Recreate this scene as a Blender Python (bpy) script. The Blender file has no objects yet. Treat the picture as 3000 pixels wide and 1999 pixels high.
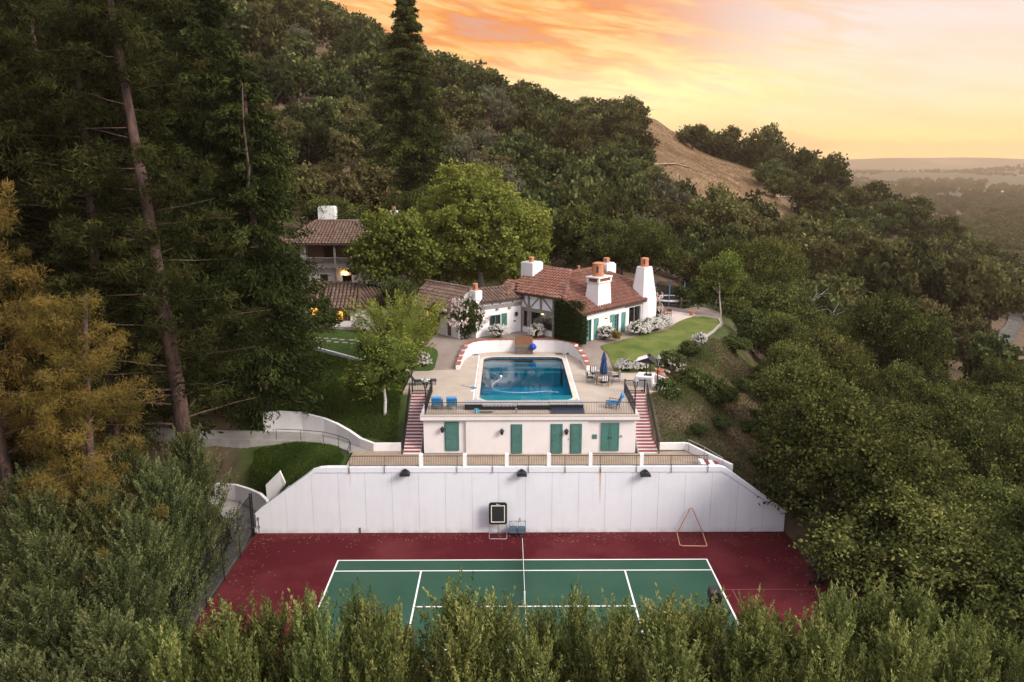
import bpy, bmesh, math, random
import numpy as np
from mathutils import Vector, Matrix

# ------------------------------------------------------------------ camera, sky, sun, exposure
S = bpy.context.scene
COL = S.collection
R = math.radians
cam_d = bpy.data.cameras.new("camera")
cam = bpy.data.objects.new("camera", cam_d)
COL.objects.link(cam)
cam.location = (-1.015, 0.0, 25.32)
cam.rotation_euler = (R(90 - 13.0), 0, R(-0.4))
cam_d.sensor_width = 36.0
cam_d.lens = 28.0
cam_d.clip_start = 0.5
cam_d.clip_end = 40000
S.camera = cam
S.view_settings.view_transform = 'Standard'
S.view_settings.look = 'None'
S.view_settings.exposure = 0.85
S.view_settings.gamma = 1.0
S.view_settings.use_curve_mapping = False
S.cycles.max_bounces = 6
S.cycles.diffuse_bounces = 3
S.cycles.glossy_bounces = 3
S.cycles.transparent_max_bounces = 12
S.cycles.volume_bounces = 2
S.cycles.caustics_reflective = False
S.cycles.use_adaptive_sampling = True
S.cycles.adaptive_threshold = 0.015
S.cycles.use_denoising = True

SUN_AZ, SUN_EL = R(122), R(33)      # azimuth to the right of the view axis
world = bpy.data.worlds.new("World")
S.world = world
world.use_nodes = True

def build_world():
    nt = world.node_tree
    nt.nodes.clear()
    N, L = nt.nodes.new, nt.links.new
    def math_(op, a, b=None, c=None, clamp=False):
        n = N('ShaderNodeMath'); n.operation = op; n.use_clamp = clamp
        for i, v in enumerate((a, b, c)):
            if v is None: continue
            if isinstance(v, (int, float)): n.inputs[i].default_value = v
            else: L(v, n.inputs[i])
        return n.outputs[0]
    def ramp(fac, stops):
        n = N('ShaderNodeValToRGB')
        e = n.color_ramp.elements
        while len(e) > 1: e.remove(e[-1])
        e[0].position = stops[0][0]; e[0].color = (*stops[0][1], 1)
        for p, c in stops[1:]:
            x = e.new(p); x.color = (*c, 1)
        L(fac, n.inputs[0]); return n.outputs[0]
    def mix(f, a, b):
        n = N('ShaderNodeMix'); n.data_type = 'RGBA'
        if isinstance(f, (int, float)): n.inputs[0].default_value = f
        else: L(f, n.inputs[0])
        for k, v in ((6, a), (7, b)):
            if isinstance(v, tuple): n.inputs[k].default_value = (*v, 1)
            else: L(v, n.inputs[k])
        return n.outputs[2]
    def smooth(v, a, b):
        n = N('ShaderNodeMapRange'); n.interpolation_type = 'SMOOTHSTEP'
        L(v, n.inputs[0]); n.inputs[1].default_value = a; n.inputs[2].default_value = b
        return n.outputs[0]
    tc = N('ShaderNodeTexCoord')
    sep = N('ShaderNodeSeparateXYZ'); L(tc.outputs['Generated'], sep.inputs[0])
    x, y, z = sep.outputs
    elev = math_('MAXIMUM', z, 0.0)
    az = math_('ARCTAN2', x, y)                        # 0 along +Y, positive to the right
    es = math_('POWER', elev, 0.5)
    # side of the sunset: cream and yellow low down, pale lavender above
    warm = ramp(es, [(0.0, (1.5, .92, .28)), (.12, (1.3, .84, .20)), (.19, (.74, .57, .25)), (.27, (.62, .515, .36)),
                     (.36, (.56, .465, .41)), (.46, (.50, .445, .45)), (.7, (.68, .66, .71)), (1.0, (.82, .81, .88))])
    cool = ramp(es, [(0.0, (.62, .56, .62)), (.25, (.70, .65, .73)), (.5, (.78, .75, .84)), (1.0, (.82, .81, .88))])
    front = smooth(y, -.5, .55)
    base = mix(front, cool, warm)
    # burning cloud deck above the ridge
    comb = N('ShaderNodeCombineXYZ')
    L(math_('MULTIPLY', az, 2.6), comb.inputs[0])
    L(math_('MULTIPLY', math_('ADD', elev, math_('MULTIPLY', az, .16)), 17.0), comb.inputs[1])
    no = N('ShaderNodeTexNoise'); no.inputs['Scale'].default_value = 2.3; no.inputs['Detail'].default_value = 6
    no.inputs['Roughness'].default_value = .58; no.inputs['Distortion'].default_value = .5
    L(comb.outputs[0], no.inputs['Vector'])
    no2 = N('ShaderNodeTexNoise'); no2.inputs['Scale'].default_value = 7.0; no2.inputs['Detail'].default_value = 5
    no2.inputs['Distortion'].default_value = .8
    L(comb.outputs[0], no2.inputs['Vector'])
    n1 = math_('ADD', math_('MULTIPLY', no.outputs[0], .7), math_('MULTIPLY', no2.outputs[0], .3))
    ccol = ramp(n1, [(.36, (.44, .20, .12)), (.45, (.52, .165, .025)), (.52, (.57, .25, .03)), (.60, (.68, .50, .15))])
    azw = math_('MULTIPLY', smooth(az, -1.3, -.25), math_('SUBTRACT', 1.0, smooth(az, .08, .40)))
    elw = math_('MULTIPLY', smooth(elev, .045, .12), math_('SUBTRACT', 1.0, smooth(elev, .26, .6)))
    cw = math_('MULTIPLY', math_('MULTIPLY', azw, elw), 1.0)
    c1 = mix(cw, base, ccol)
    # thin peach streaks drifting right
    st = math_('MULTIPLY', smooth(no.outputs[0], .44, .60), math_('MULTIPLY', math_('MULTIPLY', front, math_('SUBTRACT', 1.0, math_('MULTIPLY', smooth(az, .22, .5), .8))), math_('SUBTRACT', 1.0, smooth(elev, .12, .5))))
    c2 = mix(math_('MULTIPLY', st, .7), c1, (.55, .31, .13))
    # bright core low over the ridge where the sun went down
    g = math_('MULTIPLY', math_('SUBTRACT', 1.0, smooth(math_('ABSOLUTE', math_('SUBTRACT', az, .17)), 0.0, .33)),
              math_('SUBTRACT', 1.0, smooth(math_('ABSOLUTE', math_('SUBTRACT', elev, .07)), 0.0, .085)))
    c3 = mix(math_('MULTIPLY', g, math_('ADD', .45, math_('MULTIPLY', smooth(n1, .40, .56), .55))), c2, (.80, .64, .28))
    below = smooth(z, -.02, .0)
    c4 = mix(below, (.08, .07, .06), c3)
    b1 = N('ShaderNodeBackground'); L(c4, b1.inputs[0]); b1.inputs[1].default_value = 1.11
    sky = N('ShaderNodeTexSky'); sky.sky_type = 'NISHITA'; sky.sun_disc = False
    sky.sun_elevation = SUN_EL; sky.sun_rotation = SUN_AZ
    b2 = N('ShaderNodeBackground'); L(sky.outputs[0], b2.inputs[0]); b2.inputs[1].default_value = 0.05
    add = N('ShaderNodeMixShader'); add.inputs[0].default_value = .1; L(b1.outputs[0], add.inputs[1]); L(b2.outputs[0], add.inputs[2])
    out = N('ShaderNodeOutputWorld'); L(add.outputs[0], out.inputs[0])
build_world()

fill_sun_d = bpy.data.lights.new("fill_sun", 'SUN')  # soft fill added from the right rear; the set sun lies ahead
fill_sun = bpy.data.objects.new("fill_sun", fill_sun_d)
COL.objects.link(fill_sun)
fill_sun_d.energy = 2.5
fill_sun_d.angle = R(22)
fill_sun_d.color = (1.0, .93, .84)
sdir = Vector((math.sin(SUN_AZ) * math.cos(SUN_EL), math.cos(SUN_AZ) * math.cos(SUN_EL), math.sin(SUN_EL)))
fill_sun.rotation_euler = sdir.to_track_quat('Z', 'Y').to_euler()
fill_sun.location = (60, 60, 90)

# ------------------------------------------------------------------ helpers
class MB:
    """Collects polygons and links them as one mesh object."""
    def __init__(s, M=None): s.v = []; s.f = []; s.M = M or Matrix.Identity(4)
    def add(s, vs, fs):
        o = len(s.v)
        s.v += [tuple(s.M @ Vector(p)) for p in vs]
        s.f += [tuple(i + o for i in f) for f in fs]
        return s
    def box(s, x0, x1, y0, y1, z0, z1, top=None):
        """axis box; top=(dx, dy) insets the upper face for a taper"""
        a, b = top or (0, 0)
        v = [(x0, y0, z0), (x1, y0, z0), (x1, y1, z0), (x0, y1, z0),
             (x0 + a, y0 + b, z1), (x1 - a, y0 + b, z1), (x1 - a, y1 - b, z1), (x0 + a, y1 - b, z1)]
        return s.add(v, [(3, 2, 1, 0), (4, 5, 6, 7), (0, 1, 5, 4), (1, 2, 6, 5), (2, 3, 7, 6), (3, 0, 4, 7)])
    def frustum(s, b0, z0, b1, z1):
        """between rectangle b0=(x0,x1,y0,y1) at z0 and b1 at z1"""
        def q(b, z): return [(b[0], b[2], z), (b[1], b[2], z), (b[1], b[3], z), (b[0], b[3], z)]
        return s.add(q(b0, z0) + q(b1, z1), [(3, 2, 1, 0), (4, 5, 6, 7), (0, 1, 5, 4), (1, 2, 6, 5), (2, 3, 7, 6), (3, 0, 4, 7)])
    def prism(s, poly, z0, z1):
        n = len(poly)
        v = [(p[0], p[1], z0) for p in poly] + [(p[0], p[1], z1) for p in poly]
        return s.add(v, [tuple(range(n - 1, -1, -1)), tuple(range(n, 2 * n))] + [(i, (i + 1) % n, n + (i + 1) % n, n + i) for i in range(n)])
    def slab(s, poly3, d):
        """3-D polygon extruded by vector d"""
        n = len(poly3)
        v = [tuple(p) for p in poly3] + [(p[0] + d[0], p[1] + d[1], p[2] + d[2]) for p in poly3]
        return s.add(v, [tuple(range(n - 1, -1, -1)), tuple(range(n, 2 * n))] + [(i, (i + 1) % n, n + (i + 1) % n, n + i) for i in range(n)])
    def bar(s, p, q, w, h=None, up=(0, 0, 1)):
        """square bar from p to q, w wide and h high"""
        h = w if h is None else h
        p, q = Vector(p), Vector(q); d = (q - p).normalized(); u = Vector(up)
        if abs(d.dot(u)) > .98: u = Vector((0, 1, 0))
        a = d.cross(u).normalized() * (w / 2); b = a.cross(d).normalized() * (h / 2)
        v = [p - a - b, p + a - b, p + a + b, p - a + b, q - a - b, q + a - b, q + a + b, q - a + b]
        return s.add(v, [(3, 2, 1, 0), (4, 5, 6, 7), (0, 1, 5, 4), (1, 2, 6, 5), (2, 3, 7, 6), (3, 0, 4, 7)])
    def tube(s, pts, r, n=6, close=False):
        pts = [Vector(p) for p in pts]; k = len(pts)
        rs = r if isinstance(r, (list, tuple)) else [r] * k
        vs = []; ref = Vector((0.31, 0.17, 0.93))
        for i, p in enumerate(pts):
            d = (pts[min(i + 1, k - 1)] - pts[max(i - 1, 0)])
            if close: d = pts[(i + 1) % k] - pts[i - 1]
            d.normalize()
            if abs(d.dot(ref)) > .95: rr = Vector((1, 0, 0))
            else: rr = ref
            a = d.cross(rr).normalized(); b = d.cross(a)
            vs += [p + (a * math.cos(2 * math.pi * j / n) + b * math.sin(2 * math.pi * j / n)) * rs[i] for j in range(n)]
        fs = []
        for i in range(k if close else k - 1):
            i2 = (i + 1) % k
            fs += [(i * n + j, i * n + (j + 1) % n, i2 * n + (j + 1) % n, i2 * n + j) for j in range(n)]
        if not close: fs += [tuple(range(n - 1, -1, -1)), tuple(range((k - 1) * n, k * n))]
        return s.add(vs, fs)
    def lathe(s, prof, c=(0, 0, 0), n=12):
        vs = []
        for r, z in prof:
            vs += [(c[0] + r * math.cos(2 * math.pi * j / n), c[1] + r * math.sin(2 * math.pi * j / n), c[2] + z) for j in range(n)]
        k = len(prof); fs = []
        for i in range(k - 1):
            fs += [(i * n + j, i * n + (j + 1) % n, (i + 1) * n + (j + 1) % n, (i + 1) * n + j) for j in range(n)]
        fs += [tuple(range(n - 1, -1, -1)), tuple(range((k - 1) * n, k * n))]
        return s.add(vs, fs)
    def ball(s, c, r, n=6, m=4, sq=1.0):
        prof = [(max(r * math.sin(math.pi * i / m), r * .02), -r * math.cos(math.pi * i / m) * sq) for i in range(m + 1)]
        return s.lathe(prof, c, n)
    def mesh(s, name, mat=None, smooth=False):
        me = bpy.data.meshes.new(name)
        me.from_pydata(s.v, [], s.f); me.update()
        if mat: me.materials.append(mat)
        if smooth: me.polygons.foreach_set('use_smooth', [True] * len(me.polygons))
        return me
    def build(s, name, mat=None, parent=None, smooth=False, bevel=0):
        me = s.mesh(name, mat, smooth)
        if bevel:
            bm = bmesh.new(); bm.from_mesh(me)
            bmesh.ops.bevel(bm, geom=list(bm.edges), offset=bevel, segments=2, affect='EDGES', profile=.5)
            bm.to_mesh(me); bm.free()
        return link(name, me, parent)

def link(name, me, parent=None):
    o = bpy.data.objects.new(name, me); COL.objects.link(o)
    if parent: o.parent = parent
    return o

def tag(o, label=None, cat=None, group=None, kind=None):
    if label: o['label'] = label
    if cat: o['category'] = cat
    if group: o['group'] = group
    if kind: o['kind'] = kind
    return o

def thing(name, label, cat, loc=(0, 0, 0), rz=0, group=None):
    o = bpy.data.objects.new(name, None); COL.objects.link(o)
    o.empty_display_size = .3
    o.location = loc; o.rotation_euler = (0, 0, rz)
    return tag(o, label, cat, group)

def dup(root, loc, rz=0, label=None, group=None, scale=None):
    r = root.copy(); COL.objects.link(r); r.location = loc; r.rotation_euler = (0, 0, rz)
    if scale: r.scale = (scale,) * 3 if isinstance(scale, (int, float)) else scale
    if label: r['label'] = label
    if group: r['group'] = group
    for ch in list(root.children):
        c = ch.copy(); COL.objects.link(c); c.parent = r
        for g in list(ch.children):
            d = g.copy(); COL.objects.link(d); d.parent = c
    return r

# ------------------------------------------------------------------ materials
def nodes(name):
    m = bpy.data.materials.new(name); m.use_nodes = True
    nt = m.node_tree; nt.nodes.clear()
    return m, nt

def M(name, col, rough=.75, col2=None, scale=4.0, bump=0.0, bscale=40.0, spec=.3, metal=0.0, vary=None, contrast=(.35, .65), emit=None, stretch=None):
    m, nt = nodes(name)
    N, L = nt.nodes.new, nt.links.new
    out = N('ShaderNodeOutputMaterial'); p = N('ShaderNodeBsdfPrincipled'); L(p.outputs[0], out.inputs[0])
    p.inputs['Roughness'].default_value = rough
    p.inputs['Specular IOR Level'].default_value = spec
    p.inputs['Metallic'].default_value = metal
    p.inputs['Base Color'].default_value = (*col, 1)
    tc = N('ShaderNodeTexCoord'); vec = tc.outputs['Object']
    if stretch:
        mp = N('ShaderNodeMapping'); mp.inputs['Scale'].default_value = stretch; L(vec, mp.inputs[0]); vec = mp.outputs[0]
    if col2 is not None:
        n = N('ShaderNodeTexNoise'); n.inputs['Scale'].default_value = scale; n.inputs['Detail'].default_value = 6
        n.inputs['Roughness'].default_value = .62
        L(vec, n.inputs['Vector'])
        r = N('ShaderNodeValToRGB'); r.color_ramp.elements[0].position = contrast[0]; r.color_ramp.elements[1].position = contrast[1]
        r.color_ramp.elements[0].color = (*col, 1); r.color_ramp.elements[1].color = (*col2, 1)
        L(n.outputs[0], r.inputs[0]); c = r.outputs[0]
        if vary:                               # per-piece variation of the thing's own colour
            oi = N('ShaderNodeObjectInfo'); ge = N('ShaderNodeNewGeometry')
            a = N('ShaderNodeMath'); a.operation = 'ADD'; L(oi.outputs['Random'], a.inputs[0]); L(ge.outputs['Random Per Island'], a.inputs[1])
            fr = N('ShaderNodeMath'); fr.operation = 'FRACT'; L(a.outputs[0], fr.inputs[0])
            rr = N('ShaderNodeValToRGB'); el = rr.color_ramp.elements
            el[0].color = (*vary[0], 1); el[1].color = (*vary[-1], 1)
            for i, cc in enumerate(vary[1:-1]):
                x = el.new((i + 1) / (len(vary) - 1)); x.color = (*cc, 1)
            L(fr.outputs[0], rr.inputs[0])
            mx = N('ShaderNodeMix'); mx.data_type = 'RGBA'; mx.inputs[0].default_value = .65
            L(c, mx.inputs[6]); L(rr.outputs[0], mx.inputs[7]); c = mx.outputs[2]
        L(c, p.inputs['Base Color'])
    if bump:
        n2 = N('ShaderNodeTexNoise'); n2.inputs['Scale'].default_value = bscale; n2.inputs['Detail'].default_value = 5
        L(vec, n2.inputs['Vector'])
        b = N('ShaderNodeBump'); b.inputs['Strength'].default_value = bump; b.inputs['Distance'].default_value = .03
        L(n2.outputs[0], b.inputs['Height']); L(b.outputs[0], p.inputs['Normal'])
    if emit:
        p.inputs['Emission Color'].default_value = (*emit[0], 1); p.inputs['Emission Strength'].default_value = emit[1]
    return m

def leafmat(name, dark, mid, light, rnd=.35, trans=.25, hue=.03):
    """Leaf colour runs over the stored tint attribute and varies a little per plant."""
    m, nt = nodes(name)
    N, L = nt.nodes.new, nt.links.new
    out = N('ShaderNodeOutputMaterial')
    at = N('ShaderNodeAttribute'); at.attribute_name = 'tint'
    r = N('ShaderNodeValToRGB'); e = r.color_ramp.elements
    e[0].color = (*dark, 1); e[1].color = (*light, 1); e.new(.5).color = (*mid, 1)
    L(at.outputs['Fac'], r.inputs[0])
    oi = N('ShaderNodeObjectInfo')
    hs = N('ShaderNodeHueSaturation')
    mr = N('ShaderNodeMapRange'); mr.inputs[3].default_value = .5 - hue; mr.inputs[4].default_value = .5 + hue * .6
    L(oi.outputs['Random'], mr.inputs[0]); L(mr.outputs[0], hs.inputs['Hue'])
    wn = N('ShaderNodeTexWhiteNoise'); wn.noise_dimensions = '1D'; L(oi.outputs['Random'], wn.inputs['W'])
    mv = N('ShaderNodeMapRange'); mv.inputs[3].default_value = 1 - rnd; mv.inputs[4].default_value = 1 + rnd
    L(wn.outputs[0], mv.inputs[0]); L(mv.outputs[0], hs.inputs['Value'])
    L(r.outputs[0], hs.inputs['Color'])
    d = N('ShaderNodeBsdfDiffuse'); L(hs.outputs[0], d.inputs[0])
    t = N('ShaderNodeBsdfTranslucent'); L(hs.outputs[0], t.inputs[0])
    a = N('ShaderNodeMixShader'); a.inputs[0].default_value = trans; L(d.outputs[0], a.inputs[1]); L(t.outputs[0], a.inputs[2])
    L(a.outputs[0], out.inputs[0])
    return m

def glass(name, tint=(.85, .9, .9), refl=.9):
    m, nt = nodes(name); N, L = nt.nodes.new, nt.links.new
    out = N('ShaderNodeOutputMaterial'); t = N('ShaderNodeBsdfTransparent'); t.inputs[0].default_value = (*tint, 1)
    g = N('ShaderNodeBsdfGlossy'); g.inputs['Roughness'].default_value = .03; g.inputs[0].default_value = (refl,) * 3 + (1,)
    f = N('ShaderNodeFresnel'); f.inputs[0].default_value = 1.5
    mx = N('ShaderNodeMixShader'); L(f.outputs[0], mx.inputs[0]); L(t.outputs[0], mx.inputs[1]); L(g.outputs[0], mx.inputs[2])
    L(mx.outputs[0], out.inputs[0]); return m

def emis(name, col, st):
    m, nt = nodes(name); N, L = nt.nodes.new, nt.links.new
    out = N('ShaderNodeOutputMaterial'); e = N('ShaderNodeEmission'); e.inputs[0].default_value = (*col, 1); e.inputs[1].default_value = st
    L(e.outputs[0], out.inputs[0]); return m

STUCCO = M('stucco', (.73, .705, .69), .9, (.63, .60, .575), .9, .25, 25, contrast=(.45, .85))
PLASTER = M('pool_house_plaster', (.65, .605, .585), .9, (.57, .53, .51), .7, .2, 25, contrast=(.45, .85))
WHITE = M('white_paint', (.80, .80, .79), .6, (.74, .73, .71), 3)
BLACKM = M('black_iron', (.012, .012, .014), .45, spec=.4)
TEAL = M('teal_paint', (.060, .155, .130), .65, (.046, .122, .103), 6, .1, 60)
TEALL = M('weathered_teal_paint', (.10, .245, .21), .65, (.08, .205, .18), 5, .1, 60)
TIMBER = M('grey_timber', (.24, .215, .20), .75, (.18, .16, .155), 5, .3, 40, stretch=(1, 1, .15))
TILE = M('clay_tile', (.185, .073, .048), .9, (.14, .07, .052), 1.2, .3, 30,
         vary=[(.10, .045, .034), (.20, .075, .05), (.15, .08, .06), (.235, .10, .066), (.135, .055, .04), (.22, .145, .115)], contrast=(.3, .7))
TILEB = M('weathered_clay_tile', (.15, .09, .066), .92, (.105, .073, .058), 1.2, .3, 30,
          vary=[(.09, .057, .045), (.155, .09, .066), (.18, .118, .092), (.13, .08, .06), (.21, .16, .13)], contrast=(.3, .7))
UNDER = M('roof_underlay', (.055, .035, .03), .9)
POT = M('terracotta', (.47, .20, .105), .8, (.38, .16, .085), 4, .2, 30)
COPING = M('terracotta_coping', (.33, .10, .065), .8, (.24, .075, .055), 3, .2, 30, vary=[(.27, .085, .06), (.36, .115, .075), (.30, .13, .10)])
REDSTEP = M('red_step_tile', (.27, .055, .052), .7, (.21, .045, .045), 4, .1, 30)
CONC = M('tan_concrete', (.44, .365, .295), .9, (.35, .285, .23), .55, .15, 60, contrast=(.3, .75))
PATIO = M('aggregate_paving', (.27, .215, .185), .9, (.205, .16, .135), .8, .3, 80, contrast=(.3, .7))
GREYC = M('grey_concrete', (.34, .32, .30), .9, (.25, .235, .22), 1.2, .2, 40)
GLASS = glass('window_glass')
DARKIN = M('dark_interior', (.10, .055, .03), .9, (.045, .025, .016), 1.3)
LAMPGLOW = emis('lamp_glow', (1.0, .55, .16), 20.0)
WINGLOW = emis('lit_window_glow', (1.0, .42, .07), 1.1)
WOOD = M('brown_wood', (.23, .105, .05), .7, (.16, .07, .035), 8, .2, 40, stretch=(1, 1, .2))
GWOOD = M('weathered_grey_wood', (.16, .125, .10), .85, (.10, .08, .065), 6, .3, 40, stretch=(.2, 1, 1))
BLUEF = M('blue_cushion_fabric', (.055, .24, .47), .85, (.045, .19, .40), 5, .1, 80)
NAVY = M('navy_umbrella_canvas', (.022, .065, .16), .85, (.016, .045, .11), 6, .15, 60)
STEEL = M('grey_steel', (.42, .43, .45), .4, metal=.6)
BARK = M('grey_brown_bark', (.10, .075, .06), .95, (.05, .037, .03), 6, .7, 18, stretch=(1, 1, .25))
PBARK = M('reddish_pine_bark', (.105, .060, .047), .95, (.032, .022, .019), 3.5, .9, 10, stretch=(1, 1, .35))
PALEBARK = M('bleached_bark', (.42, .37, .34), .9, (.28, .24, .22), 5, .4, 20)
WHITEBARK = M('whitewashed_bark', (.55, .54, .51), .9, (.4, .38, .35), 6, .3, 20)
# ------------------------------------------------------------------ terrain
def zg(Y):
    return np.clip(7.25 + (np.asarray(Y, float) - 67) / 7 * 1.1, 7.25, 8.35)
ANCH = np.array([
 # below and around the camera
 (0,-30,-12),(-60,-30,-8),(60,-30,-18),(0,5,-6),(-40,5,-5),(40,5,-11),(-80,10,0),(80,10,-20),(-22,22,-2.0),(0,22,-2.2),(22,22,-3.5),
 (-35,30,-1.0),(-60,35,4),(36,30,-8),(55,40,-13),(-25,40,.2),(-35,45,1.5),(-24,52,.7),(-32,54,1.4),(-50,55,7),
 # right of court and the bank east of the stairs
 (23,40,-2.2),(22,49,-1.5),(19,51.5,.6),(16.5,52,2.6),(14,52.5,4.2),(12,55,4.9),(12,58,5.9),(16,57,4.2),(20,57,2.2),(25,57,-.5),(14,62,6.4),(18,62,4.6),(22,63,2.4),
 (19,68,6.0),(22,70,4.3),(26,70,1.8),(33,60,-4.5),(44,58,-10),(26,80,4.2),(30,78,1.8),(40,80,-4),(52,82,-7),(28,92,3),(40,100,-2),(60,110,-6),(85,137,-7),(106,165,-8.5),(120,190,-11),(150,200,-24),(90,100,-16),(70,70,-20),(120,120,-22),
 # left bank
 (-9,55,4.3),(-9.2,58,5.4),(-12,58,4.9),(-12,62,6.2),(-12,66,7.0),(-16,60.5,4.9),(-16,64,6.3),(-16,67.5,7.0),(-20,61,4.8),(-20,66,6.3),(-20,70,7.3),(-24,62,4.8),(-26,70,7.0),
 (-14,53,4.1),(-16,54.5,3.9),(-18.5,55.5,3.4),(-15.5,51.6,3.0),(-18.2,51.6,1.3),(-20.5,54,1.2),(-34,64,6.5),(-40,75,11),(-60,75,18),(-40,95,18),
 # behind the house, up the hill
 (-60,120,34),(-30,115,17),(-5,112,11.5),(12,108,9.5),(26,105,5),(-100,120,52),(-40,150,30),(-10,150,20),(20,150,12),(45,150,3),(70,150,-4),
 (-100,200,80),(-60,200,54),(-30,200,41),(0,200,32),(30,200,18.5),(42,178,4.5),(36,163,6.0),(48,192,7.5),(52,200,9),(58,228,17.5),(75,200,2.5),(95,200,-7),(110,215,-11),(85,235,8.5),(70,250,17.5),(50,250,27),(62,262,24),
 (-130,270,88),(-46,290,62),(-24,285,47.5),(-8,280,40.5),(7,275,36.5),(24,270,34),(40,272,33),(52,290,37),(64,284,28.5),(76,280,25),(88,278,21.5),(100,268,15.5),(112,258,10.5),(128,245,2),(146,232,-10.5),(164,222,-23),(180,206,-32),
 # ridge falls away behind and to the valley
 (-130,340,110),(-40,360,60),(20,345,25),(70,340,8),(110,330,-8),(150,300,-28),(190,270,-42),(230,200,-45),(220,120,-42),(180,80,-38),(-60,480,10),(40,450,-25),(130,420,-42),(250,350,-45),(350,200,-45),(350,450,-45),(0,600,-42),(200,600,-45),(-250,350,120),(-250,150,110),(-200,60,60),(-180,-30,20),(-250,550,40),(200,-30,-45),(350,0,-45),(350,550,-45),(250,560,-45),(150,560,-43),(400,620,-45),(300,620,-45),(400,450,-45),(60,620,-40),(400,300,-45),(300,300,-45),(300,450,-45),(220,350,-44),(400,100,-45),
], float)

def tps_fit(P, z, lam=2.0):
    n = len(P); d2 = ((P[:, None] - P[None]) ** 2).sum(-1)
    K = np.where(d2 > 0, .5 * d2 * np.log(np.maximum(d2, 1e-9)), 0)
    K += np.eye(n) * lam
    Q = np.c_[np.ones(n), P]
    A = np.zeros((n + 3, n + 3)); A[:n, :n] = K; A[:n, n:] = Q; A[n:, :n] = Q.T
    return np.linalg.solve(A, np.r_[z, 0, 0, 0])
_SC = 50.0
_W = tps_fit(ANCH[:, :2] / _SC, ANCH[:, 2], .0006)
def tps(X, Y):
    X = np.asarray(X, float); Y = np.asarray(Y, float)
    sh = X.shape; q = np.c_[X.ravel(), Y.ravel()] / _SC
    out = np.zeros(len(q)); P = ANCH[:, :2] / _SC
    for i in range(0, len(q), 20000):
        d2 = ((q[i:i + 20000, None] - P[None]) ** 2).sum(-1)
        out[i:i + 20000] = (.5 * d2 * np.log(np.maximum(d2, 1e-9))) @ _W[:len(P)] + _W[-3] + q[i:i + 20000] @ _W[-2:]
    return out.reshape(sh)

def poly_sd(X, Y, poly):
    """signed distance, negative inside"""
    X = np.asarray(X, float); Y = np.asarray(Y, float)
    d = np.full(X.shape, 1e9); ins = np.zeros(X.shape, bool); n = len(poly)
    for i in range(n):
        x0, y0 = poly[i]; x1, y1 = poly[(i + 1) % n]
        ex, ey = x1 - x0, y1 - y0
        t = np.clip(((X - x0) * ex + (Y - y0) * ey) / (ex * ex + ey * ey + 1e-12), 0, 1)
        d = np.minimum(d, np.hypot(X - x0 - t * ex, Y - y0 - t * ey))
        c = ((y0 > Y) != (y1 > Y)) & (X < ex * (Y - y0) / (ey if abs(ey) > 1e-12 else 1e-12) + x0)
        ins ^= c
    return np.where(ins, -d, d)

PAD_HOUSE = [(-9.3, 60.4), (-9.4, 66.0), (-14, 68.9), (-19.2, 72.1), (-26, 76), (-30, 98), (-5, 104), (14, 100), (24, 93), (23, 86), (21.6, 81.5), (18.4, 75.2), (17, 72.6), (15.3, 69.6), (12.9, 66.6), (12.2, 60.4)]
PATH_UP = [(-8.6, 55.0), (-10.66, 55.0), (-12.8, 56.9), (-14.95, 58.4), (-17, 59.1), (-18.6, 59.3), (-24, 59.6), (-32, 60.5), (-32, 58.7), (-24, 57.8), (-20.4, 57.3), (-18.5, 57.3), (-16.6, 57.1), (-14.7, 56.6), (-13.5, 55.8), (-12.5, 54.9), (-12.3, 53.9), (-12.3, 51.3), (-8.6, 51.3)]
PATH_LOW = [(-17.4, 51.2), (-18.9, 53.1), (-21.0, 54.9), (-24, 56.0), (-32, 56.6), (-32, 54.8), (-24, 54.2), (-21.8, 53.2), (-20.4, 51.6), (-19.6, 49.5), (-19.4, 44), (-19.0, 33), (-18.6, 33), (-18.6, 50.6)]

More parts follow.
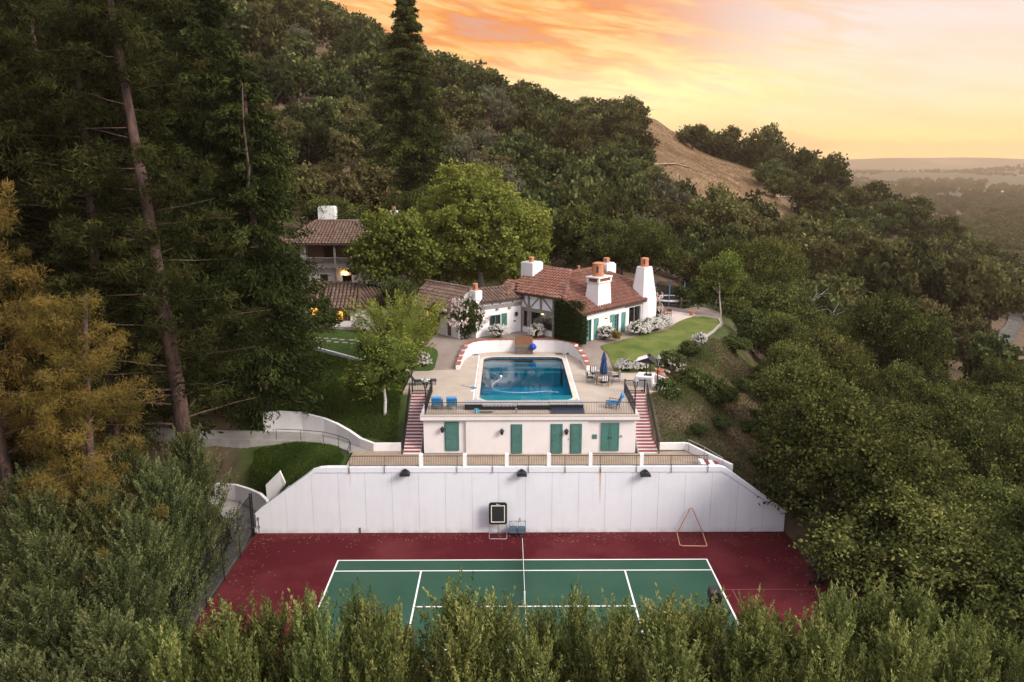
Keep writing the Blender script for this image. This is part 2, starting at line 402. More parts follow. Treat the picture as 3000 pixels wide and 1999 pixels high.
DECK_AREA = [(-9.2, 60.3), (12.2, 60.3), (12.6, 66.3), (8.4, 66.5), (6.2, 67.1), (5.9, 70.2), (5.3, 72.1), (4.4, 73.4), (3.4, 73.8), (-2.8, 73.8), (-4.0, 73.4), (-4.7, 72.5), (-5.1, 70.6), (-5.3, 67.2), (-7.45, 67.0), (-9.1, 66.6)]
def sstep(t):
    t = np.clip(t, 0, 1); return t * t * (3 - 2 * t)
def bumps(X, Y):
    return .35 * np.sin(X * .31 + 1.3 * np.sin(Y * .17)) * np.sin(Y * .27 + X * .11) + .15 * np.sin(X * .9 + 2) * np.sin(Y * .8 + .7 * X)
def terrain_z(X, Y, carve=True):
    X = np.asarray(X, float); Y = np.asarray(Y, float)
    z = tps(X, Y)
    far = sstep((np.hypot(X, Y - 70) - 30) / 80)
    z = z + bumps(X, Y) * (.25 + .9 * far) + far * 2.2 * np.sin(X * .045 + .9 * np.sin(Y * .03)) * np.sin(Y * .05 + .3)
    edge = sstep((np.maximum(np.abs(X) / 330., np.abs(Y - 260) / 330.) - .78) / .2)
    z = z * (1 - edge) + np.maximum(np.minimum(z, 60), -45) * edge
    c = .12 if carve else 0
    w = 1 - sstep(poly_sd(X, Y, PATH_LOW) / 1.4); z = z * (1 - w) + (.55 * sstep((Y - 47) / 6) - c) * w
    w = 1 - sstep(poly_sd(X, Y, PATH_UP) / 1.0); z = z * (1 - w) + (4.38 - c) * w
    w = 1 - sstep(poly_sd(X, Y, PAD_HOUSE) / 4.0); z = z * (1 - w) + (zg(Y) - c) * w
    back = Y > 50.95
    dt = poly_sd(X, Y, [(-12.3, 50.9), (13.0, 50.9), (13.0, 54.4), (-12.3, 54.4)])
    w = np.where(back, 1 - sstep(dt / 1.5), 0); z = z * (1 - w) + (4.38 - c) * w
    # the tennis wall holds the ground back: its raked ends give the highest the ground may be just behind it
    prof = np.interp(np.abs(X), [0, 13.5, 18.4, 23], [4.75, 4.75, 1.35, -1])
    lim = prof - .18 + np.maximum(Y - 51.2, 0) * .9
    z = np.where(back & (np.abs(X) < 19.2), np.minimum(z, lim), z)
    dc = poly_sd(X, Y, [(-18.6, 28.5), (18.6, 28.5), (18.6, 50.95), (-18.6, 50.95)])
    w = np.where(~back, 1 - sstep((dc - .3) / 2.5), 0); z = z * (1 - w) + (-.15) * w
    if carve:
        under = (X > -8.55) & (X < 9.95) & (Y > 54.3) & (Y < 60.5)
        z = np.where(under, np.minimum(z, 4.1), z)
        pool = (X > -3.6) & (X < 4.6) & (Y > 57.5) & (Y < 72.3)
        z = np.where(pool, 4.0, z)
        z = np.where(poly_sd(X, Y, DECK_AREA) < .25, np.minimum(z, 7.05), z)
    return z

def axis(breaks):
    out = []
    for a, b, st in breaks:
        n = max(1, int(round((b - a) / st))); out += list(np.linspace(a, b, n, endpoint=False))
    out.append(breaks[-1][1]); return np.array(out)

XS = axis([(-400, -160, 12), (-160, -60, 4), (-60, -28, 1.6), (-28, -18.6, .6), (-18.6, -8.55, .5), (-8.55, 9.95, .925), (9.95, 18.6, .5), (18.6, 30, .7), (30, 70, 2), (70, 160, 3), (160, 400, 10)])
YS = axis([(-60, 28, 5), (28, 50.93, 1.2), (50.93, 50.99, .06), (50.99, 54.3, .4), (54.3, 60.5, .5), (60.5, 76, .6), (76, 110, 1.6), (110, 300, 3), (300, 620, 10)])
GX, GY = np.meshgrid(XS, YS)
GZ = terrain_z(GX, GY)
nx, ny = len(XS), len(YS)
verts = np.c_[GX.ravel(), GY.ravel(), GZ.ravel()]
idx = np.arange(nx * ny).reshape(ny, nx)
quads = np.c_[idx[:-1, :-1].ravel(), idx[:-1, 1:].ravel(), idx[1:, 1:].ravel(), idx[1:, :-1].ravel()]

def np_mesh(name, verts, faces, mat=None, smooth=False, attrs=None):
    me = bpy.data.meshes.new(name)
    verts = np.asarray(verts, np.float32); faces = np.asarray(faces, np.int32)
    k = faces.shape[1]
    me.vertices.add(len(verts)); me.vertices.foreach_set('co', verts.ravel())
    me.loops.add(faces.size); me.loops.foreach_set('vertex_index', faces.ravel())
    me.polygons.add(len(faces))
    me.polygons.foreach_set('loop_start', np.arange(0, faces.size, k, dtype=np.int32))
    me.polygons.foreach_set('loop_total', np.full(len(faces), k, np.int32))
    me.update(calc_edges=True)
    for nm, vals in (attrs or {}).items():
        a = me.attributes.new(nm, 'FLOAT', 'POINT'); a.data.foreach_set('value', np.asarray(vals, np.float32))
    if smooth: me.polygons.foreach_set('use_smooth', np.ones(len(faces), bool))
    if mat: me.materials.append(mat)
    me.validate()
    return me

def ground_material():
    """Bare earth, dry grass and green bank: where each of them grows is stored per vertex."""
    m, nt = nodes('hillside_ground'); N, L = nt.nodes.new, nt.links.new
    out = N('ShaderNodeOutputMaterial'); p = N('ShaderNodeBsdfPrincipled'); L(p.outputs[0], out.inputs[0])
    p.inputs['Roughness'].default_value = .95; p.inputs['Specular IOR Level'].default_value = .1
    tc = N('ShaderNodeTexCoord')
    def noise(sc, det=7):
        n = N('ShaderNodeTexNoise'); n.inputs['Scale'].default_value = sc; n.inputs['Detail'].default_value = det; n.inputs['Roughness'].default_value = .65
        L(tc.outputs['Object'], n.inputs['Vector']); return n.outputs[0]
    def ramp(f, a, b, p0=.35, p1=.65):
        r = N('ShaderNodeValToRGB'); e = r.color_ramp.elements; e[0].position = p0; e[1].position = p1
        e[0].color = (*a, 1); e[1].color = (*b, 1); L(f, r.inputs[0]); return r.outputs[0]
    def mixc(f, a, b):
        n = N('ShaderNodeMix'); n.data_type = 'RGBA'; L(f, n.inputs[0]); L(a, n.inputs[6]); L(b, n.inputs[7]); return n.outputs[2]
    soil = ramp(noise(.5), (.085, .06, .04), (.15, .105, .068))
    dry = ramp(noise(.22), (.15, .095, .052), (.27, .18, .105))
    green = ramp(noise(.7), (.025, .046, .012), (.06, .088, .022))
    bare = ramp(noise(1.3), (.20, .125, .08), (.33, .22, .145))
    def at(n_):
        a = N('ShaderNodeAttribute'); a.attribute_name = n_; return a.outputs['Fac']
    c = mixc(at('dry'), soil, dry); c = mixc(at('green'), c, green); c = mixc(at('bare'), c, bare)
    L(c, p.inputs['Base Color'])
    b = N('ShaderNodeBump'); b.inputs['Strength'].default_value = .6; b.inputs['Distance'].default_value = .15
    L(noise(2.2), b.inputs['Height']); L(b.outputs[0], p.inputs['Normal'])
    return m

rs = np.random.RandomState(5)
def fbm(X, Y, sc):
    return (np.sin(X * sc + 1.7 * np.sin(Y * sc * .7)) + np.sin(Y * sc * 1.3 + 2.1 * np.sin(X * sc * .6 + 1)) + .6 * np.sin((X + Y) * sc * 2.3)) / 2.6
GRASS_PATCH = [(33, 200), (48, 192), (60, 190), (72, 190), (80, 197), (83, 215), (81, 240), (83, 262), (88, 284), (66, 296), (46, 304), (41, 280), (38, 250), (33, 222)]
gp = poly_sd(GX, GY, GRASS_PATCH)
a_dry = 1 - sstep((gp + 1) / 6)
a_dry = np.maximum(a_dry, sstep((GZ - 34) / 25) * (.5 + .4 * fbm(GX, GY, .06)) * (GX < 20))
bankL = (1 - sstep((poly_sd(GX, GY, [(-9, 54), (-9.3, 66), (-14, 69), (-19.5, 72), (-21.5, 66), (-21, 60), (-19, 51.5), (-13, 51.5)])) / 2.0))
bankR = (1 - sstep((poly_sd(GX, GY, [(10.2, 54), (10.2, 60), (12.6, 66), (18, 74), (21.5, 80), (25, 80), (21, 70), (18, 62), (16.5, 56), (15, 53)])) / 1.5)) * sstep(.35 + .9 * fbm(GX, GY, .5))
a_green = np.clip(bankL * .95 + bankR * .75 + (1 - sstep(poly_sd(GX, GY, PAD_HOUSE) / 3)) * .8, 0, 1)
a_green = np.maximum(a_green, .85 * sstep((GX - 170) / 50) * sstep(.75 + .6 * fbm(GX, GY, .02)))
a_bare = (1 - sstep(poly_sd(GX, GY, [(16.2, 60), (18.5, 66), (20.5, 68), (22, 66), (20, 60), (19, 55), (17, 55.5)]) / 1.2)) * sstep(.6 + .7 * fbm(GX + 4, GY, .8))
terr = link('hillside_terrain', np_mesh('hillside_terrain', verts, quads, ground_material(), True, {'dry': a_dry.ravel(), 'green': a_green.ravel(), 'bare': a_bare.ravel()}))
tag(terr, kind='structure')

# valley floor out to the horizon and the far hills
def valley_material():
    m, nt = nodes('valley_fields'); N, L = nt.nodes.new, nt.links.new
    out = N('ShaderNodeOutputMaterial'); p = N('ShaderNodeBsdfPrincipled'); L(p.outputs[0], out.inputs[0]); p.inputs['Roughness'].default_value = .95
    tc = N('ShaderNodeTexCoord')
    mp = N('ShaderNodeMapping'); mp.inputs['Scale'].default_value = (.0035, .0021, 0); mp.inputs['Rotation'].default_value = (0, 0, .25); L(tc.outputs['Object'], mp.inputs[0])
    v = N('ShaderNodeTexVoronoi'); v.inputs['Scale'].default_value = 1.0; L(mp.outputs[0], v.inputs['Vector'])
    sp = N('ShaderNodeSeparateColor'); L(v.outputs['Color'], sp.inputs[0])
    r = N('ShaderNodeValToRGB'); e = r.color_ramp.elements; r.color_ramp.interpolation = 'CONSTANT'
    e[0].color = (.05, .052, .024, 1); e[1].position = .88; e[1].color = (.19, .15, .095, 1)
    for q, cc in ((.25, (.075, .066, .034)), (.45, (.04, .048, .022)), (.7, (.11, .088, .055))):
        x = e.new(q); x.color = (*cc, 1)
    L(sp.outputs[0], r.inputs[0])
    n = N('ShaderNodeTexNoise'); n.inputs['Scale'].default_value = .03; n.inputs['Detail'].default_value = 6; L(tc.outputs['Object'], n.inputs['Vector'])
    mx = N('ShaderNodeMix'); mx.data_type = 'RGBA'; mx.blend_type = 'MULTIPLY'; mx.inputs[0].default_value = .6
    L(r.outputs[0], mx.inputs[6]); L(n.outputs['Color'], mx.inputs[7])
    L(mx.outputs[2], p.inputs['Base Color']); return m
vx = axis([(-7000, -1000, 1000), (-1000, 5000, 100), (5000, 7000, 500)])
vy = axis([(-1500, 200, 300), (200, 4000, 80), (4000, 7400, 150)])
VX, VY = np.meshgrid(vx, vy)
def valley_z(X, Y):
    z = -47.5 + 2.5 * np.sin(X * .004 + 1) * np.sin(Y * .003)
    near = sstep((Y - 1200) / 800)
    h = 1 - sstep(np.abs(Y - 2900 - .1 * X) / 700); z = z + h * near * (22 + 18 * np.sin(X * .0032 + .5) + 9 * np.sin(X * .0085 + 1.5)) * sstep((X - 300) / 1200)
    m_ = 1 - sstep(np.abs(Y - 6300) / 900)
    z = z + m_ * (78 + 16 * np.sin(X * .0013 + .4) + 9 * np.sin(X * .0036 + 2) + 3 * np.sin(X * .009))
    return z
VZ = valley_z(VX, VY)
inner = (np.abs(VX) < 380) & (VY < 600)
VZ = np.where(inner, -60, VZ)
iv = np.arange(VX.size).reshape(VX.shape)
vq = np.c_[iv[:-1, :-1].ravel(), iv[:-1, 1:].ravel(), iv[1:, 1:].ravel(), iv[1:, :-1].ravel()]
tag(link('valley_floor', np_mesh('valley_floor', np.c_[VX.ravel(), VY.ravel(), VZ.ravel()], vq, valley_material(), True)), kind='structure')

# ------------------------------------------------------------------ flat sheets
def sheet(name, poly, zf, mat, holes=(), skirt=0.0, lines=(), parent=None, step=.6):
    """polygon (with holes) laid on height function zf, cut along lines Y=const, with a skirt down"""
    bm = bmesh.new(); edges = []
    def loop(pl):
        pts = []
        for i in range(len(pl)):
            a = Vector(pl[i]); b = Vector(pl[(i + 1) % len(pl)]); n = max(1, int((b - a).length / step))
            pts += [a.lerp(b, k / n) for k in range(n)]
        vs = [bm.verts.new((p.x, p.y, 0)) for p in pts]
        return [bm.edges.new((vs[i], vs[(i + 1) % len(vs)])) for i in range(len(vs))]
    edges += loop(poly)
    for h in holes: edges += loop(h)
    bmesh.ops.triangle_fill(bm, edges=edges, use_beauty=True)
    for yl in lines:
        bmesh.ops.bisect_plane(bm, geom=bm.verts[:] + bm.edges[:] + bm.faces[:], plane_co=(0, yl, 0), plane_no=(0, 1, 0))
    for v in bm.verts: v.co.z = float(zf(v.co.x, v.co.y))
    for f in bm.faces:
        if f.normal.z < 0: f.normal_flip()
    if skirt:
        be = [e for e in bm.edges if len(e.link_faces) == 1]
        ret = bmesh.ops.extrude_edge_only(bm, edges=be)
        for v in [g for g in ret['geom'] if isinstance(g, bmesh.types.BMVert)]: v.co.z -= skirt
    bmesh.ops.recalc_face_normals(bm, faces=bm.faces)
    me = bpy.data.meshes.new(name); bm.to_mesh(me); bm.free(); me.materials.append(mat)
    return link(name, me, parent)

def smooth_poly(pts, k=4):
    out = []; n = len(pts)
    for i in range(n):
        p0, p1, p2, p3 = [Vector(pts[(i + j - 1) % n]) for j in range(4)]
        for t in [q / k for q in range(k)]:
            out.append(tuple(.5 * ((2 * p1) + (-p0 + p2) * t + (2 * p0 - 5 * p1 + 4 * p2 - p3) * t * t + (-p0 + 3 * p1 - 3 * p2 + p3) * t ** 3)))
    return out
def rrect(x0, x1, y0, y1, r, n=6):
    out = []
    for cx, cy, a0 in ((x1 - r, y1 - r, 0), (x0 + r, y1 - r, 90), (x0 + r, y0 + r, 180), (x1 - r, y0 + r, 270)):
        out += [(cx + r * math.cos(R(a0 + 90 * i / n)), cy + r * math.sin(R(a0 + 90 * i / n))) for i in range(n + 1)]
    return out

# tennis court: red pad, green play area, white lines (each a sheet 4 mm above the other)
COURT_RED = M('red_court_coating', (.072, .0095, .0135), .95, (.135, .030, .033), .17, .15, 150, contrast=(.45, .78), spec=.05)
COURT_GRN = M('green_court_coating', (.027, .070, .046), .95, (.038, .082, .056), .25, .12, 150, spec=.05)
LINE = M('white_line_paint', (.75, .75, .72), .8)
FAINT = M('worn_blended_line', (.22, .06, .075), .9)
court = link('court_pad', MB().box(-18.35, 18.3, 29.5, 50.76, -.35, 0).mesh('court_pad', COURT_RED)); tag(court, kind='structure')
g = MB().add([(-11.9, 35.9, .004), (11.9, 35.9, .004), (11.9, 46.9, .004), (-11.9, 46.9, .004)], [(0, 1, 2, 3)])
g.build('court_green', COURT_GRN, court)
def line(x0, x1, y0, y1, z=.008, mat=LINE, name='court_line'):
    MB().add([(x0, y0, z), (x1, y0, z), (x1, y1, z), (x0, y1, z)], [(0, 1, 2, 3)]).build(name, mat, court)
yf, yn, w = 46.89, 35.92, .05
line(-11.935, 11.935, yf - w, yf + w); line(-11.935, 11.935, yn - w, yn + w)
line(-11.935, 11.935, yf - 1.372 - w, yf - 1.372 + w, .012); line(-11.935, 11.935, yn + 1.372 - w, yn + 1.372 + w, .012)
for x in (-11.885, 11.885): line(x - w, x + w, yn, yf, .016)
for x in (-6.4, 6.4): line(x - w, x + w, yn + 1.372, yf - 1.372, .016)
line(-6.4, 6.4, yf - 5.485 - w, yf - 5.485 + w, .020)
for y in (43.18, 39.6): line(12.1, 17.5, y - .025, y + .025, .006, FAINT, 'worn_line')
line(12.5, 12.55, 38.0, 43.18, .010, FAINT, 'worn_line')

# dry leaves blown along the wall foot and the court edges
def litter():
    r = np.random.RandomState(8); n = 900; k = r.uniform(0, 1, n)
    x = np.where(k < .6, r.uniform(-18, 17.8, n), np.where(k < .8, -18.1 + np.abs(r.normal(size=n)) * 1.2, 17.9 - np.abs(r.normal(size=n)) * 1.6)); y = np.where(k < .6, 50.6 - np.abs(r.normal(size=n)) * .9, r.uniform(31, 50.5, n))
    mb = MB()
    for a, b in zip(x, y):
        t = r.uniform(0, 6.28); l = r.uniform(.03, .09); c_, s_ = math.cos(t) * l, math.sin(t) * l
        mb.add([(a - c_, b - s_, .022), (a + s_ * .5, b - c_ * .5, .04), (a + c_, b + s_, .022), (a - s_ * .5, b + c_ * .5, .03)], [(0, 1, 2, 3)])
    return tag(mb.build('leaf_litter', M('dry_leaf', (.22, .14, .07), .9, (.12, .07, .04), 3)), 'dry leaves scattered along the court edges', None, None, 'stuff')
litter()
# lower terrace paving and the pool deck, house terrace, lawns, paths
flat = lambda h: (lambda x, y: h)
TERR_PAVE = M('dirt_tan_paving', (.36, .275, .20), .9, (.27, .205, .15), .9, .2, 60)
tag(sheet('lower_terrace', [(-12.2, 51.08), (13.0, 51.08), (13.0, 54.9), (9.97, 54.9), (9.97, 54.34), (-8.57, 54.34), (-8.57, 55.0), (-12.2, 55.0)], flat(4.4), TERR_PAVE, skirt=1.0), kind='structure')
zgf = lambda x, y: float(zg(y))
POOL = rrect(-3.12, 4.1, 58.05, 71.68, 1.0)
DECK = [(-6.95, 54.5), (8.28, 54.5), (8.28, 60.3), (9.97, 60.3), (12.3, 60.3), (13.0, 66.4), (12.6, 66.9), (17, 72.9), (24, 88), (22, 92), (-29, 92), (-25, 77), (-19.0, 72.4), (-13.9, 69.1), (-9.2, 66.5), (-9.3, 60.3), (-6.95, 60.3)]
deck = sheet('pool_deck', [(-6.95, 54.5), (8.28, 54.5), (8.28, 60.32), (12.2, 60.32), (12.6, 66.3), (8.4, 66.5), (6.3, 67.2), (6.0, 70.2), (5.4, 72.1), (4.5, 73.4), (3.4, 73.9), (-2.8, 73.9), (-4.0, 73.5), (-4.8, 72.5), (-5.2, 70.6), (-5.4, 67.2), (-7.45, 67.0), (-9.1, 66.6), (-9.2, 60.32), (-6.95, 60.32)], flat(7.25), CONC, [POOL], skirt=.5)
tag(deck, kind='structure')
up = sheet('house_terrace', [(-25, 77), (-19.2, 72.6), (-13.9, 69.2), (-9.0, 66.75), (-5.5, 67.0), (-5.3, 70.6), (-5.0, 72.5), (-4.2, 73.7), (-2.8, 74.2), (3.5, 74.2), (4.7, 73.7), (5.6, 72.3), (6.15, 70.3), (6.4, 66.9), (12.4, 66.5), (17, 72.9), (21.6, 81.2), (23, 88), (20, 96), (-26, 96)],
           lambda x, y: zgf(x, y) - .02, PATIO, skirt=.4, lines=(67.0, 74.0))
tag(up, kind='structure')
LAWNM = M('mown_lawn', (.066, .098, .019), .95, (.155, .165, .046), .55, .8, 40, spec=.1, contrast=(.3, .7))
LAWND = M('shaded_lawn', (.035, .065, .015), .95, (.06, .095, .022), 1.1, .6, 60, spec=.1, contrast=(.25, .75))  # darker copy of the lawn colour with shade painted in
LR = smooth_poly([(8.5, 66.2), (8.3, 68.1), (8.25, 70.4), (7.76, 72.3), (8.8, 73.1), (9.95, 73.85), (12.2, 75.9), (15.2, 78.5), (17.2, 82.4), (19.2, 84.9), (20.4, 85), (21.8, 83.5), (21.2, 81.1), (18.2, 75.2), (17, 72.7), (15.3, 69.9), (12.5, 67.1), (10.4, 66.1)], 3)
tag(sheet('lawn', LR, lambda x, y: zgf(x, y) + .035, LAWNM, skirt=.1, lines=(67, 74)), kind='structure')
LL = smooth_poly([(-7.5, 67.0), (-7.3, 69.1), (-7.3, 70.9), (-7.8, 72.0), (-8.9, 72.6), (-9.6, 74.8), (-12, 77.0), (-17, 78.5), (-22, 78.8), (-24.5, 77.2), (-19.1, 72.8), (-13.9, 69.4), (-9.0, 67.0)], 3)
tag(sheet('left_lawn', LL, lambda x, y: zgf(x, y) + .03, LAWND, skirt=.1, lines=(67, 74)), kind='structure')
tag(sheet('back_patio', [(15.2, 79.6), (17.4, 82.9), (19.3, 85.3), (19.8, 86.2), (17.5, 88.5), (14.5, 85)], lambda x, y: 8.41, M('pale_patio', (.55, .46, .40), .9, (.47, .39, .34), 1, .1, 60), skirt=.1), kind='structure')
tag(sheet('upper_path', PATH_UP[:13] + [(-13.5, 55.8), (-12.5, 54.9), (-12.25, 55.02), (-8.6, 55.02)], flat(4.41), GREYC, skirt=.3), kind='structure')
tag(sheet('lower_path', PATH_LOW, lambda x, y: float(.55 * sstep((y - 47) / 6)) + .02, GREYC, skirt=.3), kind='structure')
# gravel road seen at the right edge
RD = [(78, 128), (86.5, 134), (92, 144), (100, 156), (109, 168), (119, 184), (122, 198), (128, 215)]
def road():
    mb = MB(); n = 10; pts = []
    for i in range(len(RD) - 1):
        for k in range(n): pts.append(Vector(RD[i]).lerp(Vector(RD[i + 1]), k / n))
    vs = []
    for i, p in enumerate(pts):
        d = (pts[min(i + 1, len(pts) - 1)] - pts[max(i - 1, 0)]).normalized(); nrm = Vector((-d.y, d.x))
        for s_ in (-1.4, -.7, .7, 1.4):
            q = p + nrm * s_; vs.append((q.x, q.y, float(max(terrain_z(q.x, q.y), terrain_z(p.x, p.y))) + .25))
    fs = [(4 * i + j, 4 * i + j + 1, 4 * i + j + 5, 4 * i + j + 4) for i in range(len(pts) - 1) for j in range(3)]
    mb.add(vs, fs); return mb.build('gravel_road', M('gravel', (.125, .112, .10), .95, (.075, .07, .066), 1.5, .3, 20))
tag(road(), kind='structure')
def track():
    TP = smooth_poly([(42, 230), (50, 235.5), (60, 240), (70, 244), (78, 247), (86, 249)], 6)[:-7]
    vs = []
    for x_, y_ in TP:
        for dy in (-1.0, 0, 1.0): vs.append((x_, y_ + dy, float(terrain_z(np.array([x_]), np.array([y_]))[0]) + .25 + .15 * dy))
    n_ = len(TP); return MB().add(vs, [(3 * i + j, 3 * i + j + 3, 3 * i + j + 4, 3 * i + j + 1) for i in range(n_ - 1) for j in (0, 1)]).build('dirt_track', M('pale_dirt', (.34, .25, .17), .95, (.27, .19, .12), .5, .3, 8))
tag(track(), kind='structure')
# ------------------------------------------------------------------ roofs of barrel tiles
def tile_mesh(name, mat, w0=.175, w1=.14, ln=.58, n=5, h=.95):
    mb = MB(); vs = []
    for y, r in ((0, w0), (ln, w1)):
        for i in range(n + 1):
            a = math.pi * i / n; vs.append((-r * math.cos(a), y, r * h * math.sin(a) + (.035 if y == 0 else 0)))
    fs = [(i, i + 1, n + 2 + i, n + 1 + i) for i in range(n)] + [tuple(range(n, -1, -1))]
    return mb.add(vs, fs).mesh(name, mat)
TILE_ME = tile_mesh('roof_tile', TILE); TILEB_ME = tile_mesh('roof_tile_weathered', TILEB)
CAP_ME = tile_mesh('ridge_tile', TILE, .20, .17, .5, 6, .9); CAPB_ME = tile_mesh('ridge_tile_weathered', TILEB, .20, .17, .5, 6, .9)
rt = random.Random(11)

def plane_z(pts):
    (x0, y0, z0), (x1, y1, z1), (x2, y2, z2) = pts
    A = np.array([[x0, y0, 1], [x1, y1, 1], [x2, y2, 1]], float); a, b, c = np.linalg.solve(A, [z0, z1, z2])
    return lambda x, y: a * x + b * y + c, (a, b)

def roof_plane(mbu, tiles, poly, pts, pitch=.39, row=.50, me=None, off=0.0, thick=.12):
    """underlay slab into mbu, tile matrices into tiles; tiles run up the plane's own fall line"""
    zf, (a, b) = plane_z(pts)
    mbu.slab([(x, y, zf(x, y) - thick) for x, y in poly], (0, 0, thick))
    g = Vector((a, b)); s = g.normalized(); e = Vector((s.y, -s.x))            # up-slope and along the eave, in plan
    up3 = Vector((s.x, s.y, g.length)).normalized(); e3 = Vector((e.x, e.y, 0)); n3 = e3.cross(up3)
    c = Vector(poly[0]); us = [(Vector(p) - c).dot(e) for p in poly]; vs = [(Vector(p) - c).dot(s) for p in poly]
    hs = row * up3.xy.length
    P = np.array(poly)
    v = min(vs) + .02; r = 0
    while v < max(vs):
        u = min(us) + off
        while u < max(us):
            q = c + e * u + s * (v + .16)
            if poly_sd(np.array([q.x]), np.array([q.y]), poly)[0] < .02:
                p = c + e * (u + rt.uniform(-.015, .015)) + s * (v + rt.uniform(-.03, .03))
                m = Matrix((e3, up3, n3)).transposed().to_4x4()
                m.translation = (p.x, p.y, zf(p.x, p.y) + .012 + rt.uniform(0, .012))
                tiles.append((m @ Matrix.Rotation(rt.uniform(-.035, .035), 4, 'Z'), me or TILE_ME))
            u += pitch
        v += hs; r += 1

def ridge_line(tiles, p, q, me=None, lift=.05):
    p, q = Vector(p), Vector(q); d = (q - p); n = max(1, int(d.length / .4)); d.normalize()
    e = d.cross(Vector((0, 0, 1))).normalized(); nrm = e.cross(d)
    for i in range(n):
        m = Matrix((e, d, nrm)).transposed().to_4x4(); m.translation = p + (q - p) * (i / n) + nrm * (lift + rt.uniform(0, .015))
        tiles.append((m @ Matrix.Rotation(rt.uniform(-.03, .03), 4, 'Z'), me or CAP_ME))

def lay_tiles(roof, tiles, singles=300):
    """the tiles nearest the camera one by one, the rest as one part"""
    W = roof.parent.matrix_basis if roof.parent else Matrix.Identity(4)
    cl = cam.location
    tiles = sorted(tiles, key=lambda t: ((W @ t[0].translation) - cl).length)
    for m, me in tiles[:singles]:
        o = bpy.data.objects.new('roof_tile' if me in (TILE_ME, TILEB_ME) else 'ridge_tile', me); COL.objects.link(o); o.parent = roof; o.matrix_basis = m
    rest = tiles[singles:]
    if rest:
        mb = MB()
        for m, me in rest:
            mb.M = m; mb.add([v.co for v in me.vertices], [tuple(p.vertices) for p in me.polygons])
        tag(mb.build('roof_tiles', rest[0][1].materials[0], roof), kind='stuff')

def wall_open(mb, L, H, openings, t=.3, frame=lambda u, d, z: (u, d, z), htop=None):
    """wall L long and H high with rectangular openings (u0,u1,z0,z1); boxes between them. frame maps (along, depth, z)"""
    us = sorted({0, L, *[o[0] for o in openings], *[o[1] for o in openings]}); zs = sorted({0, H, *[o[2] for o in openings], *[o[3] for o in openings]})
    for i in range(len(us) - 1):
        j = 0
        while j < len(zs) - 1:
            um = (us[i] + us[i + 1]) / 2
            def solid(j): return not any(o[0] < um < o[1] and o[2] < (zs[j] + zs[j + 1]) / 2 < o[3] for o in openings)
            if solid(j):
                k = j
                while k + 1 < len(zs) - 1 and solid(k + 1): k += 1
                c = [(us[i], us[i + 1])[a] for a in (0, 1)]
                v = [frame(u, d, z) for z in (zs[j], zs[k + 1]) for u, d in ((c[0], 0), (c[1], 0), (c[1], t), (c[0], t))]
                mb.add(v, [(3, 2, 1, 0), (4, 5, 6, 7), (0, 1, 5, 4), (1, 2, 6, 5), (2, 3, 7, 6), (3, 0, 4, 7)])
                j = k + 1
            else: j += 1

def chimney_pot(parent, c, r, h, slots=4, a0=.5):
    x, y, z = c
    p = MB().lathe([(r * 1.05, 0), (r * .95, h * .06), (r * .95, h * .14), (r, h * .16), (r, h * .85), (r * 1.04, h * .87), (r * 1.04, h * .9), (r * .5, h * .98), (r * .05, h)], c, 16).build('chimney_pot', POT, parent)
    mb = MB()
    for i in range(slots):
        a = a0 + 2 * math.pi * i / slots; q = Vector((math.cos(a), math.sin(a), 0)); e = Vector((-q.y, q.x, 0))
        o = Vector(c) + q * r * .97; w = r * .17
        mb.slab([o - e * w + Vector((0, 0, h * .28)), o + e * w + Vector((0, 0, h * .28)), o + e * w + Vector((0, 0, h * .74)), o - e * w + Vector((0, 0, h * .74))], q * r * .05)
    mb.build('vent_slot', UNDER, parent)
    return p

def shutter(parent, M4, w, h, mat):
    """boarded shutter in the plane x (along) z (up), front towards -y"""
    nb = 3
    for i in range(nb):
        mb = MB(M4); mb.box(w * i / nb + .006, w * (i + 1) / nb - .006, -.045, 0, 0, h)
        o = mb.build('shutter_board', mat, parent)
    mb = MB(M4)
    for z in (.12, h - .24): mb.box(.02, w - .02, -.07, -.046, z, z + .12)
    mb.bar((.08, -.058, .26), (w - .08, -.058, h - .26), .022, .1, up=(0, 1, 0))
    mb.build('shutter_brace', mat, parent)

def louvre_door(parent, w, h, mat, M4):
    d = MB(M4).box(0, w, -.05, 0, 0, h).build('door', mat, parent)
    fr = MB(M4)
    for a in ((0, .09), (w - .09, w)): fr.box(a[0], a[1], -.075, -.05, 0, h)
    for a in ((0, .14), (h * .40, h * .47), (h - .1, h)): fr.box(.09, w - .09, -.075, -.05, *a)
    fr.build('door_rail', mat, d)
    lv = MB(M4)
    for z0, z1 in ((.16, h * .38), (h * .68, h - .12)):
        n = int((z1 - z0) / .055)
        for i in range(n):
            z = z0 + (z1 - z0) * (i + .5) / n
            lv.slab([(.10, -.05, z + .02), (w - .10, -.05, z + .02), (w - .10, -.07, z - .015), (.10, -.07, z - .015)], (0, 0, .012))
    tag(lv.build('louvre_slats', mat, d), kind='stuff')
    MB(M4).box(.17, w - .17, -.062, -.05, h * .50, h * .66).build('door_panel', mat, d)
    MB(M4).ball((.07, -.11, h * .45), .035).bar((.07, -.05, h * .45), (.07, -.11, h * .45), .02).build('door_knob', BLACKM, d)
    fj = MB(M4); fj.box(-.06, 0, -.03, .05, 0, h + .06); fj.box(w, w + .06, -.03, .05, 0, h + .06); fj.box(0, w, -.03, .05, h, h + .06)
    fj.build('door_frame', mat, d)
    return d

# ------------------------------------------------------------------ main house (local x along its right front, y along its left front)
HZ = 8.35
house = thing('main_house', 'white stucco house with half timbered wall, red tile roof and teal shutters behind the pool', 'house', (6.04, 72.7, HZ), R(46.8))
UF = lambda u, d, z: (d, u, z)         # left front: along y, depth into +x
w = MB()
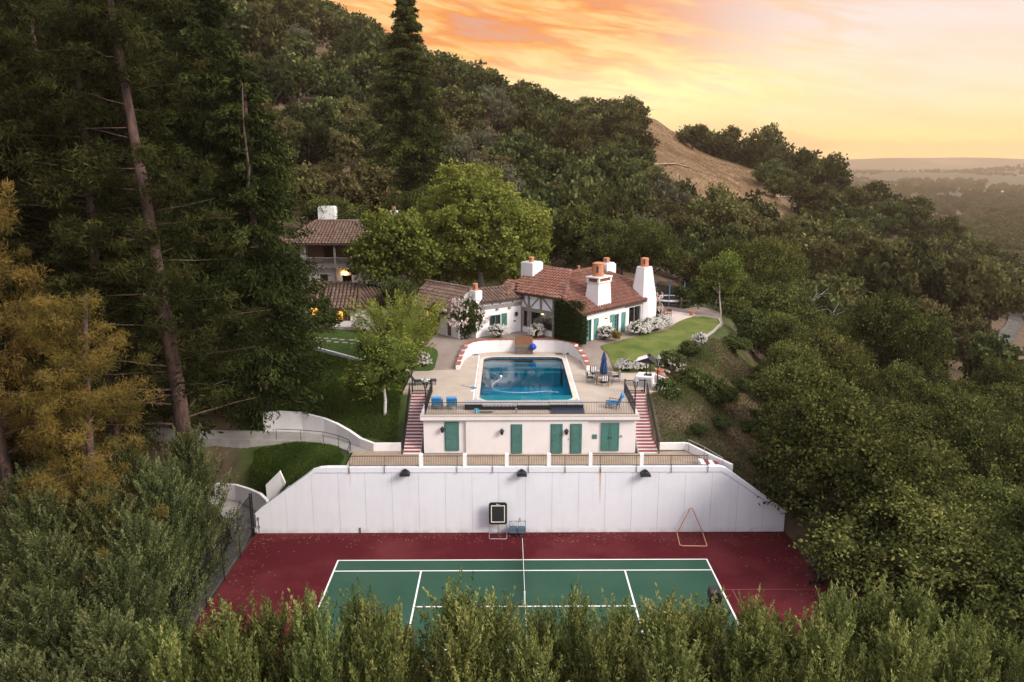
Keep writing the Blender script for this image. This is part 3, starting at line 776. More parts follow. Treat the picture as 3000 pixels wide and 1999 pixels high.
# left front: eaves 3.75 above the terrace, lower near the corner under the long roof
LO = [(3.6, 6.5, .55, 2.18), (6.8, 7.5, .55, 2.18)]
wall_open(w, 7.65, 2.5, LO, .3, UF)
w.slab([(0, 0, 2.5), (0, 7.65, 2.5), (0, 7.65, 3.78), (0, 1.75, 3.78), (0, 0, 2.86)], (.3, 0, 0))
# right front
RO = [(.62, 1.36, 0, 2.05), (5.13, 5.8, 0, 1.95), (7.6, 9.75, .25, 2.28)]
VF = lambda u, d, z: (.3 + u, d + .0, z)
wall_open(w, 11.3, 2.78, [(a - .3, b - .3, c, d) for a, b, c, d in RO], .3, VF)
w.box(11.3, 11.6, .3, 7.5, 0, 2.78); w.box(.3, 11.3, 8.0, 8.3, 0, 3.6); w.box(.02, 4.6, 9.0, 9.3, 0, 3.7); w.box(0, .3, 7.65, 9.0, 0, 3.78)
w.build('wall', STUCCO, house)
MB().box(.31, 11.2, .31, 7.9, .02, .06).build('floor', WOOD, house)
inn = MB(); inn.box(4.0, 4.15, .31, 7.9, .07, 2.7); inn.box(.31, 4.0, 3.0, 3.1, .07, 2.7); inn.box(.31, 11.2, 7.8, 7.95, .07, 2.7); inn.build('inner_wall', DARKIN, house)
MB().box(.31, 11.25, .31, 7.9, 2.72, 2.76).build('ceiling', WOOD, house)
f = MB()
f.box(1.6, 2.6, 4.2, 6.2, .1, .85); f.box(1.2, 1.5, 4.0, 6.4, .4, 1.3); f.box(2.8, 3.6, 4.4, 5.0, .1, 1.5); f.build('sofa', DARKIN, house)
for q in ((2.3, 6.9, 1.5), (3.5, 4.5, 1.75), (2.9, 5.9, 1.25)):
    l = MB().lathe([(.16, 0), (.10, .22)], q, 10).build('table_lamp', LAMPGLOW, house)
for q in ((1.0, 5.0, 2.6), (8.6, 2.0, 2.6)): MB().box(q[0], q[0] + .25, q[1], q[1] + .25, 2.66, 2.70).build('ceiling_lamp', LAMPGLOW, house)
# half timbering, 4 cm proud of the stucco
def lf(y0, z0, y1, z1, wd=.24, name='timber_post'):
    MB().bar((-.02, y0, z0), (-.02, y1, z1), .12, wd, up=(0, 0, 1) if abs(y1 - y0) > abs(z1 - z0) * .05 else (0, 1, 0)).build(name, TIMBER, house)
lf(3.35, 2.34, 7.78, 2.34, .34, 'timber_beam')
def post(y0, y1, z0, z1, x0=-.09, x1=.08): MB().box(x0, x1, y0, y1, z0, z1).build('timber_post', TIMBER, house)
post(7.5, 7.76, 0, 2.16); post(6.5, 6.8, 0.56, 2.16); post(3.3, 3.6, 0, 2.16)
post(6.5, 6.74, 2.52, 3.74); post(4.95, 5.18, 2.52, 3.72); post(3.35, 3.58, 2.52, 3.72); post(7.6, 7.78, 2.52, 3.72)
for y0, z0, y1, z1 in ((7.55, 3.66, 6.86, 2.6), (6.38, 2.6, 5.28, 3.68), (4.86, 3.68, 3.66, 2.6)):
    MB().bar((-.012, y0, z0), (-.012, y1, z1), .1, .2, up=(1, 0, 0)).build('timber_brace', TIMBER, house)
for (a, b, c, d) in LO:
    wn = MB().box(.16, .175, a, b, c, d).build('window', GLASS, house)
    mb = MB(); mb.box(.10, .22, a, a + .07, c, d); mb.box(.10, .22, b - .07, b, c, d); mb.box(.10, .22, a + .07, b - .07, d - .07, d); mb.box(-.05, .22, a + .07, b - .07, c, c + .06)
    mb.build('window_frame', TIMBER, wn)
# right front: french doors, shutters, garden window, lintel
def fdoor(x0, x1, h):
    d = MB().box(x0 + .02, x1 - .02, .18, .22, .02, h).build('door', TEALL, house)
    p = MB()
    for i in range(4): p.box(x0 + .16, x1 - .16, .165, .179, .35 + i * (h - .5) / 4 + .03, .35 + (i + 1) * (h - .5) / 4 - .03)
    p.build('pane', M('dark_glass', (.03, .028, .03), .12, spec=.6), d)
    jb = MB(); jb.box(x0 - .05, x0 + .018, -.03, .28, 0, h + .05); jb.box(x1 - .018, x1 + .05, -.03, .28, 0, h + .05); jb.build('door_frame', TEALL, d)
fdoor(.62, 1.36, 2.05); fdoor(5.13, 5.8, 1.95)
for x, wd, h, z in ((.02, .54, 2.08, .02), (1.78, .72, 2.02, .02), (4.28, .8, 1.98, .05), (6.28, .70, 1.95, .05)):
    s = tag(thing('shutter', None, None), None); s.parent = house
    shutter(s, Matrix.Translation((x, -.01, z)), wd, h, TEALL)
wn = MB().box(7.6, 9.75, .16, .175, .25, 2.28).build('window', GLASS, house)
mb = MB()
for a, b in ((7.6, 7.72), (8.62, 8.7), (9.6, 9.75)): mb.box(a, b, .06, .24, .25, 2.28)
mb.build('window_frame', TIMBER, wn)
MB().box(6.85, 10.45, -.06, .1, 2.36, 2.70).build('timber_beam', TIMBER, house)
# roof
u = MB(); tl = []
RP = [(-.45, -.42), (11.2, -.42), (12.3, 1.9), (9.0, 5.25), (4.55, 5.25), (-.45, 1.8)]
roof_plane(u, tl, RP, [(-.45, -.42, 2.78), (11, -.42, 2.78), (9, 5.25, 5.62)])
LP = [(-.45, 1.8), (4.55, 5.25), (4.7, 9.5), (1.3, 9.5), (-.45, 7.95)]
roof_plane(u, tl, LP, [(-.45, 1.8, 3.89), (-.45, 7.9, 3.89), (4.7, 9.4, 5.86)])
BK = [(4.55, 5.25), (9.0, 5.25), (12.3, 1.9), (12.3, 8.6), (9.0, 9.5), (4.7, 9.5)]
u.slab([(x, y, 5.5 - max(0, (x - 4.7)) * .42 - .12) for x, y in ((4.6, 5.3), (4.7, 9.5), (11.0, 9.5), (11.0, 5.3))], (0, 0, .1))
roof_plane(u, tl, [(-1.5, 7.98), (1.25, 9.55), (1.25, 10.6), (-1.5, 9.6)], [(-1.5, 8, 3.75), (-1.5, 9.6, 3.75), (1.25, 9.6, 4.62)])
ridge_line(tl, (4.62, 5.2, 5.6), (9.0, 5.25, 5.62)); ridge_line(tl, (4.62, 5.25, 5.7), (4.7, 9.5, 5.86))
ridge_line(tl, (-.5, 1.77, 3.87), (4.62, 5.25, 5.66)); ridge_line(tl, (12.3, 1.9, 3.92), (9.0, 5.25, 5.6))
ridge_line(tl, (-1.5, 9.65, 3.75), (1.3, 10.6, 4.6))
roof = u.build('roof', UNDER, house)
lay_tiles(roof, tl)
# chimneys
ch = MB().frustum((2.25, 4.75, -.12, 2.2), 0, (2.6, 4.5, .15, 1.45), 5.15)
ch.frustum((2.6, 4.5, .15, 1.45), 5.15, (2.5, 4.6, .05, 1.55), 5.35)
for a, b in ((2.52, .07), (4.38, .07), (2.52, 1.33), (4.38, 1.33)): ch.box(a, a + .2, b, b + .2, 5.35, 5.75)
ch.box(2.75, 4.35, .12, .2, 5.35, 5.42); ch.box(2.45, 4.65, 0, 1.6, 5.75, 5.87)
chm = ch.build('chimney', STUCCO, house)
g = MB(); g.box(2.7, 4.4, .22, 1.4, 5.36, 5.74); g.build('spark_grille', M('rusty_grille', (.20, .09, .06), .9, (.10, .05, .035), 9), chm)
gm = MB()
for i in range(7):
    x = 2.74 + i * .24; gm.bar((x, .16, 5.43), (x + .22, .16, 5.74), .02); gm.bar((x + .22, .16, 5.43), (x, .16, 5.74), .02)
for i in range(5):
    y = .3 + i * .22; gm.bar((2.6, y, 5.38), (2.6, y + .2, 5.74), .02); gm.bar((2.6, y + .2, 5.38), (2.6, y, 5.74), .02)
gm.build('grille_bars', POT, chm)
chimney_pot(chm, (3.35, .78, 5.87), .56, 1.38)
oc = lambda cx, cy, r: [(cx + r * sx * (1 if k else .62), cy + r * sy * (.62 if k else 1)) for sx, sy, k in ((-1, -1, 1), (-1, -1, 0), (1, -1, 0), (1, -1, 1), (1, 1, 1), (1, 1, 0), (-1, 1, 0), (-1, 1, 1))]
b0, b1 = oc(11.0, .6, 1.15), oc(11.0, .6, .66)
mb = MB(); mb.add([(x, y, 0) for x, y in b0] + [(x, y, 2.6) for x, y in b0] + [(x, y, 6.05) for x, y in b1], [(7, 6, 5, 4, 3, 2, 1, 0), tuple(range(16, 24))] + [(k * 8 + i, k * 8 + (i + 1) % 8, k * 8 + 8 + (i + 1) % 8, k * 8 + 8 + i) for k in (0, 1) for i in range(8)])
c2 = mb.build('chimney', STUCCO, house); chimney_pot(c2, (11.0, .6, 6.05), .42, .95)
c3 = MB().box(9.6, 11.2, 4.3, 5.5, 2.5, 6.0).box(9.75, 11.05, 4.4, 5.4, 6.0, 6.15).build('chimney', STUCCO, house); chimney_pot(c3, (10.3, 4.9, 6.15), .34, .55)
c4 = MB().box(2.4, 4.0, 8.3, 9.9, 2.5, 6.5).box(2.5, 3.9, 8.4, 9.8, 6.5, 6.58).build('chimney', STUCCO, house)
chimney_pot(c4, (2.9, 8.9, 6.58), .26, .5); chimney_pot(c4, (3.4, 9.35, 6.58), .26, .45)
MB().lathe([(.12, -.6), (.12, .5), (.17, .5), (.17, .6), (.02, .62)], (7.75, 6.6, 5.3), 10).build('vent_pipe', POT, house)
# link wing from the gable post to the left wing: local frame along lw
LK = Matrix.Translation((.47, 77.92, HZ)) @ Matrix.Rotation(math.atan2(-.56, -.83), 4, 'Z')      # x along, -y is behind... depth towards +y
hinv = (Matrix.Translation((6.04, 72.7, HZ)) @ Matrix.Rotation(R(46.8), 4, 'Z')).inverted()
LKh = hinv @ LK
# rotation by atan2(-.56,-.83): local +y = (.56,-.83) points to the camera, so the wall's depth is -y
LKF = lambda u_, d, z: tuple(LKh @ Vector((u_, -d, z)))
w = MB(); wall_open(w, 5.2, 3.25, [(2.55, 3.75, .92, 1.95)], .3, LKF); w.build('wall', STUCCO, house)
lk = MB(LKh)
lk.box(.02, 5.0, .003, .07, 2.66, 3.0); lk.build('timber_beam', TIMBER, house)
for x in (1.0, 2.45, 3.4): MB(LKh).box(x, x + .14, .003, .05, 3.0, 3.3).build('timber_post', TIMBER, house)
for x in (1.35, 2.8): MB(LKh).box(x, x + .26, .003, .16, 2.46, 2.62).build('beam_end', TIMBER, house)
mb = MB(LKh); mb.box(2.55, 3.75, -.16, -.14, .92, 1.95); wn = mb.build('window', M('dark_window', (.028, .026, .028), .1, spec=.6), house)
mb = MB(LKh)
for a, b in ((2.5, 2.58), (3.08, 3.16), (3.72, 3.8)): mb.box(a, b, -.13, .02, .88, 2.0)
mb.box(2.58, 3.72, -.13, .02, 1.92, 2.0); mb.box(2.45, 3.85, -.13, .05, .82, .9); mb.build('window_frame', TEAL, wn)
s = thing('shutter', None, None); s.parent = house
shutter(s, LKh @ Matrix.Translation((2.40, .01, .85)) @ Matrix.Rotation(math.pi, 4, 'Z'), .64, 1.2, TEAL)
mb = MB(LKh); mb.box(.70, .90, .003, .03, 1.08, 1.2); mb.box(.88, .98, .003, .03, 1.08, 1.2); mb.build('house_number_tile', BLACKM, house)
u = MB(); tl = []
def lkp(x, d): q = LKh @ Vector((x, -d, 0)); return (q.x, q.y)
poly = [lkp(-.2, -.4), lkp(5.0, -.4), lkp(4.2, 1.7), lkp(-.9, 1.7)]
roof_plane(u, tl, poly, [(*lkp(0, -.4), 3.42), (*lkp(4, -.4), 3.42), (*lkp(0, 1.7), 4.22)])
poly = [lkp(-.9, 1.7), lkp(4.2, 1.7), lkp(4.0, 3.4), lkp(-.9, 3.4)]
roof_plane(u, tl, poly, [(*lkp(0, 1.7), 4.22), (*lkp(4, 1.7), 4.22), (*lkp(0, 3.4), 3.6)])
ridge_line(tl, (*lkp(4.2, 1.7), 4.24), (*lkp(-.9, 1.7), 4.24), CAPB_ME)
lr = u.build('roof', UNDER, house)
lay_tiles(lr, [(m, {TILE_ME: TILEB_ME, CAP_ME: CAPB_ME}.get(me, me)) for m, me in tl], 150)

# ------------------------------------------------------------------ left wing with the arched chimney
LW = Matrix.Translation((-5.6, 74.5, HZ)) @ Matrix.Rotation(math.atan2(.714, -.70), 4, 'Z')   # x along the front to the left, depth is -y
wing = thing('garden_wing', 'low white garden wing with sloping tile roof and arched chimney behind the pink climbing roses', 'house', (-5.6, 74.5, HZ), math.atan2(.714, -.70))
WF = lambda u_, d, z: (u_, -d, z)
w = MB(); wall_open(w, 7.4, 2.35, [(4.45, 4.98, 1.25, 2.2), (1.1, 1.8, .05, 2.0)], .3, WF)
w.box(0, .3, -5.2, -.3, 0, 2.6); w.box(7.1, 7.4, -5.2, -.3, 0, 2.6); w.box(.3, 7.1, -5.2, -4.9, 0, 2.6); w.build('wall', STUCCO, wing)
MB().box(4.4, 5.03, -.22, -.2, 1.2, 2.25).build('window', WINGLOW, wing)
mb = MB(); mb.box(4.38, 4.45, -.25, .03, 1.18, 2.27); mb.box(4.98, 5.05, -.25, .03, 1.18, 2.27); mb.box(4.45, 4.98, -.25, .05, 1.17, 1.25); mb.box(4.45, 4.98, -.25, .03, 2.2, 2.27); mb.build('window_frame', WOOD, wing)
MB().box(1.12, 1.78, -.2, -.14, .05, 2.0).build('door', M('green_brown_door', (.075, .06, .03), .7, (.05, .045, .025), 6), wing)
mb = MB()
for k in range(2): mb.box(1.2 + k * .3, 1.44 + k * .3, -.138, -.12, .2, 1.85)
mb.build('door_panel', WOOD, wing)
u = MB(); tl = []
q = lambda x, d: (x, -d)
poly = [q(-.3, -.4), q(7.3, -.4), q(8.4, 2.9), q(1.4, 2.9), q(-.3, .8)]
roof_plane(u, tl, poly, [(0, .4, 2.3), (4, .4, 2.3), (4, -2.9, 4.28)], me=TILEB_ME)
poly = [q(1.2, 2.9), q(8.4, 2.9), q(8.4, 5.6), q(1.2, 5.6)]
roof_plane(u, tl, poly, [(0, -2.9, 4.28), (4, -2.9, 4.28), (4, -5.6, 2.7)], me=TILEB_ME)
u.slab([(-.3, -.8, 2.95), (1.35, -2.9, 4.2), (1.35, -5.6, 2.7), (-.3, -5.6, 2.6)], (0, 0, .05))
ridge_line(tl, (8.5, -2.9, 4.3), (1.3, -2.9, 4.3), CAPB_ME); ridge_line(tl, (1.4, -2.9, 4.25), (-.3, -.75, 2.95), CAPB_ME)
wr = u.build('roof', UNDER, wing)
lay_tiles(wr, tl, 300)
# the chimney: a stack with a quarter-round shoulder
LWi = LW.inverted()
def wl(X, Y, z): return tuple(LWi @ Vector((X, Y, z + HZ)))
mb = MB()
stack = [(-4.55, 75.2), (-3.95, 74.75), (-3.35, 75.35), (-3.95, 75.85)]
mb.slab([wl(x, y, 0) for x, y in stack], (0, 0, 4.55))
arc = [(-4.45 - .95 * math.sin(R(a)), 2.6 + 1.85 * math.cos(R(a))) for a in range(0, 91, 15)]
prof = [(-4.30, 2.2)] + [(-4.30, 4.45)] + arc + [(-5.40, 0.0), (-5.1, 0.0), (-5.1, 2.4)]
arc2 = [(-4.55 - .55 * math.sin(R(a)), 2.4 + 1.45 * math.cos(R(a))) for a in range(90, -1, -15)]
prof = [(-4.30, 4.45)] + arc + [(-5.40, 0), (-5.12, 0)] + arc2 + [(-4.30, 3.8)]
mb.slab([wl(x, 75.35, z) for x, z in prof], tuple(LWi.to_3x3() @ Vector((.25, .62, 0))))
mb.slab([wl(x, 75.37, z) for x, z in ((-5.05, 0), (-4.2, 0), (-4.2, 2.9), (-5.05, 2.9))], tuple(LWi.to_3x3() @ Vector((.2, .5, 0))))
wc = mb.build('chimney', STUCCO, wing)
p = wl(-3.98, 75.3, 4.55); chimney_pot(wc, p, .25, .72)

# ------------------------------------------------------------------ low wing with lit windows and the two-storey house behind it
low = thing('low_cottage', 'low cottage with wavy weathered tile roof and orange lit windows left of the pool', 'house', (-18.6, 80.4, 8.35), 0)
w = MB()
wall_open(w, 5.0, 2.1, [(1.05, 2.15, .75, 1.75)], .3, lambda a, d, z: (-3.9 + a, d + .9, z))
wall_open(w, 4.2, 1.95, [(.25, 1.2, .7, 1.62), (1.35, 1.9, .7, 1.62)], .3, lambda a, d, z: (-.35 + a, d - .3, z))
w.box(-.35, -.05, 0, 4, 0, 1.95); w.box(3.55, 3.85, 0, 4, 0, 2.0); w.box(3.9, 9.0, 1.6, 1.9, 0, 2.2); w.build('wall', STUCCO, low)
for x0, x1, z0, z1, y in ((-.1, .85, .7, 1.62, -.2), (1.0, 1.55, .7, 1.62, -.2), (-2.85, -1.75, .75, 1.75, 1.0)):
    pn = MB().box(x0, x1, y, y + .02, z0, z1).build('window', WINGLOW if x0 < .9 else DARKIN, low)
    mb = MB(); mb.box(x0 - .07, x0, y - .12, y + .05, z0 - .07, z1 + .07); mb.box(x1, x1 + .07, y - .12, y + .05, z0 - .07, z1 + .07); mb.box(x0, x1, y - .12, y + .05, z1, z1 + .07); mb.box(x0, x1, y - .12, y + .05, z0 - .07, z0)
    xm = (x0 + x1) / 2; mb.box(xm - .025, xm + .025, y - .06, y - .005, z0, z1); mb.build('window_frame', WOOD, pn)
MB().box(-1.6, -1.1, .85, .88, .7, 1.8).build('shutter', WHITE, low)
u = MB(); tl = []
roof_plane(u, tl, [(-4.4, .4), (-.2, .4), (-.2, 3.4), (-3.4, 3.4)], [(-4, .4, 2.35), (-1, .4, 2.35), (-1, 3.4, 4.0)], me=TILEB_ME)
roof_plane(u, tl, [(-.75, -.8), (2.6, -.8), (2.1, 2.7), (-.3, 3.2)], [(-.7, -.8, 2.0), (2, -.8, 1.95), (1, 2.8, 3.9)], me=TILEB_ME)
roof_plane(u, tl, [(2.6, -.8), (4.9, 1.0), (4.6, 3.2), (2.1, 2.7)], [(2.6, -.8, 1.95), (4.9, 1.0, 1.95), (2.1, 2.8, 3.9)], me=TILEB_ME)
roof_plane(u, tl, [(3.9, 1.2), (9.6, .8), (10.4, 3.6), (4.2, 3.8)], [(3.9, 1.2, 2.1), (9.6, .8, 2.1), (9, 3.7, 3.3)], me=TILEB_ME)
u.slab([(-3.4, 3.4, 3.9), (4.4, 3.3, 3.8), (4.4, 6.5, 2.4), (-3.4, 6.5, 2.4)], (0, 0, .08))
ridge_line(tl, (-3.4, 3.4, 4.02), (-.2, 3.3, 3.85), CAPB_ME); ridge_line(tl, (-.2, 3.2, 3.85), (2.1, 2.7, 3.9), CAPB_ME); ridge_line(tl, (2.65, -.8, 1.97), (2.1, 2.7, 3.88), CAPB_ME)
lay_tiles(u.build('roof', UNDER, low), tl, 300)
lc = MB().frustum((5.0, 6.9, 5.3, 6.5), 1.5, (5.3, 6.7, 5.45, 6.3), 4.6).frustum((5.3, 6.7, 5.45, 6.3), 4.6, (5.5, 6.5, 5.6, 6.2), 5.0).build('chimney', STUCCO, low)
chimney_pot(lc, (5.75, 5.9, 5.0), .26, .65); chimney_pot(lc, (6.25, 5.9, 5.0), .26, .62)

big = thing('two_storey_house', 'two storey white house with shady balcony and weathered tile roof among the trees at left', 'house', (-22.6, 95.0, 9.3), R(-4))
w = MB()
wall_open(w, 12, 3.2, [(2.3, 3.3, 0, 2.3), (5.0, 6.2, .8, 2.2)], .3, lambda a, d, z: (-3.2 + a, d + .2, z))
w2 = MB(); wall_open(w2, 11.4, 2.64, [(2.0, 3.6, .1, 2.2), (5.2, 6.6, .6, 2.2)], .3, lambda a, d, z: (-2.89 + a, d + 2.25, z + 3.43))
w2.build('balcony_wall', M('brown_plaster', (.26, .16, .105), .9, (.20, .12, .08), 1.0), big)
w.box(-3.2, -2.9, .5, 7, 0, 6.0); w.box(8.5, 8.8, .5, 7, 0, 6.0); w.box(-2.9, 8.5, 6.7, 7, 0, 6.0); w.build('wall', STUCCO, big)
MB().box(-2.9, 8.5, 2.6, 2.75, 3.4, 6).box(-2.9, 8.5, 3, 3.1, 0, 3).build('inner_wall', DARKIN, big)
MB().box(-4.6, 9, -.4, 2.2, 3.2, 3.42).build('balcony_floor', TIMBER, big)
bl = MB().bar((-4.5, -.3, 4.35), (8.9, -.3, 4.35), .08).bar((-4.5, -.3, 3.55), (8.9, -.3, 3.55), .06)
rb = bl.build('balcony_railing', TIMBER, big)
mb = MB()
for i in range(90): mb.bar((-4.4 + i * .148, -.3, 3.55), (-4.4 + i * .148, -.3, 4.35), .03)
tag(mb.build('balusters', TIMBER, rb), kind='stuff')
for x in (-4.5, -2.4, 1.2, 4.6, 8.8): MB().box(x - .1, x + .1, -.38, -.18, 3.43, 5.95).build('balcony_post', TIMBER, big)
for x in np.arange(-4.2, 9, .8): MB().box(x - .09, x + .09, -.6, 1.5, 3.0, 3.19).build('joist_end', TIMBER, big)
for x in (-2.5, 1.2, 4.6): MB().box(x - .14, x + .14, -.38, -.1, 0, 3.0).build('porch_post', TIMBER, big)
MB().box(-.9, .1, .4, .45, 0, 2.3).build('door', UNDER, big)
MB().box(-1.1, .3, 2.62, 2.66, 5.2, 5.55).build('wall_lamp', LAMPGLOW, big)
MB().box(1.9, 2.5, .05, .15, 2.35, 2.5).build('porch_lamp', LAMPGLOW, big)
u = MB(); tl = []
roof_plane(u, tl, [(-5.2, -.7), (9.4, -.7), (8.0, 4.2), (-2.2, 4.2)], [(-4, -.7, 6.0), (8, -.7, 6.0), (0, 4.2, 8.3)], me=TILEB_ME)
roof_plane(u, tl, [(-5.2, 8.0), (-5.2, -.7), (-2.2, 4.2)], [(-5.2, -.7, 6.0), (-5.2, 8, 6.0), (-2.2, 4.2, 8.3)], me=TILEB_ME)
u.slab([(-2.2, 4.2, 8.2), (8.0, 4.2, 8.2), (9.4, 8, 6.2), (-5.2, 8, 6.2)], (0, 0, .08))
ridge_line(tl, (-2.2, 4.2, 8.3), (8.0, 4.2, 8.3), CAPB_ME); ridge_line(tl, (-5.2, -.7, 6.0), (-2.2, 4.2, 8.3), CAPB_ME)
lay_tiles(u.build('roof', UNDER, big), tl, 300)
bc = MB().box(-2.0, .1, 4.4, 5.6, 5, 10.0).box(-1.9, 0.0, 4.5, 5.5, 10.0, 10.12).build('chimney', WHITE, big)
bc2 = MB().frustum((6.7, 8.1, 4.3, 5.5), 6, (6.95, 7.85, 4.55, 5.3), 9.6).build('chimney', WHITE, big); chimney_pot(bc2, (7.4, 4.9, 9.6), .24, .5)
# wooden pergola beam between the low cottage and the garden wing
MB().bar((-13.5, 79.6, 10.5), (-9.6, 78.6, 10.75), .18).build('beam', GWOOD, tag(thing('pergola', 'weathered wooden pergola beam between the low cottage and garden wing', 'pergola', (0, 0, 0)), None))
for p in ((-13.2, 79.5), (-9.8, 78.7)): MB().box(p[0] - .08, p[0] + .08, p[1] - .08, p[1] + .08, 8.3, 10.6).build('post', GWOOD, bpy.data.objects['pergola'])

# ------------------------------------------------------------------ pool house under the deck
ph = thing('pool_house', 'low pinkish white pool house with five green doors under the pool deck', 'building', (0, 54.3, 4.4))
w = MB()
w.box(-3.95, 4.85, 0, .6, 0, 2.55); w.box(-7.0, -3.951, .16, .6, 0, 2.55); w.box(4.851, 8.3, .16, .6, 0, 2.55)
w.box(-7.0, 8.3, .601, 6.0, -1.0, 2.60)
w.build('wall', PLASTER, ph)
MB().frustum((-7.12, 8.42, -.1, .0), 2.552, (-7.2, 8.5, -.16, .3), 2.62).box(-7.2, 8.5, -.16, .18, 2.62, 2.90).build('cornice', PLASTER, ph)
MB().box(-7.2, -6.96, .18, 6.0, 2.62, 2.90).build('cornice', PLASTER, ph); MB().box(8.29, 8.5, .18, 6.0, 2.62, 2.90).build('cornice', PLASTER, ph)
MB().box(-7.22, 8.52, -.19, .22, 2.902, 2.94).build('parapet_cap', CONC, ph)
for x, wd, z, h, y in ((-5.43, .92, .22, 2.12, .16), (-.66, .70, .06, 2.14, 0), (2.2, .74, .06, 2.16, 0), (3.6, .73, .06, 2.17, 0)):
    louvre_door(ph, wd, h, TEAL, Matrix.Translation((x, y - .005, z)))
for k, x in enumerate((5.77, 6.44)):
    M4 = Matrix.Translation((x, .155, .18)); d = MB(M4).box(.005, .645, -.05, 0, 0, 2.12).build('double_door', TEAL, ph)
    mb = MB(M4); mb.box(.08, .57, -.062, -.051, .2, 1.95); mb.build('screen_panel', M('teal_screen', (.05, .15, .125), .7), d)
    mb = MB(M4)
    for a in ((.005, .08), (.57, .645)): mb.box(a[0], a[1], -.08, -.051, 0, 2.12)
    for a in ((0, .2), (1.95, 2.12)): mb.box(.08, .57, -.08, -.051, *a)
    mb.build('door_rail', TEAL, d)
    MB(M4).box(.04 if k else .54, .10 if k else .60, -.12, -.082, .95, 1.07).build('door_handle', BLACKM, d)
MB().box(5.15, 5.5, .13, .158, 1.08, 1.42).build('vent_panel', TEAL, ph)
MB().box(7.2, 7.32, .09, .158, 1.22, 1.36).build('socket_box', STEEL, ph)
MB().box(3.41, 3.47, -.03, -.002, 1.05, 1.2).build('switch_box', STEEL, ph)

# ------------------------------------------------------------------ stairs beside the pool house
def stairs(name, x0, x1, label):
    t = thing(name, label, 'stairs', (0, 0, 0)); n = 19; rise = (7.25 - 4.4) / n; run = (60.25 - 54.36) / n
    for i in range(n):
        y = 54.36 + i * run; z = 4.4 + (i + 1) * rise
        s = MB().box(x0, x1, y, y + run + .001 * (i + 1 < n), 4.0, z - .025).build('step', WHITE, t)
        MB().box(x0 + .02, x1 - .02, y - .025, y + run - .028, z - .024, z + .005).build('tread_tile', REDSTEP, s)
    return t
stairs('stairway', -8.5, -7.24, 'left stair flight of red treads and white risers beside the white trunked tree')
stairs('stairway', 8.54, 9.92, 'right stair flight of red treads and white risers below the iron gate')
# ------------------------------------------------------------------ tennis wall of plastered panels
def wall_mat():
    """white paint with rust runs under three of the railing brackets"""
    m = M('tennis_wall_paint', (.67, .67, .70), .9, (.61, .61, .645), .6, .12, 40, contrast=(.4, .85))
    nt = m.node_tree; N, L = nt.nodes.new, nt.links.new
    p = [n for n in nt.nodes if n.type == 'BSDF_PRINCIPLED'][0]
    base = p.inputs['Base Color'].links[0].from_socket
    geo = N('ShaderNodeNewGeometry'); sp = N('ShaderNodeSeparateXYZ'); L(geo.outputs['Position'], sp.inputs[0])
    no = N('ShaderNodeTexNoise'); no.inputs['Scale'].default_value = 1.6; no.inputs['Detail'].default_value = 5; L(geo.outputs['Position'], no.inputs['Vector'])
    def m_(op, a, b=None):
        n = N('ShaderNodeMath'); n.operation = op; n.use_clamp = False
        for i, v in enumerate((a, b)):
            if v is None: continue
            if isinstance(v, (int, float)): n.inputs[i].default_value = v
            else: L(v, n.inputs[i])
        return n.outputs[0]
    def mr(v, a, b, c, d):
        n = N('ShaderNodeMapRange'); L(v, n.inputs[0])
        for i, x in zip((1, 2, 3, 4), (a, b, c, d)): n.inputs[i].default_value = x
        return n.outputs[0]
    st = N('ShaderNodeMapping'); st.inputs['Scale'].default_value = (3.2, 3.2, .22); L(geo.outputs['Position'], st.inputs[0])
    sn_ = N('ShaderNodeTexNoise'); sn_.inputs['Scale'].default_value = 1.0; sn_.inputs['Detail'].default_value = 6; L(st.outputs[0], sn_.inputs['Vector'])
    ms = N('ShaderNodeMix'); ms.data_type = 'RGBA'; L(mr(sn_.outputs[0], .52, .80, 0, .38), ms.inputs[0]); L(base, ms.inputs[6]); ms.inputs[7].default_value = (.54, .53, .53, 1)
    foot = N('ShaderNodeMix'); foot.data_type = 'RGBA'; L(m_('MULTIPLY', mr(sp.outputs[2], .45, 0, 0, 1), mr(no.outputs[0], .38, .62, 0, .6)), foot.inputs[0]); L(ms.outputs[2], foot.inputs[6]); foot.inputs[7].default_value = (.42, .36, .34, 1)
    base = foot.outputs[2]
    tot = None
    for x0, z1, z0, wd, st in ((5.36, 4.55, 2.0, .055, 1.0), (-11.7, 4.6, 3.3, .05, .55), (2.95, 4.6, 4.25, .04, .4)):
        dx = m_('ABSOLUTE', m_('SUBTRACT', m_('ADD', sp.outputs[0], m_('MULTIPLY', m_('SUBTRACT', no.outputs[0], .5), .12)), x0))
        f = m_('MULTIPLY', mr(dx, 0, wd * 1.6, 1, 0), m_('MULTIPLY', mr(sp.outputs[2], z0, z1, 0, 1), mr(sp.outputs[2], z1, z1 + .25, 1, 0)))
        f = m_('MULTIPLY', m_('POWER', f, .7), st); tot = f if tot is None else m_('MAXIMUM', tot, f)
    mx = N('ShaderNodeMix'); mx.data_type = 'RGBA'; L(tot, mx.inputs[0]); L(base, mx.inputs[6]); mx.inputs[7].default_value = (.50, .18, .05, 1)
    L(mx.outputs[2], p.inputs['Base Color']); return m
TWALL = wall_mat()
tw = thing('tennis_wall', 'long white tennis court wall of joined panels with raked ends and rust runs', 'wall', (0, 0, 0))
ztop = lambda x: float(np.interp(abs(x + .2), [0, 13.9, 18.2], [4.46, 4.46, 1.32]))
xs = [-18.3 + 0]; x = -18.3
joints = [-18.3, -16.15] + [-14.33 + 1.823 * i for i in range(18)] + [18.2]
joints = sorted(j for j in joints if j <= 18.2)
if joints[-1] - joints[-2] < .5: joints.pop(-2)
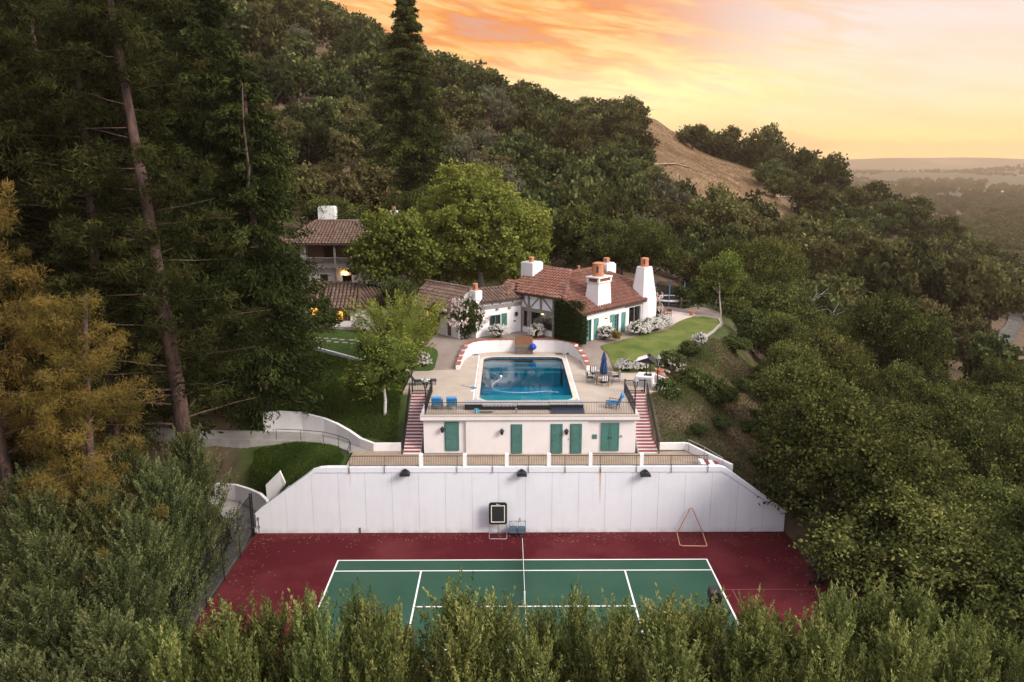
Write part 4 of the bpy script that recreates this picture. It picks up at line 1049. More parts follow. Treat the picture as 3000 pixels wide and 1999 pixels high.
for a, b in zip(joints[:-1], joints[1:]):
    a += .009; b -= .009
    xx = [a] + [k for k in (-14.1, 13.7) if a < k < b] + [b]
    pts = [(a, 50.77, -.02), (b, 50.77, -.02)] + [(k, 50.77, ztop(k)) for k in reversed(xx)]
    MB().slab(pts, (0, .14, 0)).build('panel', TWALL, tw)
bk = [-18.3, -14.1, 13.7, 18.2]
MB().slab([(-18.3, 50.785, -.3), (18.2, 50.785, -.3)] + [(k, 50.785, ztop(k) - .03) for k in reversed(bk)], (0, .3, 0)).build('core', M('joint_grey', (.36, .36, .39), .9), tw)
cp = MB()
top = [(-18.3, 0), (-18.3, 1.50)] + [(-18.05, 1.72), (-17.9, 1.86)] + [(-14.6, 4.30), (-14.2, 4.62), (-13.7, 4.78), (-13.2, 4.82), (13.5, 4.82), (13.9, 4.70), (17.9, 1.75), (18.2, 1.55)]
low_ = [(x_, ztop(x_) - .0) for x_ in (18.2, 13.7, -14.1, -18.3)]
cp.slab([(x_, 50.72, z_) for x_, z_ in top[1:]] + [(x_, 50.72, z_) for x_, z_ in low_], (0, .42, 0))
cp.build('coping', TWALL, tw)
for x_, z_ in ((-18.1, 1.1), (-18.08, .5)): MB().box(x_ - .06, x_ + .06, 50.70, 50.768, z_ - .1, z_ + .1).build('junction_box', STEEL, tw)
MB().tube([(-18.1, 50.74, .0), (-18.1, 50.74, 1.0)], .02).build('conduit', STEEL, tw)
MB().tube([(-11.15, 50.73, 0), (-11.15, 50.73, .4)], .035).build('drain_pipe', BLACKM, tw)

def railing(name, label, pts, h, spacing=.11, lowr=.08, posts=None, group=None, mat=BLACKM, rail=.045, drop=0):
    """iron railing along a 3-D polyline: rails, posts and balusters"""
    t = thing(name, label, 'railing', (0, 0, 0), 0, group)
    P = [Vector(p) for p in pts]
    for nm, z, r in (('top_rail', h, rail), ('bottom_rail', lowr, rail * .7)):
        mb = MB()
        for a, b in zip(P[:-1], P[1:]): mb.bar(a + Vector((0, 0, z)), b + Vector((0, 0, z)), r, r * .8)
        mb.build(nm, mat, t)
    mb = MB()
    for a, b in zip(P[:-1], P[1:]):
        n = max(1, int((b - a).length / spacing))
        for i in range(1, n):
            q = a.lerp(b, i / n); mb.bar(q + Vector((0, 0, lowr)), q + Vector((0, 0, h)), .016)
    tag(mb.build('balusters', mat, t), kind='stuff')
    for q in (posts or []):
        q = Vector(q); MB().box(q.x - .03, q.x + .03, q.y - .03, q.y + .03, q.z - drop, q.z + h + .05).build('post', mat, t)
    return t

pil = [-6.84, -3.87, -1.01, 1.85, 4.68, 8.16]
proto = None
wh = ['one', 'two', 'three', 'four', 'five', 'six']
desc = ['in front of the left stair foot', 'just below the single left door', 'left of the second door from the left', 'below the pair of single doors', 'left of the double doors', 'in front of the right stair foot']
for i, x_ in enumerate(pil):
    if proto is None:
        proto = thing('rail_pillar', '', 'pillar', (x_, 50.99, 4.82), 0, 'white pillars along the tennis wall top')
        MB().box(-.12, .12, -.16, .12, -.06, .84).build('shaft', WHITE, proto); MB().box(-.13, .13, -.17, .13, .84, .90, top=(.03, .03)).build('cap', WHITE, proto)
        o = proto
    else: o = dup(proto, (x_, 50.99, 4.82))
    o['label'] = 'white square pillar in the wall top railing ' + desc[i]
ends = [-11.72] + pil + [12.68]
lab = ['railing at the far left end of the tennis wall', 'railing below the single left door', 'railing under the blank wall with the second lantern', 'railing below the second door from the left', 'railing below the third and fourth doors', 'railing below the green double doors', 'railing at the far right end of the tennis wall']
for i in range(7):
    a = ends[i] + (.13 if i else 0); b = ends[i + 1] - (.13 if i < 6 else 0)
    br = [q for q in (-11.7, -9.3, -6.7 - 9, -4.39, -1.97, .46, 2.95, 5.35, 7.8, 10.17, 12.66) if a <= q <= b]
    t = railing('wall_railing', 'black iron ' + lab[i], [(a, 50.95, 4.82), (b, 50.95, 4.82)], .74, .115, .06, group='black railings on the tennis wall')
    for q in br:
        MB().bar((q, 50.68, 4.38), (q, 50.68, 4.9), .03).bar((q, 50.68, 4.9), (q, 50.93, 4.98), .03).bar((q, 50.93, 4.83), (q, 50.93, 5.6), .03).build('bracket', BLACKM, t)

DX0, DX1 = -6.88, 8.21
railing('deck_railing', 'long black railing along the front edge of the pool deck', [(DX0, 54.62, 7.25), (DX1, 54.62, 7.25)], .95, .12, posts=[(DX0, 54.62, 7.25), (DX1, 54.62, 7.25)])
railing('deck_railing', 'black side railing between the pool deck and the left stairs', [(DX0, 54.7, 7.25), (DX0, 60.3, 7.25)], .95, .12, posts=[(DX0, 60.3, 7.25), (DX0, 57.4, 7.25)])
railing('deck_railing', 'black side railing between the pool deck and the right stairs', [(DX1, 54.7, 7.25), (DX1, 59.9, 7.25)], .95, .12, posts=[(DX1, 59.9, 7.25), (DX1, 57.4, 7.25)])
def gate(label, x0, x1, y):
    t = thing('iron_gate', label, 'gate', (0, 0, 0), 0, 'iron gates at the stair heads')
    mb = MB(); mb.bar((x0, y, 8.2), (x1, y, 8.2), .05); mb.bar((x0, y, 7.36), (x1, y, 7.36), .05); mb.build('gate_frame', BLACKM, t)
    mb = MB(); n = int((x1 - x0) / .13)
    for i in range(n + 1): q = x0 + (x1 - x0) * i / n; mb.bar((q, y, 7.36), (q, y, 8.2), .018)
    tag(mb.build('bars', BLACKM, t), kind='stuff')
    for q in (x0, x1): MB().box(q - .05, q + .05, y - .05, y + .05, 7.25, 8.32).build('post', BLACKM, t)
    MB().box(x1 - .25, x1 - .12, y - .04, y + .04, 7.3, 7.42).build('latch', BLACKM, t)
gate('black iron gate at the head of the right stairs', 8.30, 9.86, 60.3)
gate('black iron gate at the head of the left stairs beside the chaise', -8.45, -6.98, 60.42)
railing('stair_handrail', 'black handrail down the outer side of the right stairs', [(10.0, 54.3, 4.5), (10.0, 60.3, 7.35)], .88, .13, posts=[(10.0, 54.3, 4.4), (10.0, 57.3, 5.85)])
railing('stair_handrail', 'black handrail down the outer side of the left stairs', [(-8.6, 54.3, 4.5), (-8.6, 60.3, 7.35)], .88, .13, posts=[(-8.6, 54.3, 4.4), (-8.6, 57.3, 5.85)])

# flood lights on the wall
fl = thing('flood_light', 'black flood light on the wall above the rebounder and net', 'flood light', (0, 50.7, 4.46), 0, 'flood lights on the tennis wall')
MB().slab([(-.34, -.5, -.12), (.34, -.5, -.12), (.34, -.5, -.02), (.2, -.45, .14), (-.2, -.45, .14), (-.34, -.5, -.02)], (0, .46, .02)).build('hood', BLACKM, fl)
MB().box(-.1, .1, -.2, .04, .16, .24).build('mount', BLACKM, fl)
MB().box(-.28, .28, -.46, -.1, -.135, -.122).build('lens', STEEL, fl)
dup(fl, (-7.9, 50.7, 4.5), 0, 'black flood light on the wall below the left stairs')
dup(fl, (8.37, 50.7, 4.42), 0, 'black flood light on the wall below the right stairs')
# court lamps on poles beside the near trees
pl = thing('lamp_pole', 'black court lamp on a pole rising from the hedge at the right near corner', 'lamp', (7.75, 30.2, .25), 0, 'court lamps on poles in the near hedge')
MB().tube([(0, 0, 0), (0, 0, 7.0)], .055, 8).build('pole', BLACKM, pl)
MB().slab([(-.24, -.18, 6.8), (.22, -.18, 6.8), (.25, -.18, 7.1), (.1, -.18, 7.32), (-.22, -.18, 7.28), (-.28, -.18, 7.0)], (0, .45, .1)).build('hood', BLACKM, pl)
MB().box(.02, .2, -.19, -.05, 6.5, 6.8).build('lens', STEEL, pl)
dup(pl, (-6.45, 29.4, -.2), 0, 'black court lamp on a pole half hidden in the hedge at left')

# ------------------------------------------------------------------ on the court
net = thing('tennis_net', 'tennis net with white tape running away across the green court', 'net', (0, 0, 0))
mb = MB()
for i in range(80):
    y = 34.9 + 12.6 * i / 79; mb.bar((0, y, .05), (0, y, 1.0), .012)
for i in range(16):
    z = .07 + i * .06; mb.bar((0, 34.9, z), (0, 47.8, z), .010)
tag(mb.build('mesh', M('black_net', (.015, .015, .017), .9), net), kind='stuff')
MB().box(-.012, .012, 34.9, 47.8, .98, 1.05).build('tape', WHITE, net)
for y in (34.85, 47.85): MB().tube([(0, y, 0), (0, y, 1.08)], .05, 8).build('net_post', BLACKM, net)
MB().box(-.04, .04, 41.35, 41.45, 0, .97).build('centre_strap', WHITE, net)

rb = thing('rebounder', 'black padded rebounder with white square frame on silver legs', 'rebounder', (-1.62, 50.2, 0))
pad = [(-.62, .98), (-.5, .88), (.5, .88), (.62, .98), (.62, 2.34), (.5, 2.46), (-.5, 2.46), (-.62, 2.34)]
MB().slab([(x_, -.02, z_) for x_, z_ in pad], (0, .12, 0)).build('pad', M('black_vinyl', (.012, .012, .016), .6), rb)
fr = MB()
for a in ((-.47, -.42, 1.04, 2.28), (.42, .47, 1.04, 2.28)): fr.box(a[0], a[1], -.045, -.021, a[2], a[3])
for a in ((1.04, 1.09), (2.23, 2.28)): fr.box(-.42, .42, -.045, -.021, *a)
fr.build('target_frame', M('cream_tape', (.75, .72, .6), .8), rb)
MB().box(-.40, .40, -.028, -.021, 1.11, 2.21).build('net', M('net_black', (.018, .020, .020), .9), rb)
lg = MB(); lg.tube([(-.58, .05, .9), (-.6, -.0, .03), (-.6, -.38, .03), (-.5, -.46, .03), (.5, -.46, .03), (.6, -.38, .03), (.6, 0, .03), (.58, .05, .9)], .025, 6)
lg.build('leg_frame', STEEL, rb)
MB().tube([(0, .1, .95), (0, .42, .02)], .018).build('strut', BLACKM, rb); MB().bar((-.6, .42, .03), (.6, .42, .03), .04).build('back_bar', STEEL, rb)
# flat print on the pad's upper edge (maker's script, unreadable at this size)
sc = MB()
for i, (a, b) in enumerate(((-.11, -.06), (-.05, -.02), (-.01, .02), (.03, .06), (.07, .11))): sc.box(a, b, -.024, -.021, 2.335, 2.37 + (.03 if i == 0 else 0))
sc.build('script_print', WHITE, rb)
ct = thing('ball_cart', 'low grey blue double basket ball cart beside the rebounder', 'cart', (-.28, 50.42, 0))
BG = M('blue_grey_metal', (.075, .12, .16), .55)
for s_ in (-1, 1):
    b_ = MB(); x0, x1 = (-.56, -.03) if s_ < 0 else (.03, .56)
    b_.box(x0, x1, -.2, .2, .2, .56); b_.build('basket', BG, ct)
    f_ = MB(); 
    for xx in (x0 + .02, x1 - .02): f_.bar((xx, -.2, .2), (xx, -.2, 1.1), .03)
    f_.bar((x0, -.2, 1.1), (x1, -.2, 1.1), .03)
    cx_ = (x0 + x1) / 2; f_.tube([(cx_ + .08 * math.cos(a), -.2, .83 + .1 * math.sin(a)) for a in np.linspace(0, 2 * math.pi, 13)[:-1]], .010, 5, close=True)
    for dx, dz in ((-1, 1), (1, 1), (-1, -1), (1, -1)): f_.bar((cx_ + .06 * dx, -.2, .83 + .08 * dz), (cx_ + .23 * dx, -.2, .83 + .26 * dz), .014)
    f_.build('basket_frame', BG, ct)
mb = MB()
for xx in (-.1, .16): mb.tube([(xx, -.32, .1), (xx + .06, -.32, .1)], .1, 10)
mb.build('wheel', BLACKM, ct); MB().bar((.05, -.1, 1.0), (.12, -.2, 1.32), .03).bar((.17, -.1, 1.0), (.18, -.2, 1.32), .03).build('handle', BLACKM, ct)
gl = thing('goal_frame', 'orange triangular tube goal without net leaning by the white wall', 'goal', (0, 0, 0))
pts = [(10.72, 50.45, .04), (10.56, 48.8, .04), (10.72, 48.66, .04), (12.25, 48.6, .04), (12.35, 48.68, .04), (12.5, 50.4, .04)]
OR = M('faded_orange_tube', (.52, .20, .10), .6, (.40, .12, .08), 3)
MB().tube(pts, .03).build('base_tube', M('pale_orange_tube', (.62, .33, .20), .6), gl)
MB().tube([(10.72, 50.45, .05), (11.55, 50.6, 1.80), (11.65, 50.6, 1.87), (11.74, 50.6, 1.80), (12.5, 50.4, .05)], .03).build('upright_tube', OR, gl)
tt = thing('folded_table_tennis_table', 'folded blue table tennis table on castors under the right oak', 'table', (18.0, 44.6, 0), R(70))
BT = M('blue_table_top', (.02, .07, .14), .5)
MB().slab([(-1.2, -.12, .3), (1.2, -.12, .3), (1.2, -.3, 1.55), (-1.2, -.3, 1.55)], (0, .03, 0)).build('table_top', BT, tt)
MB().slab([(-1.2, .12, .3), (1.2, .12, .3), (1.2, .3, 1.55), (-1.2, .3, 1.55)], (0, .03, 0)).build('table_top', BT, tt)
for x_ in (-1, 1):
    MB().box(x_ - .03, x_ + .03, -.3, .3, .12, .28).build('leg', BLACKM, tt)
    for y_ in (-.28, .28): MB().tube([(x_ - .03, y_, .07), (x_ + .03, y_, .07)], .07, 8).build('castor', M('red_castor', (.25, .05, .05), .5) if y_ < 0 else BLACKM, tt)
# fence left of the court
SCREEN = None
def screen():
    m, nt = nodes('black_fence_mesh'); N, L = nt.nodes.new, nt.links.new
    out = N('ShaderNodeOutputMaterial'); t = N('ShaderNodeBsdfTransparent'); d = N('ShaderNodeBsdfDiffuse'); d.inputs[0].default_value = (.012, .012, .013, 1)
    mx = N('ShaderNodeMixShader'); mx.inputs[0].default_value = .38; L(t.outputs[0], mx.inputs[1]); L(d.outputs[0], mx.inputs[2]); L(mx.outputs[0], out.inputs[0]); return m
fence = thing('court_fence', 'tall black mesh fence along the left edge of the red court', 'fence', (-18.42, 0, 0))
for i in range(8):
    y = 50.65 - i * 3.0; MB().tube([(0, y, -.2), (0, y, 3.05)], .045, 8).build('fence_post', BLACKM, fence)
    if i < 7: MB().box(-.004, .004, y - 2.94, y - .06, .06, 2.98).build('mesh_panel', screen() if i == 0 else bpy.data.materials['black_fence_mesh'], fence)
MB().tube([(0, 29.65, 3.0), (0, 50.65, 3.0)], .03).build('top_rail', BLACKM, fence); MB().tube([(-.12, 50.6, -.2), (-.12, 50.6, 3.0)], .05).build('fence_post', BLACKM, fence)

# ------------------------------------------------------------------ retaining walls and the handrail of the upper path
def wallstrip(name, label, pts, tops, thick, z0, cap=None, mat=STUCCO):
    t = thing(name, label, 'wall', (0, 0, 0)); P = [Vector(p) for p in pts]; L_, R_ = [], []
    for i, p in enumerate(P):
        d = (P[min(i + 1, len(P) - 1)] - P[max(i - 1, 0)]).normalized(); n_ = Vector((-d.y, d.x)) * thick / 2
        L_.append(p + n_); R_.append(p - n_)
    k = len(P); vs = []
    for i in range(k):
        zb = z0[i] if isinstance(z0, (list, tuple)) else z0
        vs += [(*L_[i], zb), (*R_[i], zb), (*R_[i], tops[i]), (*L_[i], tops[i])]
    fs = [(4 * i + a, 4 * i + (a + 1) % 4, 4 * i + 4 + (a + 1) % 4, 4 * i + 4 + a) for i in range(k - 1) for a in range(4)] + [(3, 2, 1, 0), tuple(4 * (k - 1) + a for a in range(4))]
    mb = MB().add(vs, fs); o = mb.build('wall_body', mat, t)
    return t
wallstrip('path_wall', 'curved white retaining wall along the upper path on the grass bank', [(-8.65, 55.05), (-10.7, 55.05), (-11.8, 55.9), (-12.8, 56.9), (-13.9, 57.8), (-15, 58.45), (-16.9, 59.15), (-18.7, 59.35), (-20.0, 59.4)], [4.98, 4.98, 5.05, 5.3, 5.55, 5.75, 6.0, 6.05, 5.9], .25, 4.0)
wallstrip('kerb_wall', 'low pale wall holding the lawn above the steep grass bank', [(-25, 76.6), (-22, 74.3), (-19.2, 72.3), (-16.6, 70.6), (-13.9, 68.95), (-12.0, 67.9), (-9.4, 66.4)], [8.38, 8.36, 8.2, 8.0, 7.75, 7.6, 7.42], .22, 6.0)
hr = thing('path_handrail', 'thin black handrail curving along the outer edge of the upper path', 'handrail', (0, 0, 0))
HP = [(-18.5, 57.4), (-16.6, 57.2), (-14.8, 56.75), (-13.5, 55.95), (-12.5, 55.0), (-12.25, 54.2), (-12.25, 53.2)]
MB().tube([(x_, y_, 5.25) for x_, y_ in HP], .025).build('rail', BLACKM, hr)
for x_, y_ in HP[::1]: MB().tube([(x_, y_, 4.3), (x_, y_, 5.25)], .02).build('post', BLACKM, hr)
wallstrip('path_edge_wall', 'pale low wall under the outer edge of the upper path', [(-16.0, 56.95), (-18.5, 57.15), (-20.4, 57.15), (-24, 57.6), (-29, 58.4)], [4.42, 4.46, 4.5, 4.5, 4.5], .2, 3.2, mat=GREYC)
wallstrip('curved_path_wall', 'curved white wall along the lower path beside the tennis wall end', [(-17.45, 51.25), (-17.75, 51.9), (-18.5, 52.8), (-19.6, 53.85), (-21.0, 55.0), (-22.8, 55.75)], [1.7, 1.95, 2.05, 1.95, 1.8, 1.6], .22, .3)
wallstrip('lower_path_wall', 'low pale kerb along the near edge of the lower path', [(-20.3, 51.0), (-21.9, 53.05), (-24, 54.05), (-28, 54.6)], [.9, 1.1, 1.15, 1.1], .22, 0.0, mat=GREYC)
wg = thing('wing_wall', 'small white triangular wall on the bank above the tennis wall end', 'wall', (0, 0, 0))
MB().slab([(-18.0, 52.6, 1.6), (-16.75, 52.45, 2.0), (-16.6, 52.4, 3.0), (-16.95, 52.5, 3.85), (-18.05, 52.65, 2.75)], (0, .2, 0)).build('wall_face', STUCCO, wg)
wallstrip('raked_kerb', 'white sloping kerb just behind the left end of the tennis wall', [(-17.55, 51.35), (-16.1, 51.75)], [1.75, 3.1], .18, .5)
wallstrip('stair_side_wall', 'low white wall beyond the foot of the right stairs', [(10.05, 54.95), (12.0, 55.0), (12.2, 54.9), (13.6, 52.6), (14.5, 51.4)], [4.98, 4.98, 4.98, 4.85, 4.72], .22, 3.4)
st = thing('bank_steps', 'short flight of red and white steps behind the right end of the wall', 'stairs', (0, 0, 0))
for i in range(4): s_ = MB().box(12.4 + i * .33, 12.72 + i * .33, 51.3, 52.5, 3.6, 4.62 - i * .05 + .1).build('step', REDSTEP if i % 2 else WHITE, st)
hr2 = thing('bank_handrail', 'thin white handrail on the bank at the right end of the tennis wall', 'handrail', (0, 0, 0))
MB().tube([(12.2, 54.6, 5.35), (13.0, 53.2, 5.3), (13.9, 51.6, 5.1)], .022).build('rail', STEEL, hr2)
for q in ((12.2, 54.6, 5.35), (13.0, 53.2, 5.3), (13.9, 51.6, 5.1)): MB().tube([(q[0], q[1], 4.3), q], .018).build('post', STEEL, hr2)
wallstrip('lawn_edging', 'thin pale concrete kerb curving around the right lawn edge', [(19.0, 85.4), (20.4, 85.2), (21.75, 83.6), (21.4, 81.4), (19.8, 78.0), (18.3, 75.3), (17.1, 72.8)], [8.45, 8.45, 8.46, 8.45, 8.44, 8.44, 8.3], .16, 7.6, mat=M('pale_kerb', (.33, .30, .26), .9))

# curved white pool wall with stepped terracotta coping
CW = [(-5.28, 67.15), (-5.22, 68.3), (-5.13, 69.5), (-5.0, 70.7), (-4.75, 71.8), (-4.35, 72.7), (-3.75, 73.3), (-2.95, 73.68), (-1.8, 73.82), (-.27, 73.86), (1.5, 73.86), (2.6, 73.84), (3.55, 73.72), (4.35, 73.35), (5.0, 72.65), (5.45, 71.7), (5.75, 70.6), (5.92, 69.4), (6.03, 68.1), (6.1, 66.95)]
pw = thing('curved_pool_wall', 'curved white wall with stepped terracotta coping around the far end of the pool', 'wall', (0, 0, 0))
ctop = lambda i: 8.42 if 5 <= i <= 14 else [7.62, 7.78, 7.96, 8.14, 8.3][i if i < 5 else 19 - i] if i < 5 or i > 14 else 8.42
P = [Vector(p) for p in CW]
for i in range(len(P) - 1):
    a, b = P[i], P[i + 1]; d = (b - a).normalized(); n_ = Vector((-d.y, d.x)) * .17; z = max(ctop(i), ctop(i + 1)) if 4 <= i <= 14 else min(ctop(i), ctop(i + 1)) + .05
    d1 = (P[min(i + 2, len(P) - 1)] - a).normalized(); d0 = (b - P[max(i - 1, 0)]).normalized()
    n0 = Vector((-d0.y, d0.x)) * .17; n1 = Vector((-d1.y, d1.x)) * .17
    q = [a + n0, a - n0, b - n1, b + n1]
    MB().prism([(v.x, v.y) for v in q][::-1], 6.9, z).build('wall_section', STUCCO, pw)
    m = 3
    for k in range(m):
        def L2(t, s): 
            c = a.lerp(b, t); nn = n0.lerp(n1, t) * 1.25; return c + nn * s
        t0, t1 = k / m + .02, (k + 1) / m - .02
        MB().prism([(v.x, v.y) for v in (L2(t0, 1), L2(t0, -1), L2(t1, -1), L2(t1, 1))][::-1], z + .001, z + .055).build('coping_tile', COPING, pw)

# ------------------------------------------------------------------ swimming pool
def pool_mats():
    m, nt = nodes('pool_water'); N, L = nt.nodes.new, nt.links.new
    out = N('ShaderNodeOutputMaterial'); t = N('ShaderNodeBsdfTransparent'); t.inputs[0].default_value = (.20, .86, .95, 1)
    g = N('ShaderNodeBsdfGlossy'); g.inputs['Roughness'].default_value = .02; g.inputs[0].default_value = (1, 1, 1, 1)
    f = N('ShaderNodeFresnel'); f.inputs[0].default_value = 1.36
    tc = N('ShaderNodeTexCoord'); n = N('ShaderNodeTexNoise'); n.inputs['Scale'].default_value = 1.6; n.inputs['Detail'].default_value = 4; L(tc.outputs['Object'], n.inputs['Vector'])
    b = N('ShaderNodeBump'); b.inputs['Strength'].default_value = .12; b.inputs['Distance'].default_value = .05; L(n.outputs[0], b.inputs['Height'])
    L(b.outputs[0], g.inputs['Normal']); L(b.outputs[0], f.inputs['Normal'])
    mx = N('ShaderNodeMixShader'); L(f.outputs[0], mx.inputs[0]); L(t.outputs[0], mx.inputs[1]); L(g.outputs[0], mx.inputs[2]); L(mx.outputs[0], out.inputs[0])
    return m
pool = bpy.data.objects.new('swimming_pool', None); COL.objects.link(pool); tag(pool, kind='structure')
wv = [(x_, y_, 7.09) for x_, y_ in rrect(-3.11, 4.09, 58.06, 71.67, 1.0)]
wo = MB().add(wv, [tuple(range(len(wv)))]).build('pool_water', pool_mats(), pool)
PP = M('pool_plaster', (.02, .44, .58), .7, (.016, .38, .51), .6)
n_ = len(POOL); bs = MB()
bs.add([(x_, y_, 4.9) for x_, y_ in POOL] + [(x_, y_, 6.95) for x_, y_ in POOL], [tuple(range(n_))] + [(i, (i + 1) % n_, n_ + (i + 1) % n_, n_ + i) for i in range(n_)])
bs.build('basin', PP, pool)
tb = MB()
for i in range(n_):
    a, b = Vector(POOL[i]), Vector(POOL[(i + 1) % n_]); k = max(1, int((b - a).length / .3))
    for j in range(k):
        p_, q_ = a.lerp(b, (j + .06) / k), a.lerp(b, (j + .94) / k)
        d = (q_ - p_).normalized(); w_ = Vector((d.y, -d.x)) * -.012
        tb.slab([(p_.x, p_.y, 6.97), (q_.x, q_.y, 6.97), (q_.x, q_.y, 7.21), (p_.x, p_.y, 7.21)], (w_.x, w_.y, 0))
tag(tb.build('waterline_tiles', M('blue_waterline_tile', (.03, .075, .12), .25, (.09, .17, .22), 9, contrast=(.42, .58)), pool), kind='stuff')
MB().add([(x_, y_, 6.97) for x_, y_ in POOL] + [(x_, y_, 7.22) for x_, y_ in POOL], [(i, (i + 1) % n_, n_ + (i + 1) % n_, n_ + i) for i in range(n_)]).build('tile_backing', M('tile_grout', (.2, .25, .27), .8), pool)
for i in range(3): MB().box(-2.9, 3.9, 71.6 - .55 * (i + 1), 71.6 - .55 * i - .003, 4.95, 6.75 - .28 * i).build('pool_step', M('step_plaster%d' % i, (.20 - .03 * i, .42 - .02 * i, .48), .7) if False else bpy.data.materials.get('step_plaster') or M('step_plaster', (.19, .43, .50), .7), pool)
outer = rrect(-3.46, 4.44, 57.72, 72.02, 1.25); no_ = len(outer)
MB().add([(x_, y_, 7.262) for x_, y_ in outer] + [(x_, y_, 7.268) for x_, y_ in POOL] + [(x_, y_, 7.2) for x_, y_ in POOL], [(i, (i + 1) % no_, no_ + (i + 1) % no_, no_ + i) for i in range(no_)] + [(no_ + i, no_ + (i + 1) % no_, 2 * no_ + (i + 1) % no_, 2 * no_ + i) for i in range(no_)]).build('pool_coping', M('pale_pool_coping', (.62, .53, .45), .85, (.54, .46, .39), 1.2), pool)
for x_ in (-3.56, 4.5): MB().box(x_ - .05, x_ + .05, 57.7, 72.3, 7.2, 7.258).build('drain_strip', WHITE, pool)
hs = thing('pool_hose', 'thin white cleaner hose floating in an S curve on the pool', 'hose', (0, 0, 0))
H_ = [(-1.9, 66.3), (-1.55, 65.7), (-1.45, 65.1), (-1.7, 64.3), (-2.05, 63.4), (-2.2, 62.5), (-2.05, 61.7), (-1.6, 61.1), (-.8, 60.8), (.3, 60.7), (1.2, 60.85), (2.2, 61.1), (2.9, 61.15)]
sp = [tuple(p) + (7.11,) for p in smooth_poly(H_, 4)[:-4]]
MB().tube(sp, .011, 6).build('hose', WHITE, hs); MB().ball((-1.5, 65.4, 7.13), .11).build('float', WHITE, hs)
sk = thing('skimmer_net', 'blue leaf skimmer net with pole lying on the deck left of the pool', 'skimmer', (0, 0, 7.27))
MB().tube([(-4.75, 62.35, 0), (-3.85, 61.55, 0)], .022).build('pole', STEEL, sk); MB().tube([(-3.85, 61.6, .02), (-3.75, 61.75, .02), (-3.45, 61.5, .02), (-3.5, 61.25, .02), (-3.8, 61.35, .02)], .03, close=True).build('rim', BLUEF, sk)
MB().add([(-3.85, 61.6, .015), (-3.75, 61.75, .015), (-3.45, 61.5, .015), (-3.5, 61.25, .015), (-3.8, 61.35, .015)], [(0, 1, 2, 3, 4)]).build('netting', BLUEF, sk)
dl = MB().lathe([(.14, 0), (.13, .012)], (-3.75, 60.7, 7.252), 14).build('deck_lid', WHITE); dl.name = 'skimmer_cover'; tag(dl, 'round white skimmer lid in the deck beside the pool', 'lid')
for i, (x_, y_) in enumerate(((-4.0, 72.55), (3.9, 72.75))):
    h_ = thing('coiled_cable', ['dark coiled cable on the deck by the left far pool corner', 'dark cable patch on the deck by the right far pool corner'][i], 'cable', (x_, y_, 7.262))
    rr_ = random.Random(i)
    MB().tube([(.32 * math.cos(a) * rr_.uniform(.5, 1.2), .22 * math.sin(a) * rr_.uniform(.5, 1.2), .02) for a in np.linspace(0, 12, 24)], .018, 5).build('cable', BLACKM, h_)

# pool cover bench at the front, flat panel, bucket
pc = thing('pool_cover_bench', 'long black sided pool cover box with grey lids along the front of the deck', 'pool cover', (0, 0, 7.25))
MB().box(-4.1, 4.62, 55.75, 56.35, .05, .42).build('box', M('black_sheet', (.010, .010, .012), .7), pc)
LID = M('grey_lid', (.34, .33, .32), .6, (.27, .265, .26), 3)
for a, b, zz in ((-4.12, -2.85, .50), (-2.83, -.25, .44), (-.23, 2.1, .44), (2.12, 3.38, .47), (3.4, 4.64, .47)): MB().box(a, b, 55.7, 56.75, zz - .06, zz).build('lid', LID, pc)
for i in range(9): MB().box(-2.75 + i * .28, -2.53 + i * .28, 55.73, 55.749, .30, .38).build('label_strip', M('pale_strip', (.45, .44, .43), .7) if i == 0 else bpy.data.materials['pale_strip'], pc)
fp = MB().slab([(2.15, 54.8, 7.262), (4.62, 54.8, 7.262), (4.62, 55.68, 7.42), (2.25, 55.68, 7.42)], (0, 0, .03)).build('flat_panel', M('dark_blue_panel', (.02, .025, .05), .35)); tag(fp, 'dark navy panel leaning flat behind the deck railing at right', 'panel')
bu = thing('bucket', 'small bright blue bucket behind the deck railing', 'bucket', (-3.2, 55.15, 7.25))
MB().lathe([(.13, 0), (.16, .28), (.17, .3), (.15, .3), (.12, .05)], (0, 0, 0), 14).build('pail', M('bright_blue_plastic', (.04, .38, .62), .4), bu); MB().box(-.02, .02, -.165, -.15, .0, .28).build('strap', WHITE, bu)
gh = thing('garden_hose', 'thin green hose coiled on the deck beside the blue bucket', 'hose', (-2.5, 55.2, 7.27))
MB().tube([(.55 * math.cos(a) * (1 - a / 60), .2 * math.sin(a) * (1 - a / 60), .01 + .002 * a) for a in np.linspace(0, 19, 50)], .015, 5).build('hose_coil', M('green_hose', (.05, .10, .06), .5), gh)
MB().box(-.38, -.26, 55.0, 55.12, 7.25, 7.62).build('meter_post', STEEL, tag(thing('meter_box', 'small grey meter post behind the deck railing centre', 'meter', (0, 0, 0)), None))

